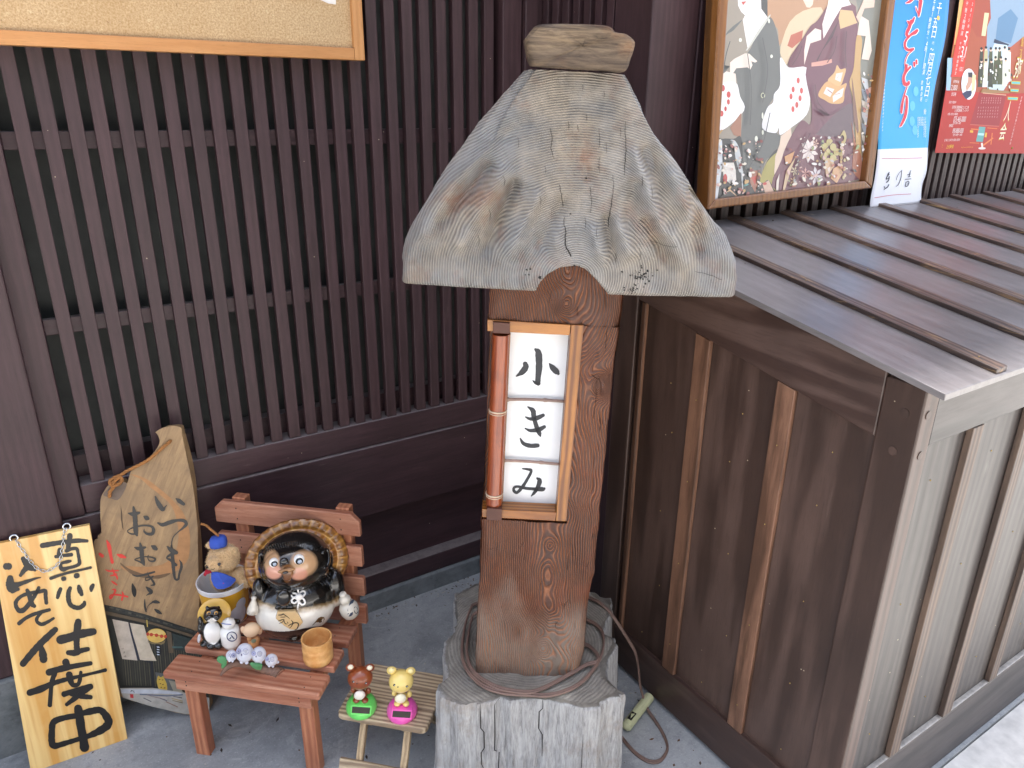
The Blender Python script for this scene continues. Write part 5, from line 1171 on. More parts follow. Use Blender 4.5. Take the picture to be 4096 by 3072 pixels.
KAN = {
 'sin': (T8, [[(1030, 340, 42), (1025, 400, 40), (1010, 480, 36), (1000, 560, 30)], [(620, 488, 38), (700, 475, 40), (850, 450, 36), (1000, 430, 34), (1150, 415, 32), (1285, 420, 24)], [(880, 545, 30), (870, 600, 30), (855, 650, 24)], [(822, 652, 26), (900, 640, 24), (1055, 622, 28)],
   [(980, 565, 30), (1060, 535, 26), (1130, 535, 26), (1150, 600, 24), (1165, 680, 26), (1168, 755, 28), (1100, 795, 24), (1000, 820, 26), (925, 840, 34), (893, 800, 30), (900, 762, 22)], [(912, 745, 20), (1000, 725, 26), (1042, 716, 18)], [(747, 973, 24), (850, 935, 22), (1000, 890, 20), (1200, 845, 18), (1338, 812, 20)], [(930, 980, 34), (948, 975, 34)], [(1120, 936, 38), (1142, 930, 38)]]),
 'kokoro': (T8, [[(893, 1125, 28), (870, 1180, 32), (848, 1255, 26)], [(1035, 1112, 28), (1010, 1180, 36), (1010, 1280, 36), (1040, 1360, 34), (1110, 1400, 34), (1180, 1400, 34), (1238, 1355, 32), (1245, 1318, 22)], [(1160, 1085, 24), (1175, 1140, 40), (1203, 1208, 30)], [(1372, 1070, 26), (1350, 1110, 36), (1345, 1155, 20)]]),
 'ko': (T8, [[(88, 795, 50), (134, 795, 50)], [(340, 680, 36), (380, 735, 50), (425, 790, 58), (490, 825, 46), (518, 855, 18)], [(405, 800, 50), (350, 860, 36), (302, 928, 26)], [(150, 965, 46), (150, 1050, 66), (160, 1120, 56), (185, 1160, 38)], [(195, 1085, 50), (300, 1052, 34), (420, 1010, 26), (530, 972, 15), (600, 960, 6)], [(190, 1160, 30), (268, 1130, 26)]]),
 'me': (T8, [[(400, 1145, 28), (430, 1210, 36), (450, 1290, 34), (470, 1350, 38), (508, 1382, 28)], [(572, 1108, 26), (540, 1180, 28), (490, 1260, 30), (420, 1360, 34), (350, 1435, 38), (285, 1448, 36), (240, 1390, 32), (235, 1320, 30), (290, 1252, 28), (380, 1205, 28), (500, 1180, 30), (600, 1163, 30), (668, 1155, 28), (672, 1230, 30), (683, 1335, 28)]]),
 'te': (T9, [[(187, 232, 21), (250, 182, 18), (330, 142, 18), (420, 115, 18), (488, 97, 17)], [(420, 118, 12), (370, 170, 17), (365, 212, 18), (410, 240, 20), (470, 217, 17), (530, 180, 13)]]),
 'tsuka': (T9, [[(548, 290, 28), (490, 345, 34), (400, 430, 34), (310, 530, 34), (225, 632, 32)], [(402, 450, 20), (420, 520, 38), (430, 590, 38)], [(772, 212, 32), (765, 270, 38), (758, 340, 36), (756, 420, 30), (760, 500, 30)], [(592, 394, 42), (680, 372, 42), (800, 335, 42), (925, 312, 34)], [(672, 520, 24), (740, 522, 32), (800, 500, 26), (868, 485, 22)]]),
 'do': (T9, [[(648, 610, 36), (665, 650, 34)], [(480, 715, 34), (600, 680, 32), (750, 650, 26), (895, 625, 22)], [(540, 720, 26), (510, 820, 24), (500, 930, 20), (492, 1038, 24)], [(290, 916, 32), (400, 880, 36), (520, 825, 26), (650, 785, 22), (800, 750, 17), (930, 720, 14), (1040, 692, 19)],
   [(683, 735, 34), (695, 790, 30), (720, 838, 24), (770, 832, 20), (790, 780, 20), (798, 712, 16)], [(632, 930, 30), (720, 902, 24), (800, 880, 28), (895, 855, 30)], [(885, 870, 22), (800, 925, 26), (720, 985, 24), (658, 1032, 19)], [(700, 925, 24), (800, 950, 26), (895, 960, 22)]]),
 'naka': (T9, [[(770, 1068, 40), (785, 1150, 44), (800, 1260, 42), (820, 1360, 44), (835, 1460, 46)], [(775, 1140, 26), (640, 1162, 28), (530, 1205, 32), (512, 1300, 32), (512, 1400, 34), (540, 1440, 32), (650, 1412, 26), (780, 1372, 24), (900, 1332, 30), (1020, 1270, 40), (1072, 1215, 40), (1050, 1150, 38), (990, 1088, 32), (900, 1098, 34), (800, 1122, 28)]]),
}
for k_, (T_, L) in KAN.items():
    mb = MB()
    for i, s_ in enumerate(L): stroke(mb, SG, T_, s_, -.0006-.0002*i, None)
    mb.build('brush_character', ink_b, sgb)
steel = plain('bright_steel', hexc('c8ccd0'), .18, 0, 60, .1, Metallic=1.)
def torus(mb, c, R, r, up, side, squash=1., n=20, m=7):
    c = A3(*c); up = A3(*up)/np.linalg.norm(up); side = A3(*side); side = side-up*(side@up); side = side/np.linalg.norm(side)
    P = [c+up*R*squash*math.cos(2*math.pi*i/n)+side*R*math.sin(2*math.pi*i/n) for i in range(n)]; mb.tube(P+[P[0], P[1]], r, m)
for x, y in ((205, 378), (985, 207)):
    mb = MB(); c = SG.loc(*T8(x, y), .004); torus(mb, c, .0075, .0024, (0, 0, 1), (1, 0, 0)); mb.tube([c-A3(0, 0, .008), c-A3(0, 0, .02)], .002, 8); mb.build('eye_screw', steel, sg, smooth=True)
ch = [(232, 410), (262, 440), (292, 500), (330, 550), (372, 600), (398, 655), (432, 705), (470, 745), (512, 795), (575, 835), (635, 862), (700, 862), (760, 835), (815, 800), (862, 750), (892, 690), (905, 630), (915, 565), (925, 500), (932, 430), (938, 365), (945, 300), (968, 240)]
mb = MB(); C_ = [A3(*SG.loc(*T8(x, y), -.004)) for x, y in ch]; D_ = catmull(C_, 8); L = [0]
for i in range(1, len(D_)): L.append(L[-1]+np.linalg.norm(D_[i]-D_[i-1]))
n = int(L[-1]/.0083)
chn = thing('hanging_chain', None, None); bpy.data.objects.remove(chn)
for k_ in range(n):
    s_ = (k_+.5)*L[-1]/n; i = int(np.searchsorted(L, s_)); i = min(max(i, 1), len(D_)-1); c = D_[i]; d = D_[i]-D_[i-1]; torus(mb, c, .0030, .00085, d, A3(1, 0, .2) if k_ % 2 else A3(.15, 1, .1), 1.95, 14, 6)
mb.build('chain', steel, sg, smooth=True)
# ------------------------------------------------------------------ live edge board with painted shop front
a = G(837, 2844, 0); b_ = WY(493, 2791, 1.735); c = WY(700, 1760, 1.782)
BD = plane3(b_, a, c); BD = Fr(a*A3(1, 1, 1), BD.x, BD.y)
bd = thing('painted_board', 'tall live edge brown wood board with brush greeting and a painted shop front', 'sign', BD)
TB = zt(380, 1940, .33750); T0 = zt(0, 1700, .36166); T7 = zt(380, 2400, .33142); TQ = zt(400, 2500, .24111)
out = [T0(*q_) for q_ in ((1718, 80), (1790, 36), (1900, 10), (1990, 22), (2012, 60), (2015, 110), (2060, 330), (2100, 520), (2140, 720), (2165, 930), (2185, 1150), (2190, 1400))]+[(795, 2345), (800, 2480), (812, 2620), (826, 2760), (836, 2844), (741, 2857), (620, 2826), (493, 2791), (462, 2750), (430, 2600), (400, 2450), (378, 2300)]+[T0(*q_) for q_ in ((1040, 1500), (1040, 1290), (1080, 1262), (1082, 1222), (1120, 1190), (1112, 1050), (1108, 900), (1118, 800), (1150, 735), (1200, 665), (1290, 640), (1345, 618), (1385, 640), (1410, 640), (1432, 560), (1452, 508), (1520, 462), (1640, 370), (1740, 250), (1766, 180), (1745, 112))]
ol = [A3(p_[0], p_[1]) for p_ in catmull([(*q_, 0) for q_ in out+[out[0]]], 3)][:-1]
L_ = [BD.loc(*q_, 0) for q_ in ol]; mb = MB(); n = len(L_); cxy = sum(L_)/n
vs = [(q_[0], 0, q_[2]) for q_ in L_]+[(q_[0]+.004+.002*math.sin(i*.9), .012, q_[2]+.001) for i, q_ in enumerate(L_)]+[(q_[0]+.007+.003*math.sin(i*.4), .026, q_[2]) for i, q_ in enumerate(L_)]
mb.add(vs, [tuple(range(n)), tuple(range(3*n-1, 2*n-1, -1))]+[(k*n+i, (k+1)*n+i, (k+1)*n+(i+1) % n, k*n+(i+1) % n) for k in range(2) for i in range(n)])
t = NT('live_edge_wood'); v = t.coord(); m = t.n('Mapping'); t.set(m.inputs[0], v); m.inputs[3].default_value = (7, 7, .8)
g = t.noise(m.outputs[0], 9, 7, .72, .5); n3 = t.noise(v, 8, 5, .6, 1.)
col = t.mix(t.ramp(g, .32, .66), hexc('7c6144'), hexc('aa8b62')); col = t.mix(t.ramp(n3, .45, .68, 0, .75), col, hexc('7c6449')); col = t.mix(t.ramp(t.noise(v, 60, 4, .7), .6, .75, 0, .4), col, hexc('5f452c'))
sx = t.n('SeparateXYZ'); t.set(sx.inputs[0], v)
M['board'] = t.done(col, .55, t.bump(g, .5, .002))
bdo = mb.build('plank', M['board'], bd, smooth=40)
PT = vcol('board_paint', .6, .3, 200, var=.25)
mb = MB()
poly(mb, BD, T0, [(1440, 545), (1530, 560), (1640, 610), (1760, 700), (1900, 820), (2020, 960), (2090, 1150), (2100, 1350), (2060, 1520), (1900, 1640), (1700, 1690), (1500, 1660), (1330, 1570), (1420, 1560), (1600, 1570), (1800, 1540), (1930, 1420), (1975, 1250), (1960, 1080), (1900, 900), (1780, 780), (1650, 680), (1560, 600)], -.0004, hexc('ac7c4e'), 3)
poly(mb, BD, TB, [(700, 1075), (900, 1040), (760, 1110), (480, 1080), (330, 970), (300, 920), (400, 990), (560, 1050)], -.0005, hexc('6b5136'), 3)
poly(mb, BD, T0, [(1290, 640), (1400, 640), (1370, 740), (1300, 830), (1200, 800), (1140, 770), (1200, 700)], -.0005, hexc('6e5c4e'), 3)
poly(mb, BD, TB, [(440, 1165), (460, 1185), (490, 1240), (488, 1300), (470, 1330), (445, 1300), (432, 1230)], -.0006, (.006, .005, .004), 2)
poly(mb, BD, TB, [(305, 240), (320, 330), (330, 480), (340, 540), (322, 500), (308, 400)], -.0006, hexc('4a3524'))
mb.build('bark_figure', PT, bdo)
paint = MB(); _ly = [0]
def pl7(pts, col, T=T7, sm_=0):
    _ly[0] += 1; poly(paint, BD, T, pts, -.0006-.00003*_ly[0], hexc(col), sm_)
pl7([(90, 120), (110, 55), (300, 95), (600, 170), (900, 265), (1180, 360), (1280, 420), (1300, 800), (1380, 1200), (1090, 1200), (700, 1060), (300, 1060), (200, 600)], '2b2c26')
rs = random.Random(9)
for i in range(60):
    x = 120+i*19; y = 60+(x-110)*.285; pl7([(x, y+rs.uniform(-8, 10)), (x+60, y+20+rs.uniform(-6, 10)), (x+55, y+34), (x-5, y+18)], rs.choice(('1f211f', '33332c', '4a463c')))
pl7([(120, 130), (600, 240), (1180, 420), (1190, 455), (700, 300), (130, 175)], '5b4c38')
pl7([(150, 190), (640, 300), (1200, 480), (1200, 500), (640, 330), (150, 225)], '1c1d1a')
for i in range(34):
    x = 300+i*29; pl7([(x, 420+(x-300)*.1), (x+8, 420+(x-300)*.1), (x+60, 1045), (x+50, 1045)], rs.choice(('4a473a', '3c3a30', '565141')))
pl7([(860, 370), (920, 390), (945, 640), (890, 640)], '5d4f3c'); pl7([(930, 400), (1180, 470), (1300, 640), (960, 600)], '23302e'); pl7([(930, 560), (1050, 560), (1070, 580), (935, 580)], '3f5a58')
pl7([(210, 232), (400, 268), (470, 490), (512, 730), (330, 712), (290, 560), (245, 380)], 'bdb0a0'); pl7([(415, 275), (590, 305), (640, 480), (690, 620), (742, 735), (545, 728), (500, 560), (450, 400)], 'c4b6a0')
pl7([(400, 268), (420, 275), (460, 430), (545, 728), (512, 728), (470, 560), (425, 390)], '1c2033')
pl7([(620, 240), (632, 240), (640, 330), (625, 320)], 'b9a24a')
for (x, y, r_) in ((740, 430, 112),): pl7(circ(x, y, 118, 86, 26), 'd6b058'); pl7(circ(x, y-35, 90, 38, 18), 'dcc074'); pl7([(628, 470), (640, 500), (700, 516), (790, 520), (840, 490), (856, 450), (840, 520), (790, 545), (690, 530), (640, 510)], '7a6a48')
pl7([(625, 400), (700, 410), (850, 435), (850, 445), (700, 422), (625, 412)], 'c8542e')
for x, y in ((636, 412), (680, 418), (742, 425), (804, 437), (850, 440)): pl7(circ(x, y, 18 if x < 640 or x > 840 else 22, 22, 14), 'b23a20')
pl7([(730, 530), (790, 535), (800, 640), (780, 670), (740, 660)], '14161a')
for y in (560, 590, 620, 650): pl7([(745, y), (775, y+4), (780, y+16), (750, y+14)], 'b9c4d4')
pl7([(330, 1030), (720, 1040), (720, 1056), (330, 1050)], '14150f'); pl7([(500, 690+25), (700, 745), (720, 1060), (690, 1060), (670, 760)], '1a1e26')
pl7([(725, 870), (930, 900), (960, 1000), (1050, 1100), (900, 1110), (760, 1070)], '585a58'); pl7([(890, 970), (1000, 990), (1060, 1110), (950, 1110)], '8d8776')
pl7([(752, 940), (765, 912), (785, 930), (805, 928), (822, 915), (835, 945), (865, 1010), (872, 1080), (850, 1095), (780, 1085), (755, 1030), (745, 985)], 'c0a040', sm_=2)
for x, y in ((780, 960), (815, 965), (790, 1010), (820, 1020), (800, 1055), (840, 1060)): pl7(circ(x, y, 12, 7, 8), '6e5420')
pl7([(300, 1062), (700, 1062), (1040, 1110), (1380, 1180), (1380, 1345), (1090, 1378), (700, 1290), (340, 1180)], 'a8a49c')
pl7([(310, 1075), (700, 1080), (1000, 1110), (1060, 1140), (800, 1130), (520, 1130), (320, 1125)], 'bcc0c8'); pl7([(540, 1130), (700, 1140), (880, 1150), (1060, 1135), (1060, 1150), (860, 1165), (540, 1145)], '5f6478')
for (x0, y0, x1, y1, c_) in ((580, 1185, 680, 1225, '54505c'), (620, 1150, 850, 1200, '8a7a78'), (780, 1190, 870, 1215, '5d5a66'), (850, 1230, 1000, 1290, '8d6a5a'), (920, 1190, 1060, 1220, 'a08a58'), (930, 1215, 1060, 1240, '7d6a48'), (940, 1165, 1050, 1180, '4e4a52')): pl7([(x0, y0), (x0+10, y0-6), (x1, y1-4), (x1, y1+8)], c_)
pl7([(422, 1135), (462, 1138), (466, 1185), (426, 1180)], 'b5242c')
for i in range(7): pl7([(420+rs.uniform(0, 60), 1080+rs.uniform(0, 40)) for _ in range(1)]*1+[(440+i*6, 1085+i*5), (450+i*6, 1100+i*4)], '2f3430')
paint.build('painted_shop_front', PT, bdo)
mb = MB(); dki = hexc('20252b')
write(mb, BD, '小', *T7(335, 585), .0052, -.0068, dki); write(mb, BD, 'き', *T7(352, 632), .0052, -.0068, dki); write(mb, BD, 'み', *T7(364, 680), .0052, -.0068, dki)
BW = [[[(715, 138, 10), (735, 190, 22), (770, 250, 30), (805, 292, 22), (830, 262, 9), (855, 235, 3)], [(962, 162, 8), (1000, 190, 26), (1052, 228, 18)]],
 [[(745, 450, 10), (800, 472, 22), (880, 445, 26), (970, 420, 17), (1050, 422, 20), (1082, 462, 20), (1040, 512, 13), (990, 552, 7), (930, 612, 6), (910, 680, 7), (910, 740, 10)]],
 [[(905, 722, 12), (915, 820, 20), (925, 930, 22), (935, 1040, 18), (950, 1112, 13), (985, 1118, 13), (1000, 1050, 13), (1022, 980, 17), (1022, 930, 13), (1000, 888, 4)], [(850, 725, 4), (900, 770, 26), (965, 802, 22)], [(950, 800, 20), (880, 835, 14), (850, 865, 8), (900, 895, 16), (962, 950, 17)]],
 [[(395, 335, 7), (450, 345, 24), (522, 330, 16)], [(455, 262, 11), (470, 350, 26), (478, 450, 28), (485, 560, 27), (498, 598, 12)], [(475, 580, 9), (430, 580, 9), (382, 548, 5), (440, 510, 8), (520, 488, 10), (600, 480, 10), (670, 492, 14), (693, 530, 20), (678, 577, 20), (620, 580, 15), (582, 550, 9), (585, 522, 3)], [(580, 375, 8), (610, 390, 28), (632, 400, 16)]],
 [[(470, 740, 7), (520, 755, 22), (595, 740, 13)], [(535, 692, 11), (550, 770, 26), (558, 860, 25), (575, 930, 18), (585, 955, 6)], [(570, 932, 9), (520, 905, 9), (470, 885, 5), (530, 862, 8), (600, 850, 7), (680, 860, 9), (714, 880, 12), (690, 905, 11), (640, 895, 7), (625, 852, 5), (635, 830, 3)], [(670, 722, 8), (700, 740, 28), (728, 760, 18)]],
 [[(445, 1065, 6), (500, 1080, 10), (600, 1060, 13), (705, 1030, 11)], [(620, 1037, 4), (640, 1080, 9), (680, 1130, 12), (702, 1178, 14), (662, 1190, 4)], [(690, 1080, 8), (640, 1122, 8), (602, 1130, 6), (600, 1102, 6), (640, 1090, 9)], [(605, 1208, 6), (640, 1240, 22), (668, 1272, 20), (622, 1300, 6), (608, 1312, 3)]],
 [[(590, 1355, 4), (590, 1430, 12), (605, 1500, 9)], [(605, 1500, 4), (630, 1430, 3), (682, 1390, 9)], [(685, 1386, 12), (720, 1385, 20), (760, 1395, 9)], [(710, 1475, 9), (745, 1500, 21), (785, 1525, 10)]]]
wi = mb.build('small_characters', PT, bdo)
for L in BW:
    mb = MB()
    for i, s_ in enumerate(L): stroke(mb, BD, TB, s_, -.0012-.0002*i, None)
    mb.build('brush_character', ink_b, bdo)
redp = plain('red_ink', hexc('cf3226'), .5, 0, 50, .1)
for L in ([[(140, 658, 8), (165, 720, 22), (185, 830, 17), (205, 918, 18)], [(58, 818, 17), (88, 843, 20)], [(262, 825, 7), (310, 842, 22), (360, 858, 11)]], [[(125, 1003, 4), (170, 1020, 10), (275, 1014, 8)], [(205, 990, 4), (225, 1040, 11), (260, 1090, 11), (263, 1120, 6)], [(182, 1076, 6), (230, 1066, 11), (258, 1050, 4)], [(195, 1138, 5), (225, 1160, 11), (262, 1185, 6)]],
          [[(205, 1238, 5), (240, 1245, 13), (225, 1290, 10), (192, 1340, 10), (178, 1340, 10), (182, 1310, 8), (230, 1300, 10), (300, 1306, 11), (388, 1325, 9)], [(320, 1265, 5), (332, 1300, 11), (318, 1362, 11)]]):
    mb = MB()
    for i, s_ in enumerate(L): stroke(mb, BD, TB, s_, -.0012-.0002*i, None)
    mb.build('brush_character', redp, bdo)
rp = lambda x, y, w_=-.006: A3(*BD.loc(*T0(x, y), w_))
ropemesh([rp(1885, 175, .002), rp(1870, 190), rp(1780, 265), rp(1640, 385), rp(1500, 460), rp(1400, 510), rp(1335, 555), rp(1290, 590, -.010)], .0038, ro).build('hanging_rope', rope, bd, smooth=True)
ropemesh([rp(1335, 555), rp(1270, 580, -.012), rp(1215, 620, -.012), rp(1240, 670, -.014), rp(1300, 660, -.016), rp(1345, 620, -.012), rp(1330, 580, -.012), rp(1260, 630, -.018), rp(1250, 690, -.012), rp(1215, 740, -.008), rp(1212, 800, -.006)], .0040, ro).build('rope_knot', rope, bd, smooth=True)
# ------------------------------------------------------------------ framed poster of dancers
LEAN = math.radians(5); FP = Fr((1.37, 1.28, 1.267), (1, 0, 0), (0, math.cos(LEAN), -math.sin(LEAN)))
fp = thing('framed_poster', 'large wood framed glossy poster of kimono dancers hung on the right wall', 'poster', FP)
def ext(a, b, y): t_ = (y-a[1])/(b[1]-a[1]); return (a[0]+(b[0]-a[0])*t_, y)
YT = -420
LO_ = ((2866, 0), (2822, 838)); LI = ((2905, 0), (2854, 797)); RI = ((3543, 0), (3452, 724)); RO_ = ((3573, 0), (3479, 752))
fw_ = wood('brass_brown_frame', hexc('6a3f17'), hexc('925e2a'), 'Z', 9, .3, .15, contrast=(.2, .8), objvar=.02, fig=.3, blot=.08, coat=.5)
def bar(name, c, y0, y1, mat=fw_): p_ = [FP.loc(*k_, 0) for k_ in c]; mb = MB(); mb.prism([(q_[0], q_[2]) for q_ in p_], y0, y1); return mb.build(name, mat, fp, bevel=.004, seg=3)
bar('frame_stile', [ext(*LO_, YT), ext(*LI, YT), LI[1], LO_[1]], -.008, .034); bar('frame_stile', [ext(*RI, YT), ext(*RO_, YT), RO_[1], RI[1]], -.008, .034)
bar('frame_rail', [LI[1], RI[1], RO_[1], LO_[1]], -.0082, .0338)
def inset(a, b, c, d, k): return [tuple(A3(*p_)*(1-k)+(A3(*a)+A3(*b)+A3(*c)+A3(*d))/4*k) for p_ in (a, b, c, d)]
art = MB(); _l2 = [0]; TA = zt(2770, 0, .50030); TC = zt(3000, 0, .48216)
def ap(T, pts, col, sm_=0, k=1.):
    _l2[0] += 1; sm_ = sm_ or (4 if 5 < len(pts) < 40 else 0); poly(art, FP, T, pts, .012-.00002*_l2[0], tuple(q_*.84+.085 for q_ in hexc(col, k)), sm_)  # every tone lifted: glare over the print is put into its colours
ap(TI, [ext(*LI, YT), ext(*RI, YT), (3455, 726), (2850, 800)], '968b7a')
ap(TC, [(140, -300), (700, -300), (640, 60), (560, 180), (420, 260), (300, 300), (240, 380), (230, 240), (150, 140)], 'b88a62')
ap(TC, [(700, -300), (1150, -300), (1040, 600), (1000, 1000), (930, 1300), (930, 700), (900, 300), (880, 0)], '7b7c70')
# rear dancer, cream kimono
ap(TC, [(330, 180), (440, 90), (590, 60), (600, 160), (480, 260), (400, 380), (330, 480), (300, 540), (250, 440), (270, 330)], 'd8bf9a', 2); ap(TC, [(340, 290), (440, 250), (430, 330), (350, 400), (310, 380)], 'b5583a'); ap(TC, [(430, -60), (520, -60), (520, 40), (470, 60)], 'ead2ba', 2)
# left dancer
ap(TA, [(360, -200), (600, -200), (600, 140), (540, 60), (480, 20)], '33332e')
ap(TA, [(400, 155), (330, 240), (255, 310), (235, 560), (300, 530), (310, 500), (440, 425), (520, 260), (600, 140), (650, 175), (690, 330), (705, 500), (712, 650), (690, 720), (600, 860), (560, 1000), (700, 1085), (705, 1190), (600, 1270), (555, 1360), (540, 1440), (460, 1380), (410, 1340), (388, 1100), (402, 900), (375, 770), (345, 590), (320, 590), (300, 530), (240, 580), (250, 300)], '5f615c')
ap(TA, [(355, -150), (545, -150), (550, 70), (600, 138), (520, 255), (440, 382), (418, 260), (402, 158), (420, 122), (390, 95), (365, 45)], 'f0e8e2', 1)
ap(TA, [(390, 14), (432, 10), (404, 42)], 'c4483e'); ap(TA, [(600, 140), (440, 382), (415, 420), (430, 400), (452, 385), (610, 150)], 'c9c8bc')
ap(TA, [(300, 500), (335, 470), (420, 426), (455, 430), (518, 490), (500, 500), (470, 490), (480, 520), (462, 556), (440, 538), (350, 546), (322, 590), (300, 580)], 'f0dccd', 1); ap(TA, [(232, 600), (270, 570), (345, 590), (350, 690), (300, 660), (228, 670)], 'f0dccd', 1)
ap(TA, [(225, 690), (345, 660), (380, 770), (412, 885), (240, 1040), (205, 960)], 'f3efec')
for x, y, r_, s_ in ((243, 705, 16, 26), (289, 756, 16, 26), (287, 815, 12, 22), (264, 870, 10, 20), (232, 908, 16, 24)): ap(TA, circ(x, y, r_, s_, 14), 'c8382e')
ap(TA, [(232, 1035), (245, 1040), (205, 1090), (200, 1080)], 'b98d4a'); ap(TA, [(300, 1020), (390, 900), (388, 1100), (330, 1080)], 'a0694a')
ap(TA, [(195, 1150), (240, 1110), (330, 1110), (390, 1100), (420, 1340), (540, 1440), (600, 1280), (700, 1190), (750, 1400), (680, 1540), (200, 1590), (170, 1600)], '23241f'); ap(TA, [(195, 1150), (236, 1120), (240, 1300), (200, 1590), (168, 1596)], 'd9dde0')
for k_ in range(7):
    a0 = 1.2+k_*.12; ap(TA, [(300+k_*9, 1120+k_*16), (345+k_*5, 1130+k_*14), (385+k_*3, 1240+k_*22), (405, 1500-k_*22), (398, 1500-k_*22), (372, 1250+k_*20), (338, 1142+k_*14)], 'c7cccb')
ap(TA, [(235, 1300), (330, 1300), (345, 1360), (350, 1440), (300, 1470), (250, 1420)], 'e6ded2', 1); ap(TA, circ(262, 1430, 16, 40, 12), 'c1281f'); ap(TA, [(460, 1370), (520, 1360), (530, 1450), (500, 1540), (460, 1460)], 'a5694e'); ap(TA, [(470, 1420), (515, 1400), (500, 1480)], 'c23a22')
ap(TA, [(265, 1540), (300, 1510), (350, 1560), (355, 1572), (300, 1528)], 'd8b48a'); ap(TA, [(410, 1480), (440, 1465), (450, 1478), (415, 1492)], '4f9a98'); ap(TA, [(560, 1470), (610, 1440), (650, 1530), (580, 1540)], 'd9b59a', 1); ap(TA, circ(578, 1468, 16, 12, 10), 'c02c20')
ap(TA, [(540, 1440), (600, 1290), (700, 1210), (740, 1300), (690, 1450), (665, 1530), (610, 1440), (570, 1460)], 'a89c46')
for x, y, a_, b_ in ((383, 320, 12, 16), (612, 168, 8, 18), (632, 450, 10, 14), (560, 925, 7, 26), (562, 1058, 8, 20), (510, 1110, 12, 24)): ap(TA, circ(x, y, a_, b_, 10), 'e9ead8')
ap(TA, circ(563, 763, 17, 22, 16), 'd8d8b4'); ap(TA, circ(563, 763, 10, 15, 12), '4a4c48')
# fan between the dancers, white
ap(TC, [(250, 480), (300, 540), (330, 560), (380, 520), (410, 500), (470, 560), (480, 680), (500, 800), (470, 950), (340, 1060), (250, 1120), (240, 1060), (210, 1105), (100, 1060), (140, 900), (190, 850), (200, 780), (250, 700)], 'f2efee')
ap(TC, [(255, 1130), (340, 1060), (350, 1200), (300, 1400), (230, 1500), (200, 1440), (210, 1300), (245, 1200)], 'e6cdb4', 1)
for x, y in ((400, 668), (427, 752), (415, 815), (388, 870), (356, 905), (340, 800), (358, 742)): ap(TC, circ(x, y, 13, 25, 14), 'cb4034')
# centre dancer, plum kimono
ap(TC, [(640, 50), (700, -40), (860, 40), (880, 90), (895, 250), (880, 420), (860, 560), (820, 660), (850, 860), (860, 1000), (850, 1100), (860, 1300), (920, 1480), (220, 1580), (260, 1330), (330, 1150), (430, 1000), (500, 1030), (510, 860), (480, 700), (470, 560), (330, 560), (330, 480), (430, 330), (500, 220), (560, 170)], '6e3644')
ap(TC, [(470, 560), (700, 500), (860, 560), (830, 680), (790, 870), (700, 940), (560, 1100), (510, 860)], '6c3648'); ap(TC, [(560, 1100), (700, 950), (850, 860), (850, 1100), (860, 1150), (560, 1120)], '5e444c')
ap(TC, [(665, -60), (780, -60), (840, 40), (760, 60), (700, 160), (610, 320), (600, 200), (640, 60)], 'f1e4da', 1); ap(TC, [(750, 80), (850, 90), (890, 190), (820, 215), (750, 240), (735, 150)], 'd6b27c', 1)
ap(TC, [(550, 500), (740, 160), (690, 300), (600, 420), (560, 510)], '421a26'); ap(TC, [(470, 300), (540, 235), (590, 250), (590, 330), (500, 360), (450, 540), (450, 420)], 'f0dccb', 1); ap(TC, [(510, 520), (680, 490), (680, 520), (600, 545), (510, 552)], 'd89a88')
ap(TC, [(645, 665), (700, 600), (722, 540), (750, 575), (795, 570), (780, 640), (750, 712), (690, 700)], 'd9ae72'); ap(TC, [(715, 610), (770, 600), (750, 680), (705, 660)], 'ecdcd0')
ap(TC, [(565, 785), (640, 675), (730, 715), (800, 690), (785, 760), (770, 850), (680, 860), (620, 830)], 'd6a566'); ap(TC, [(635, 720), (700, 740), (665, 805), (610, 775)], 'ecdcd4'); ap(TC, [(725, 760), (780, 725), (765, 800), (690, 850), (685, 800)], 'ecdcd4')
for x0, y0, x1, y1 in ((640, 745, 680, 770), (720, 650, 745, 610), (700, 790, 745, 770)): ap(TC, [(x0, y0), (x0+6, y0-4), (x1+4, y1), (x1, y1+6)], '9a6a64')
ap(TC, [(885, 300), (930, 330), (915, 560), (925, 800), (915, 1000), (925, 1300), (915, 1480), (890, 1400), (870, 1000), (850, 800), (825, 680), (860, 560)], 'c39a58'); ap(TC, [(845, 640), (870, 800), (900, 1050), (890, 1100), (860, 980), (850, 780)], '7a4d34')
ap(TC, [(920, 130), (985, 170), (1010, 420), (985, 500), (925, 490), (960, 300), (890, 290), (900, 220)], 'e8d6c6', 1); ap(TC, [(880, 140), (960, -40), (1040, -60), (1030, 60), (950, 70), (905, 190)], 'e2c4ae', 1)
for i in range(8): y = 640+i*95; ap(TC, [(925, y), (975, y+20), (990, y+150), (975, y+200), (965, y+130), (930, y+40)], ('c9cdd0', '9aa4ae', 'd2c8b8')[i % 3], 1)
ap(TC, [(980, 730), (1010, 720), (1005, 860), (970, 850)], 'd9a690'); ap(TC, [(840, 1010), (860, 1200), (850, 1400), (900, 1480), (930, 1490), (925, 1300), (880, 1200)], 'a8603c')
def flower(T, x, y, r_, col, n_=7, ph=0.):
    for i in range(n_):
        a_ = ph+2*math.pi*i/n_; c_, s_ = math.cos(a_), math.sin(a_); ap(T, [(x, y), (x+r_*.6*c_-r_*.22*s_, y+r_*.8*s_+r_*.22*c_), (x+r_*c_, y+r_*1.3*s_), (x+r_*.6*c_+r_*.22*s_, y+r_*.8*s_-r_*.22*c_)], col)
flower(TC, 490, 1250, 80, 'ecdcd4', 9, .3); flower(TC, 545, 1460, 62, 'e6dcdc', 7, .1); flower(TC, 545, 1190, 30, 'e0b8a4', 5); flower(TC, 460, 1440, 40, 'd8a49a', 6, .5); flower(TC, 370, 1420, 34, 'e2cfae', 6, .9); flower(TC, 360, 1500, 30, 'dcb488', 5)
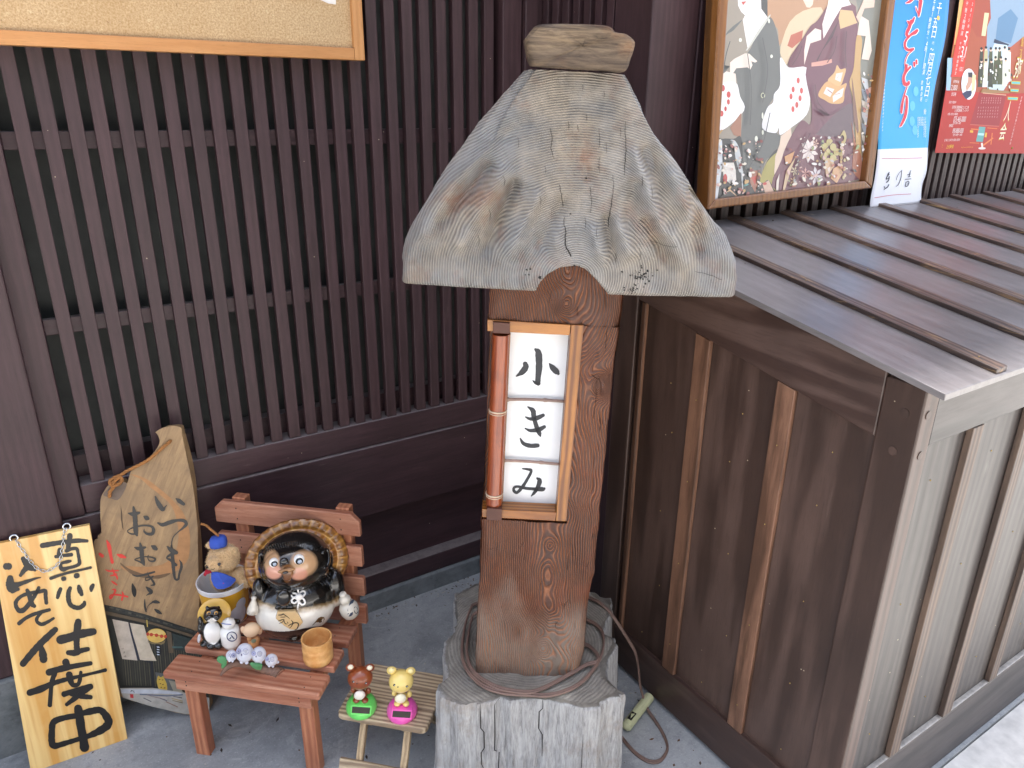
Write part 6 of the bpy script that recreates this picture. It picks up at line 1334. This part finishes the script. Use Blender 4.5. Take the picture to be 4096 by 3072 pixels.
for x, y in ((660, 1180), (620, 1215), (690, 1220), (640, 1260), (720, 1260), (755, 1265), (610, 1300), (690, 1310), (650, 1340)): ap(TC, circ(x, y, 27, 30, 10), 'c8b878')
ap(TC, [(620, 1330), (690, 1310), (700, 1380), (630, 1470)], 'd8b48c'); ap(TC, [(690, 1400), (740, 1370), (770, 1430), (720, 1520), (670, 1480)], 'dba878'); ap(TC, [(640, 1400), (665, 1380), (660, 1440)], 'ecd9cc'); ap(TC, [(745, 1140), (780, 1080), (800, 1150), (760, 1240), (740, 1240), (780, 1150), (765, 1120)], 'c0ac70')
for i in range(14): x = 770+rs.uniform(-20, 60); y = 1300+rs.uniform(0, 220); ap(TC, circ(x, y, 11, 16, 7), rs.choice(('cdb98a', 'e0d0bc', 'b98d54')))
ap(TC, [(285, 1300), (370, 1255), (340, 1350), (300, 1370)], 'd39a62'); ap(TC, [(270, 1580), (300, 1420), (380, 1300), (330, 1440), (290, 1575)], 'd8b890'); ap(TC, [(220, 1500), (245, 1440), (235, 1580), (215, 1580)], 'e2d4c4')
PAL = ('e8dcc8', 'c9a060', '8a3a34', 'd8b0a4', 'f2ece4', '3a3a34', 'b56a4a', '8c9a5a', 'c8c4bc')
rs = random.Random(33)
for i in range(260):
    if i < 110: T_, x, y = TA, rs.uniform(200, 560), rs.uniform(1120, 1560)
    elif i < 220: T_, x, y = TC, rs.uniform(300, 900), rs.uniform(1130, 1540)
    else: T_, x, y = TC, rs.uniform(930, 1010), rs.uniform(600, 1400)
    r_ = rs.uniform(4, 13); k_ = rs.uniform(.4, 2.4); a0 = rs.uniform(0, 3.1)
    ap(T_, [(x+r_*math.cos(q_)*math.cos(a0)-r_*k_*math.sin(q_)*math.sin(a0), y+r_*math.cos(q_)*math.sin(a0)+r_*k_*math.sin(q_)*math.cos(a0)) for q_ in np.linspace(0, 5.4, 6)], rs.choice(PAL[:6] if T_ is TA else PAL), 2)
for pts in (((440, 430), (470, 700), (460, 1000)), ((560, 300), (600, 560), (560, 820)), ((620, 900), (560, 1150), (450, 1340)), ((300, 330), (270, 430), (250, 540))):
    P_ = catmull([(*q_, 0) for q_ in pts], 5); ap(TA, [(q_[0]-3, q_[1]) for q_ in P_]+[(q_[0]+4, q_[1]) for q_ in P_[::-1]], '464844', 1)
for pts in (((720, 300), (700, 420), (640, 520)), ((800, 260), (790, 420), (800, 560)), ((560, 900), (640, 960), (780, 900)), ((540, 700), (560, 840), (640, 940)), ((430, 380), (400, 460), (350, 540)), ((700, 1160), (600, 1300), (620, 1500)), ((500, 1100), (420, 1280), (380, 1500))):
    P_ = catmull([(*q_, 0) for q_ in pts], 5); ap(TC, [(q_[0]-3, q_[1]) for q_ in P_]+[(q_[0]+5, q_[1]) for q_ in P_[::-1]], '4e2230', 1)
art.build('printed_picture', vcol('glossy_print', .25, 0, coat=.8, var=.02), fp)
mb = MB(); p_ = [FP.loc(*k_, 0) for k_ in (ext(*LO_, YT), ext(*RO_, YT), RO_[1], LO_[1])]; mb.prism([(q_[0], q_[2]) for q_ in p_], .013, .03); mb.build('back_board', plain('back_board', hexc('6b4a2c'), .7), fp)
# ------------------------------------------------------------------ blue paper banner
YB_ = 1.345; BN = Fr((2.16, YB_, 1.24), (1, 0, 0), (0, 1, 0)); TBn = zt(2750, 0, .60850); TW = zt(3500, 500, .30131); TX = zt(3450, 0, .36170)
bn = thing('paper_banner', 'narrow bright blue paper banner with red characters and white foot, hanging beside the framed poster', 'banner', BN)
def curl(x, z):   # the sheet hangs away from the wall and curls at its right foot
    return -.03*max(0, min(1, (.16-z)/.2))**1.5*(.4+.6*max(0, min(1, (x+.1)/.25)))-.004*math.sin(z*14+1)
gl = [TBn(*q_) for q_ in ((1345, -30), (1300, 330), (1262, 620), (1258, 800), (1252, 975), (1225, 1150), (1190, 1290), (1180, 1362))]; gr = [TBn(*q_) for q_ in ((1722, -30), (1690, 250), (1632, 560), (1600, 800), (1580, 975), (1560, 1120), (1520, 1220), (1502, 1330))]
gl = [ext(gl[0], gl[1], -260)]+gl; gr = [ext(gr[0], gr[1], -260)]+gr
GL = [BN.loc(*q_, -.02) for q_ in gl]; GR = [BN.loc(*q_, -.02) for q_ in gr]
def bsurf(name, off, th, mat, parent):
    mb = MB(); A_ = catmull(GL, 6); B_ = catmull(GR, 6); n = 14
    vs = []
    for a_, b__ in zip(A_, B_):
        for i in range(n+1):
            q_ = a_+(b__-a_)*i/n; vs.append((q_[0], -.02+.6*curl(q_[0], q_[2])+off, q_[2]))
    m_ = len(A_); mb.add(vs, [(j*(n+1)+i, (j+1)*(n+1)+i, (j+1)*(n+1)+i+1, j*(n+1)+i+1) for j in range(m_-1) for i in range(n)])
    o_ = mb.build(name, mat, parent, smooth=True); s_ = o_.modifiers.new('t', 'SOLIDIFY'); s_.thickness = th; s_.offset = -1; return o_
zsplit = BN.loc(*TBn(1415, 976), -.02)[2]
t = NT('blue_white_paper'); v = t.coord(); sx = t.n('SeparateXYZ'); t.set(sx.inputs[0], v); f_ = t.math('GREATER_THAN', sx.outputs[2], zsplit)
g_ = t.ramp(sx.outputs[2], zsplit, zsplit+.6); blu_ = t.mix(g_, hexc('3fb0ea'), hexc('1a6fd0')); M['banner'] = t.done(t.mix(f_, hexc('eceef4'), blu_), .45)
bs_ = bsurf('paper_sheet', 0, .0006, M['banner'], bn)
class BNf:     # puts print on the curled sheet
    def __init__(s, k): s.k = k
    def loc(s, px, py, w_=0):
        q_ = BN.loc(px, py, -.02)
        for _ in range(3): q_ = BN.loc(px, py, -.02+.6*curl(q_[0], q_[2])-s.k)
        return q_
mb = MB(); wh_ = hexc('f2f6fb'); rd_ = hexc('d8344a')
BC = [[(500, -120, 10), (560, -40, 16), (640, -10, 18), (640, 60, 16), (632, 120, 15), (622, 180, 8)], [(590, 75, 4), (600, 110, 6), (615, 150, 6)], [(480, 35, 4), (520, 20, 14), (560, -10, 10)],
      [(575, 195, 8), (550, 240, 18), (525, 255, 20), (500, 235, 8)], [(540, 230, 14), (520, 300, 17), (490, 370, 16), (500, 400, 12)], [(605, 335, 16), (580, 360, 20), (530, 390, 12), (480, 450, 12), (470, 510, 12), (500, 550, 16), (550, 548, 17), (565, 535, 8)], [(550, 560, 6), (500, 610, 5), (472, 690, 6), (480, 740, 8)],
      [(490, 720, 12), (478, 790, 15), (455, 860, 14), (470, 930, 18), (505, 925, 20), (515, 900, 8)], [(530, 740, 12), (480, 800, 10)], [(572, 690, 10), (575, 730, 10)], [(598, 665, 10), (600, 705, 10)],
      [(495, 960, 5), (470, 1030, 8), (445, 1130, 12), (432, 1220, 13), (434, 1250, 8)], [(470, 1060, 7), (490, 1080, 11), (490, 1180, 14), (470, 1290, 15), (430, 1380, 12), (410, 1400, 4)]]
for i, s_ in enumerate(BC): stroke(mb, BNf(.0015), TX, [(a_, b__, c_+7) for a_, b__, c_ in s_], 0, wh_)
for i, s_ in enumerate(BC): stroke(mb, BNf(.0025), TX, s_, 0, rd_)
P5 = zt(3650, 0, .20163); P6 = zt(3650, 300, .20163)
def bw(s, T, x, y, h, col=wh_, w=None, k=.002):
    q_ = BNf(k).loc(*T(x, y)); v_, f_ = glyph(s); a_ = np.array(v_); lo = a_.min(0); hi = a_.max(0); c_ = (lo+hi)/2; kk = h/max(hi[1]-lo[1], .35); kx = kk*.85 if w is None else w/max(hi[0]-lo[0], 1e-3)
    mb.add([(q_[0]+(p_[0]-c_[0])*kx, q_[1], q_[2]+(p_[1]-c_[1])*kk) for p_ in v_], f_, col)
for s, x, y, h in (('二', 560, 20, .014), ('十', 530, 170, .03), ('五', 450, 450, .024), ('日', 430, 640, .03), ('（日）', 408, 850, .008), ('～', 385, 980, .008), ('四', 370, 1170, .03), ('月', 335, 1385, .03), ('七', 312, 1570, .03)): bw(s, P5, x, y, h)
for s, x, y, h in (('日', 290, 325, .03), ('（土）', 272, 500, .008)): bw(s, P6, x, y, h)
for s, x, y, h in (('午', 435, 45, .014), ('後', 415, 165, .014), ('1', 395, 280, .012), ('時', 355, 400, .015), ('部', 335, 510, .015), ('分', 312, 640, .013), ('、', 290, 750, .006), ('4', 285, 870, .013), ('時', 265, 970, .015), ('｜', 250, 1130, .04), ('開', 235, 1310, .015), ('演', 220, 1430, .015)): bw(s, P5, x, y, h)
for s, x, y, h in (('歌', 190, 150, .012), ('舞', 185, 265, .013), ('会', 178, 375, .013), ('場', 170, 480, .013)): bw(s, P6, x, y, h)
for i in range(8): bw('前売鑑賞券茶券付当日'[i], P6, 260 if i % 2 else 235, 690+i//2*26, .006)
for c_ in range(6):
    for r_ in range(9 if c_ in (0, 1, 5) else 4): bw('上七軒歌舞練場京都市'[(c_+r_) % 10], P6, 260-c_*30, 850+r_*46, .0065)
for i in range(24): bw('京都上七軒歌舞会主催於歌舞練場電話京都市上京区今出川'[i], TX, 262-i*1.8+(6 if i < 6 else 0), 590+i*37, .0065)
for x, y in ((590, 1010), (552, 1170), (548, 1340), (580, 1440)):
    V_ = [BNf(.0008).loc(*TX(*q_)) for q_ in circ(x, y, 30, 55, 16)]; mb.add(V_, [tuple(range(16))], hexc('63c0f0'))
V_ = [BNf(.003).loc(*P5(*q_)) for q_ in circ(512, 355, 30, 48, 16)]; mb.add(V_, [tuple(range(16))], hexc('e0c060'))
for (a_, b__) in (((93, 443), (625, 436)), ((-5, 967), (478, 915))): stroke(mb, BNf(.0012), TW, [(*a_, 3), ((a_[0]+b__[0])/2, (a_[1]+b__[1])/2+(4 if a_[0] > 0 else -12), 3), (*b__, 3)], 0, hexc('c8486a'))
gk = hexc('3a3f4c')
for s_ in ([(190, 625, 4), (178, 650, 9), (165, 670, 5)], [(185, 655, 8), (160, 690, 6), (150, 720, 6), (185, 700, 5), (192, 680, 5), (180, 735, 7), (150, 765, 5)], [(120, 815, 4), (130, 830, 6)], [(185, 790, 5), (165, 825, 6), (120, 855, 5)], [(360, 600, 3), (320, 640, 3), (290, 700, 3), (285, 730, 3)], [(355, 610, 4), (345, 700, 5), (310, 790, 5), (280, 815, 3)],
           [(478, 600, 3), (460, 650, 5), (455, 690, 4)], [(430, 660, 4), (478, 650, 3)], [(440, 690, 4), (470, 680, 4)], [(400, 720, 5), (480, 715, 4)], [(410, 760, 5), (450, 750, 5), (440, 800, 5), (405, 815, 5), (410, 770, 4)], [(425, 785, 4), (445, 780, 4)]): stroke(mb, BNf(.0014), TW, s_, 0, gk)
pr_ = mb.build('printed_text', vcol('banner_print', .45, var=.02), bs_)
# ------------------------------------------------------------------ red event poster
YE = 1.352; EP = Fr((2.6, YE, 1.38), (1, 0, 0), (0, 1, 0))
ep = thing('event_poster', 'red event poster crowded with print and photographs at the upper right edge', 'poster', EP)
EL = ((3842, 0), (3741, 608)); ER = ((4141, 0), (4049, 615)); 
mb = MB(); q4 = [EP.loc(*q_, 0) for q_ in (ext(*EL, -300), ext((4240, 0), (4050, 616), -300), (4050, 616), EL[1])]; mb.prism([(q_[0], q_[2]) for q_ in q4], 0, .0008, col=hexc('b41e16'))
es = mb.build('paper_sheet', vcol('poster_paper', .5, var=.03), ep)
pm = MB(); _l3 = [0]
def rp_(T, pts, col, sm_=0): _l3[0] += 1; poly(pm, EP, T, pts, -.0003-.00002*_l3[0], hexc(col), sm_)
X1 = TX
rp_(X1, [(1130, -200), (1786, -200), (2150, -200), (2150, 1000), (1650, 1040), (1300, 1020), (920, 1000), (1000, 600)], 'a85236')
rp_(X1, [(1400, -200), (1800, -200), (1786, 400), (1640, 520), (1480, 520), (1400, 600), (1360, 800), (1380, 300)], '8aa3bb'); rp_(X1, [(1500, 200), (1640, 100), (1720, 200), (1640, 480), (1470, 440)], '5f86a8'); rp_(X1, [(1460, 430), (1620, 490), (1600, 520), (1450, 470)], '22304c')
rp_(X1, [(1240, -200), (1400, -200), (1420, 200), (1330, 420), (1260, 400), (1200, 300)], 'a34a34'); rp_(X1, [(1350, 140), (1400, 145), (1360, 400), (1315, 395)], 'd8cfa0'); rp_(X1, [(1100, -200), (1140, -200), (1060, 500), (1010, 495)], 'e0b070'); rp_(X1, [(1000, 500), (1060, 500), (1000, 640), (980, 640)], 'b06a3a')
rp_(X1, [(1460, 480), (1600, 500), (1640, 640), (1620, 900), (1560, 1000), (1380, 1000), (1370, 700)], 'c9ddea'); rp_(X1, [(940, 640), (1000, 640), (970, 1000), (925, 1000)], '9fc0d6')
rs = random.Random(12)
for i in range(13):
    x = 1300+(i % 7)*52+rs.uniform(-8, 8); y = 560+(i//7)*120+rs.uniform(-20, 20); rp_(X1, [(x, y), (x+36, y), (x+30, y+330-(i//7)*60), (x-26, y+330-(i//7)*60)], rs.choice(('e8e4e0', 'f2f0ea', 'b9b48a', '4c5238', 'd8dcc8', '3a3c30', 'e9ecf2'))); rp_(X1, circ(x+16, y-16, 13, 22, 10), 'e4c4ac'); rp_(X1, circ(x+16, y-30, 14, 16, 10), '16161a')
for i in range(30): x = 1290+rs.uniform(0, 350); y = 640+rs.uniform(0, 350); rp_(X1, [(x, y), (x+14, y-6), (x+20, y+26), (x+4, y+30)], rs.choice(('2c3228', '8a8a5a', 'd2cfc4', '5a3a2c', 'ffffff')))
rp_(X1, [(1330, 980), (1640, 1010), (1600, 1050), (1300, 1030)], '9a7348')
rp_(X1, [(1160, -200), (1262, -200), (1240, 60), (1110, 830), (1095, 850), (975, 850), (990, 800), (1000, 640), (1060, 350)], 'd23c30')
rp_(X1, [(920, 1000), (1300, 1020), (1330, 1030), (2100, 1040), (2100, 1700), (800, 1690)], 'b41e16'); rp_(X1, [(1290, 1025), (1590, 1050), (1510, 1395), (1190, 1375)], '9a1c28'); rp_(X1, [(1330, 1032), (1590, 1056), (1588, 1048), (1332, 1024)], 'd8b090'); rp_(X1, [(1190, 1372), (1512, 1392), (1510, 1402), (1188, 1382)], 'c05a4c')
rp_(X1, circ(1175, 930, 82, 172, 26), 'eef2fa'); rp_(X1, [(1170, 810), (1210, 830), (1215, 900), (1190, 960), (1150, 1010), (1140, 960), (1165, 900)], 'c69a84', 1); rp_(X1, [(1165, 800), (1215, 800), (1220, 860), (1170, 850)], '2b2a34', 1); rp_(X1, [(1100, 1035), (1150, 1005), (1215, 1000), (1200, 1060), (1145, 1100)], '262e54', 1); rp_(X1, [(1215, 820), (1255, 830), (1240, 990), (1205, 1020)], 'd9d2a0')
rp_(X1, [(1290, 1400), (1360, 1405), (1350, 1475), (1330, 1570), (1255, 1565)], '5fa6a4'); rp_(X1, [(1280, 1470), (1345, 1475), (1340, 1500), (1275, 1495)], 'b4dce0')
for L in ([(1200, 1420), (1290, 1428), (1290, 1440), (1200, 1432)], [(1380, 1410), (1490, 1420), (1490, 1428), (1380, 1418)], [(1185, 1575), (1290, 1580), (1290, 1588), (1185, 1582)], [(1330, 1600), (1440, 1520), (1450, 1530), (1340, 1615)], [(1430, 1470), (1440, 1470), (1425, 1600), (1415, 1600)]): rp_(X1, L, 'e07a3a')
rp_(X1, [(1360, 1465), (1378, 1470), (1370, 1520), (1350, 1515)], 'e8b830'); rp_(X1, circ(1322, 1640, 42, 14, 12), 'e8e0dc'); rp_(X1, [(1310, 1580), (1330, 1580), (1335, 1640), (1315, 1640)], 'e8e0dc'); rp_(X1, [(1190, 1440), (1225, 1444), (1222, 1468), (1188, 1464)], 'e0b030')
def rt(s, T, x, y, h, col='f0e4e2', w=None, sk=0.): _l3[0] += .1; write(pm, EP, s, *T(x, y), h, -.0003-.00002*_l3[0], hexc(col), w, sk)
for s, x, y, h in (('2', 1190, 80, .008), ('0', 1165, 200, .009), ('1', 1145, 300, .008), ('5', 1120, 400, .008), ('年', 1110, 520, .010), ('5', 1065, 730, .030), ('月', 1038, 860, .012), ('31', 1010, 1030, .032), ('日', 990, 1170, .014), ('（日）', 965, 1370, .013)): rt(s, P5, x, y, h, w=.03 if s == '31' else None)
for s, x, y, h in (('午', 1085, 70, .012), ('後', 1062, 200, .013), ('2', 1045, 320, .012), ('時', 1025, 430, .013), ('開', 1005, 540, .013), ('演', 980, 660, .013), ('午', 955, 860, .009), ('後', 940, 950, .009), ('1', 925, 1040, .008), ('時', 910, 1130, .009), ('開', 895, 1220, .009), ('場', 880, 1300, .009), ('予', 865, 1380, .009), ('定', 855, 1450, .009)): rt(s, P5, x, y, h)
for s, x, y, h, w_ in (('前売料金', 870, 130, .009, .034), ('2,000', 825, 260, .018, .036), ('当日券', 820, 380, .011, .028), ('前売り発売中', 795, 540, .008, .042), ('前売券 歌舞練場コンビニ他', 955, 640, .010, .10), ('上七軒歌舞練場 プレイガイド', 975, 705, .009, .085), ('お問い合わせ 事務局', 800, 775, .008, .06), ('075-465-0000', 940, 875, .017, .074), ('受付10時～18時', 880, 955, .008, .048), ('携帯電話', 765, 1005, .009, .024), ('090-8888-0000', 905, 1105, .015, .066), ('受付10時～18時', 895, 1185, .008, .056), ('主 催:上七軒会 後援 京都市', 790, 1288, .008, .096)): rt(s, P6, x, y, h, w=w_)
rt('上七軒会', P6, 745, 1418, .012, 'f0d820', .044); rt('http://www.kamishichiken.jp', P6, 1085, 1435, .006, 'e89a28', .075); rt(':', P6, 590, 1410, .008, 'f0d820')
for i, s in enumerate('弥三人会'):
    pass
YW = hexc('f6eed0'); TXc = [('弥', 1712, 750, .075), ('三', 1660, 990, .06)]
def big(s, x, y, h, w_): 
    for k_, c_ in ((1.12, 'c9b420'), (1.0, 'f8f2da')): _l3[0] += 1; write(pm, EP, s, *TX(x, y), h*k_, -.0003-.00002*_l3[0], hexc(c_), w_*k_)
big('弥', 1725, 745, .062, .040); big('人', 1612, 1230, .062, .036); big('会', 1555, 1455, .054, .040)
for (x0, y0, x1, y1) in ((1650, 905, 1745, 925), (1640, 990, 1725, 1008), (1610, 1080, 1715, 1098)): rp_(X1, [(x0-6, y0-10), (x1+6, y0-6), (x1, y1+12), (x0-6, y1+6)], 'c9b420'); rp_(X1, [(x0, y0-2), (x1, y0+2), (x1-4, y1+4), (x0, y1)], '58b4bc')
for i in range(5): rt('落語二人会'[i], X1, 1770-i*5, 440+i*45, .014, 'e0b830')
for i in range(15): rt('京都の春を彩る踊りと落語の特別公演'[i], X1, 1760-i*9, 1080+i*36, .0085, 'e8c8c4')
for c_ in range(9):
    for r_ in range(3): rt('出演者芸妓舞妓連中総出'[(c_+r_) % 11], X1, 1530-c_*26-r_*4, 1085+r_*26, .0055, 'dca8a8')
    for r_ in range(4): rt('長唄清元常磐津鳴物地方'[(c_*2+r_) % 11], X1, 1500-c_*27-r_*4, 1190+r_*34, .0055, 'dca8a8')
pm.build('printed_text', vcol('poster_print', .5, var=.02), es)
for (x, y) in ((792, 245), (390, 1370)):
    T_ = P5 if x == 792 else P6; q_ = T_(x, y); o_ = WY(*q_, YR-.004); mb = MB(); mb.box(o_[0]-.014, o_[0]+.014, YR-.006, YR+.03, o_[2]-.022, o_[2]+.022)
mb = MB(); c_ = EP.loc(4048, 592, -.002); mb.ell(c_, (.004, .003, .004), 10, 6); mb.build('push_pin', plain('pin', hexc('8a8a30'), .4), ep, smooth=True)

# ------------------------------------------------------------------ grit and crumbs of bark on the pavement
rg = random.Random(21); mb = MB()
for i in range(420):
    if i < 200: x = rg.uniform(-.2, 1.15); y = 1.835-abs(rg.gauss(0, .035))
    elif i < 330: x = rg.uniform(-.3, 1.15); y = rg.uniform(.7, 1.82)
    else: a_ = rg.uniform(0, 6.28); x = .79+.36*math.cos(a_)+rg.gauss(0, .05); y = 1.17+.36*math.sin(a_)+rg.gauss(0, .05)
    if x > 1.15: continue
    s_ = rg.choice((.0012, .0018, .0026, .0034)); an = rg.uniform(0, 6.28); c_, n_ = math.cos(an), math.sin(an); l_ = s_*rg.uniform(.8, 2.6); k_ = rg.choice((hexc('3a3028'), hexc('5d5148'), hexc('8a8378'), hexc('6b4a30'), hexc('b2ada2')))
    mb.add([(x+c_*l_, y+n_*l_, .0002), (x-n_*s_, y+c_*s_, .0004), (x-c_*l_, y-n_*l_, .0002), (x+n_*s_*.8, y-c_*s_*.8, .0002), (x, y, s_*.7)], [(0, 1, 4), (1, 2, 4), (2, 3, 4), (3, 0, 4)], k_)
tag(mb.build('grit', vcol('grit_bits', .9)), kind='stuff')
mb = MB()
for i in range(26):
    x = 1.16+rg.uniform(.05, 2.2); y = YB-abs(rg.gauss(0, .1)); z = lz(y)+.0118; s_ = rg.uniform(.0012, .003); mb.ell((x, y, z+s_*.2), (s_*1.4, s_, s_*.4), 6, 4, rg.choice((hexc('8a8070'), hexc('4a4034'), hexc('b0a890'))))
tag(mb.build('dust_crumbs', bpy.data.materials['grit_bits']), kind='stuff')
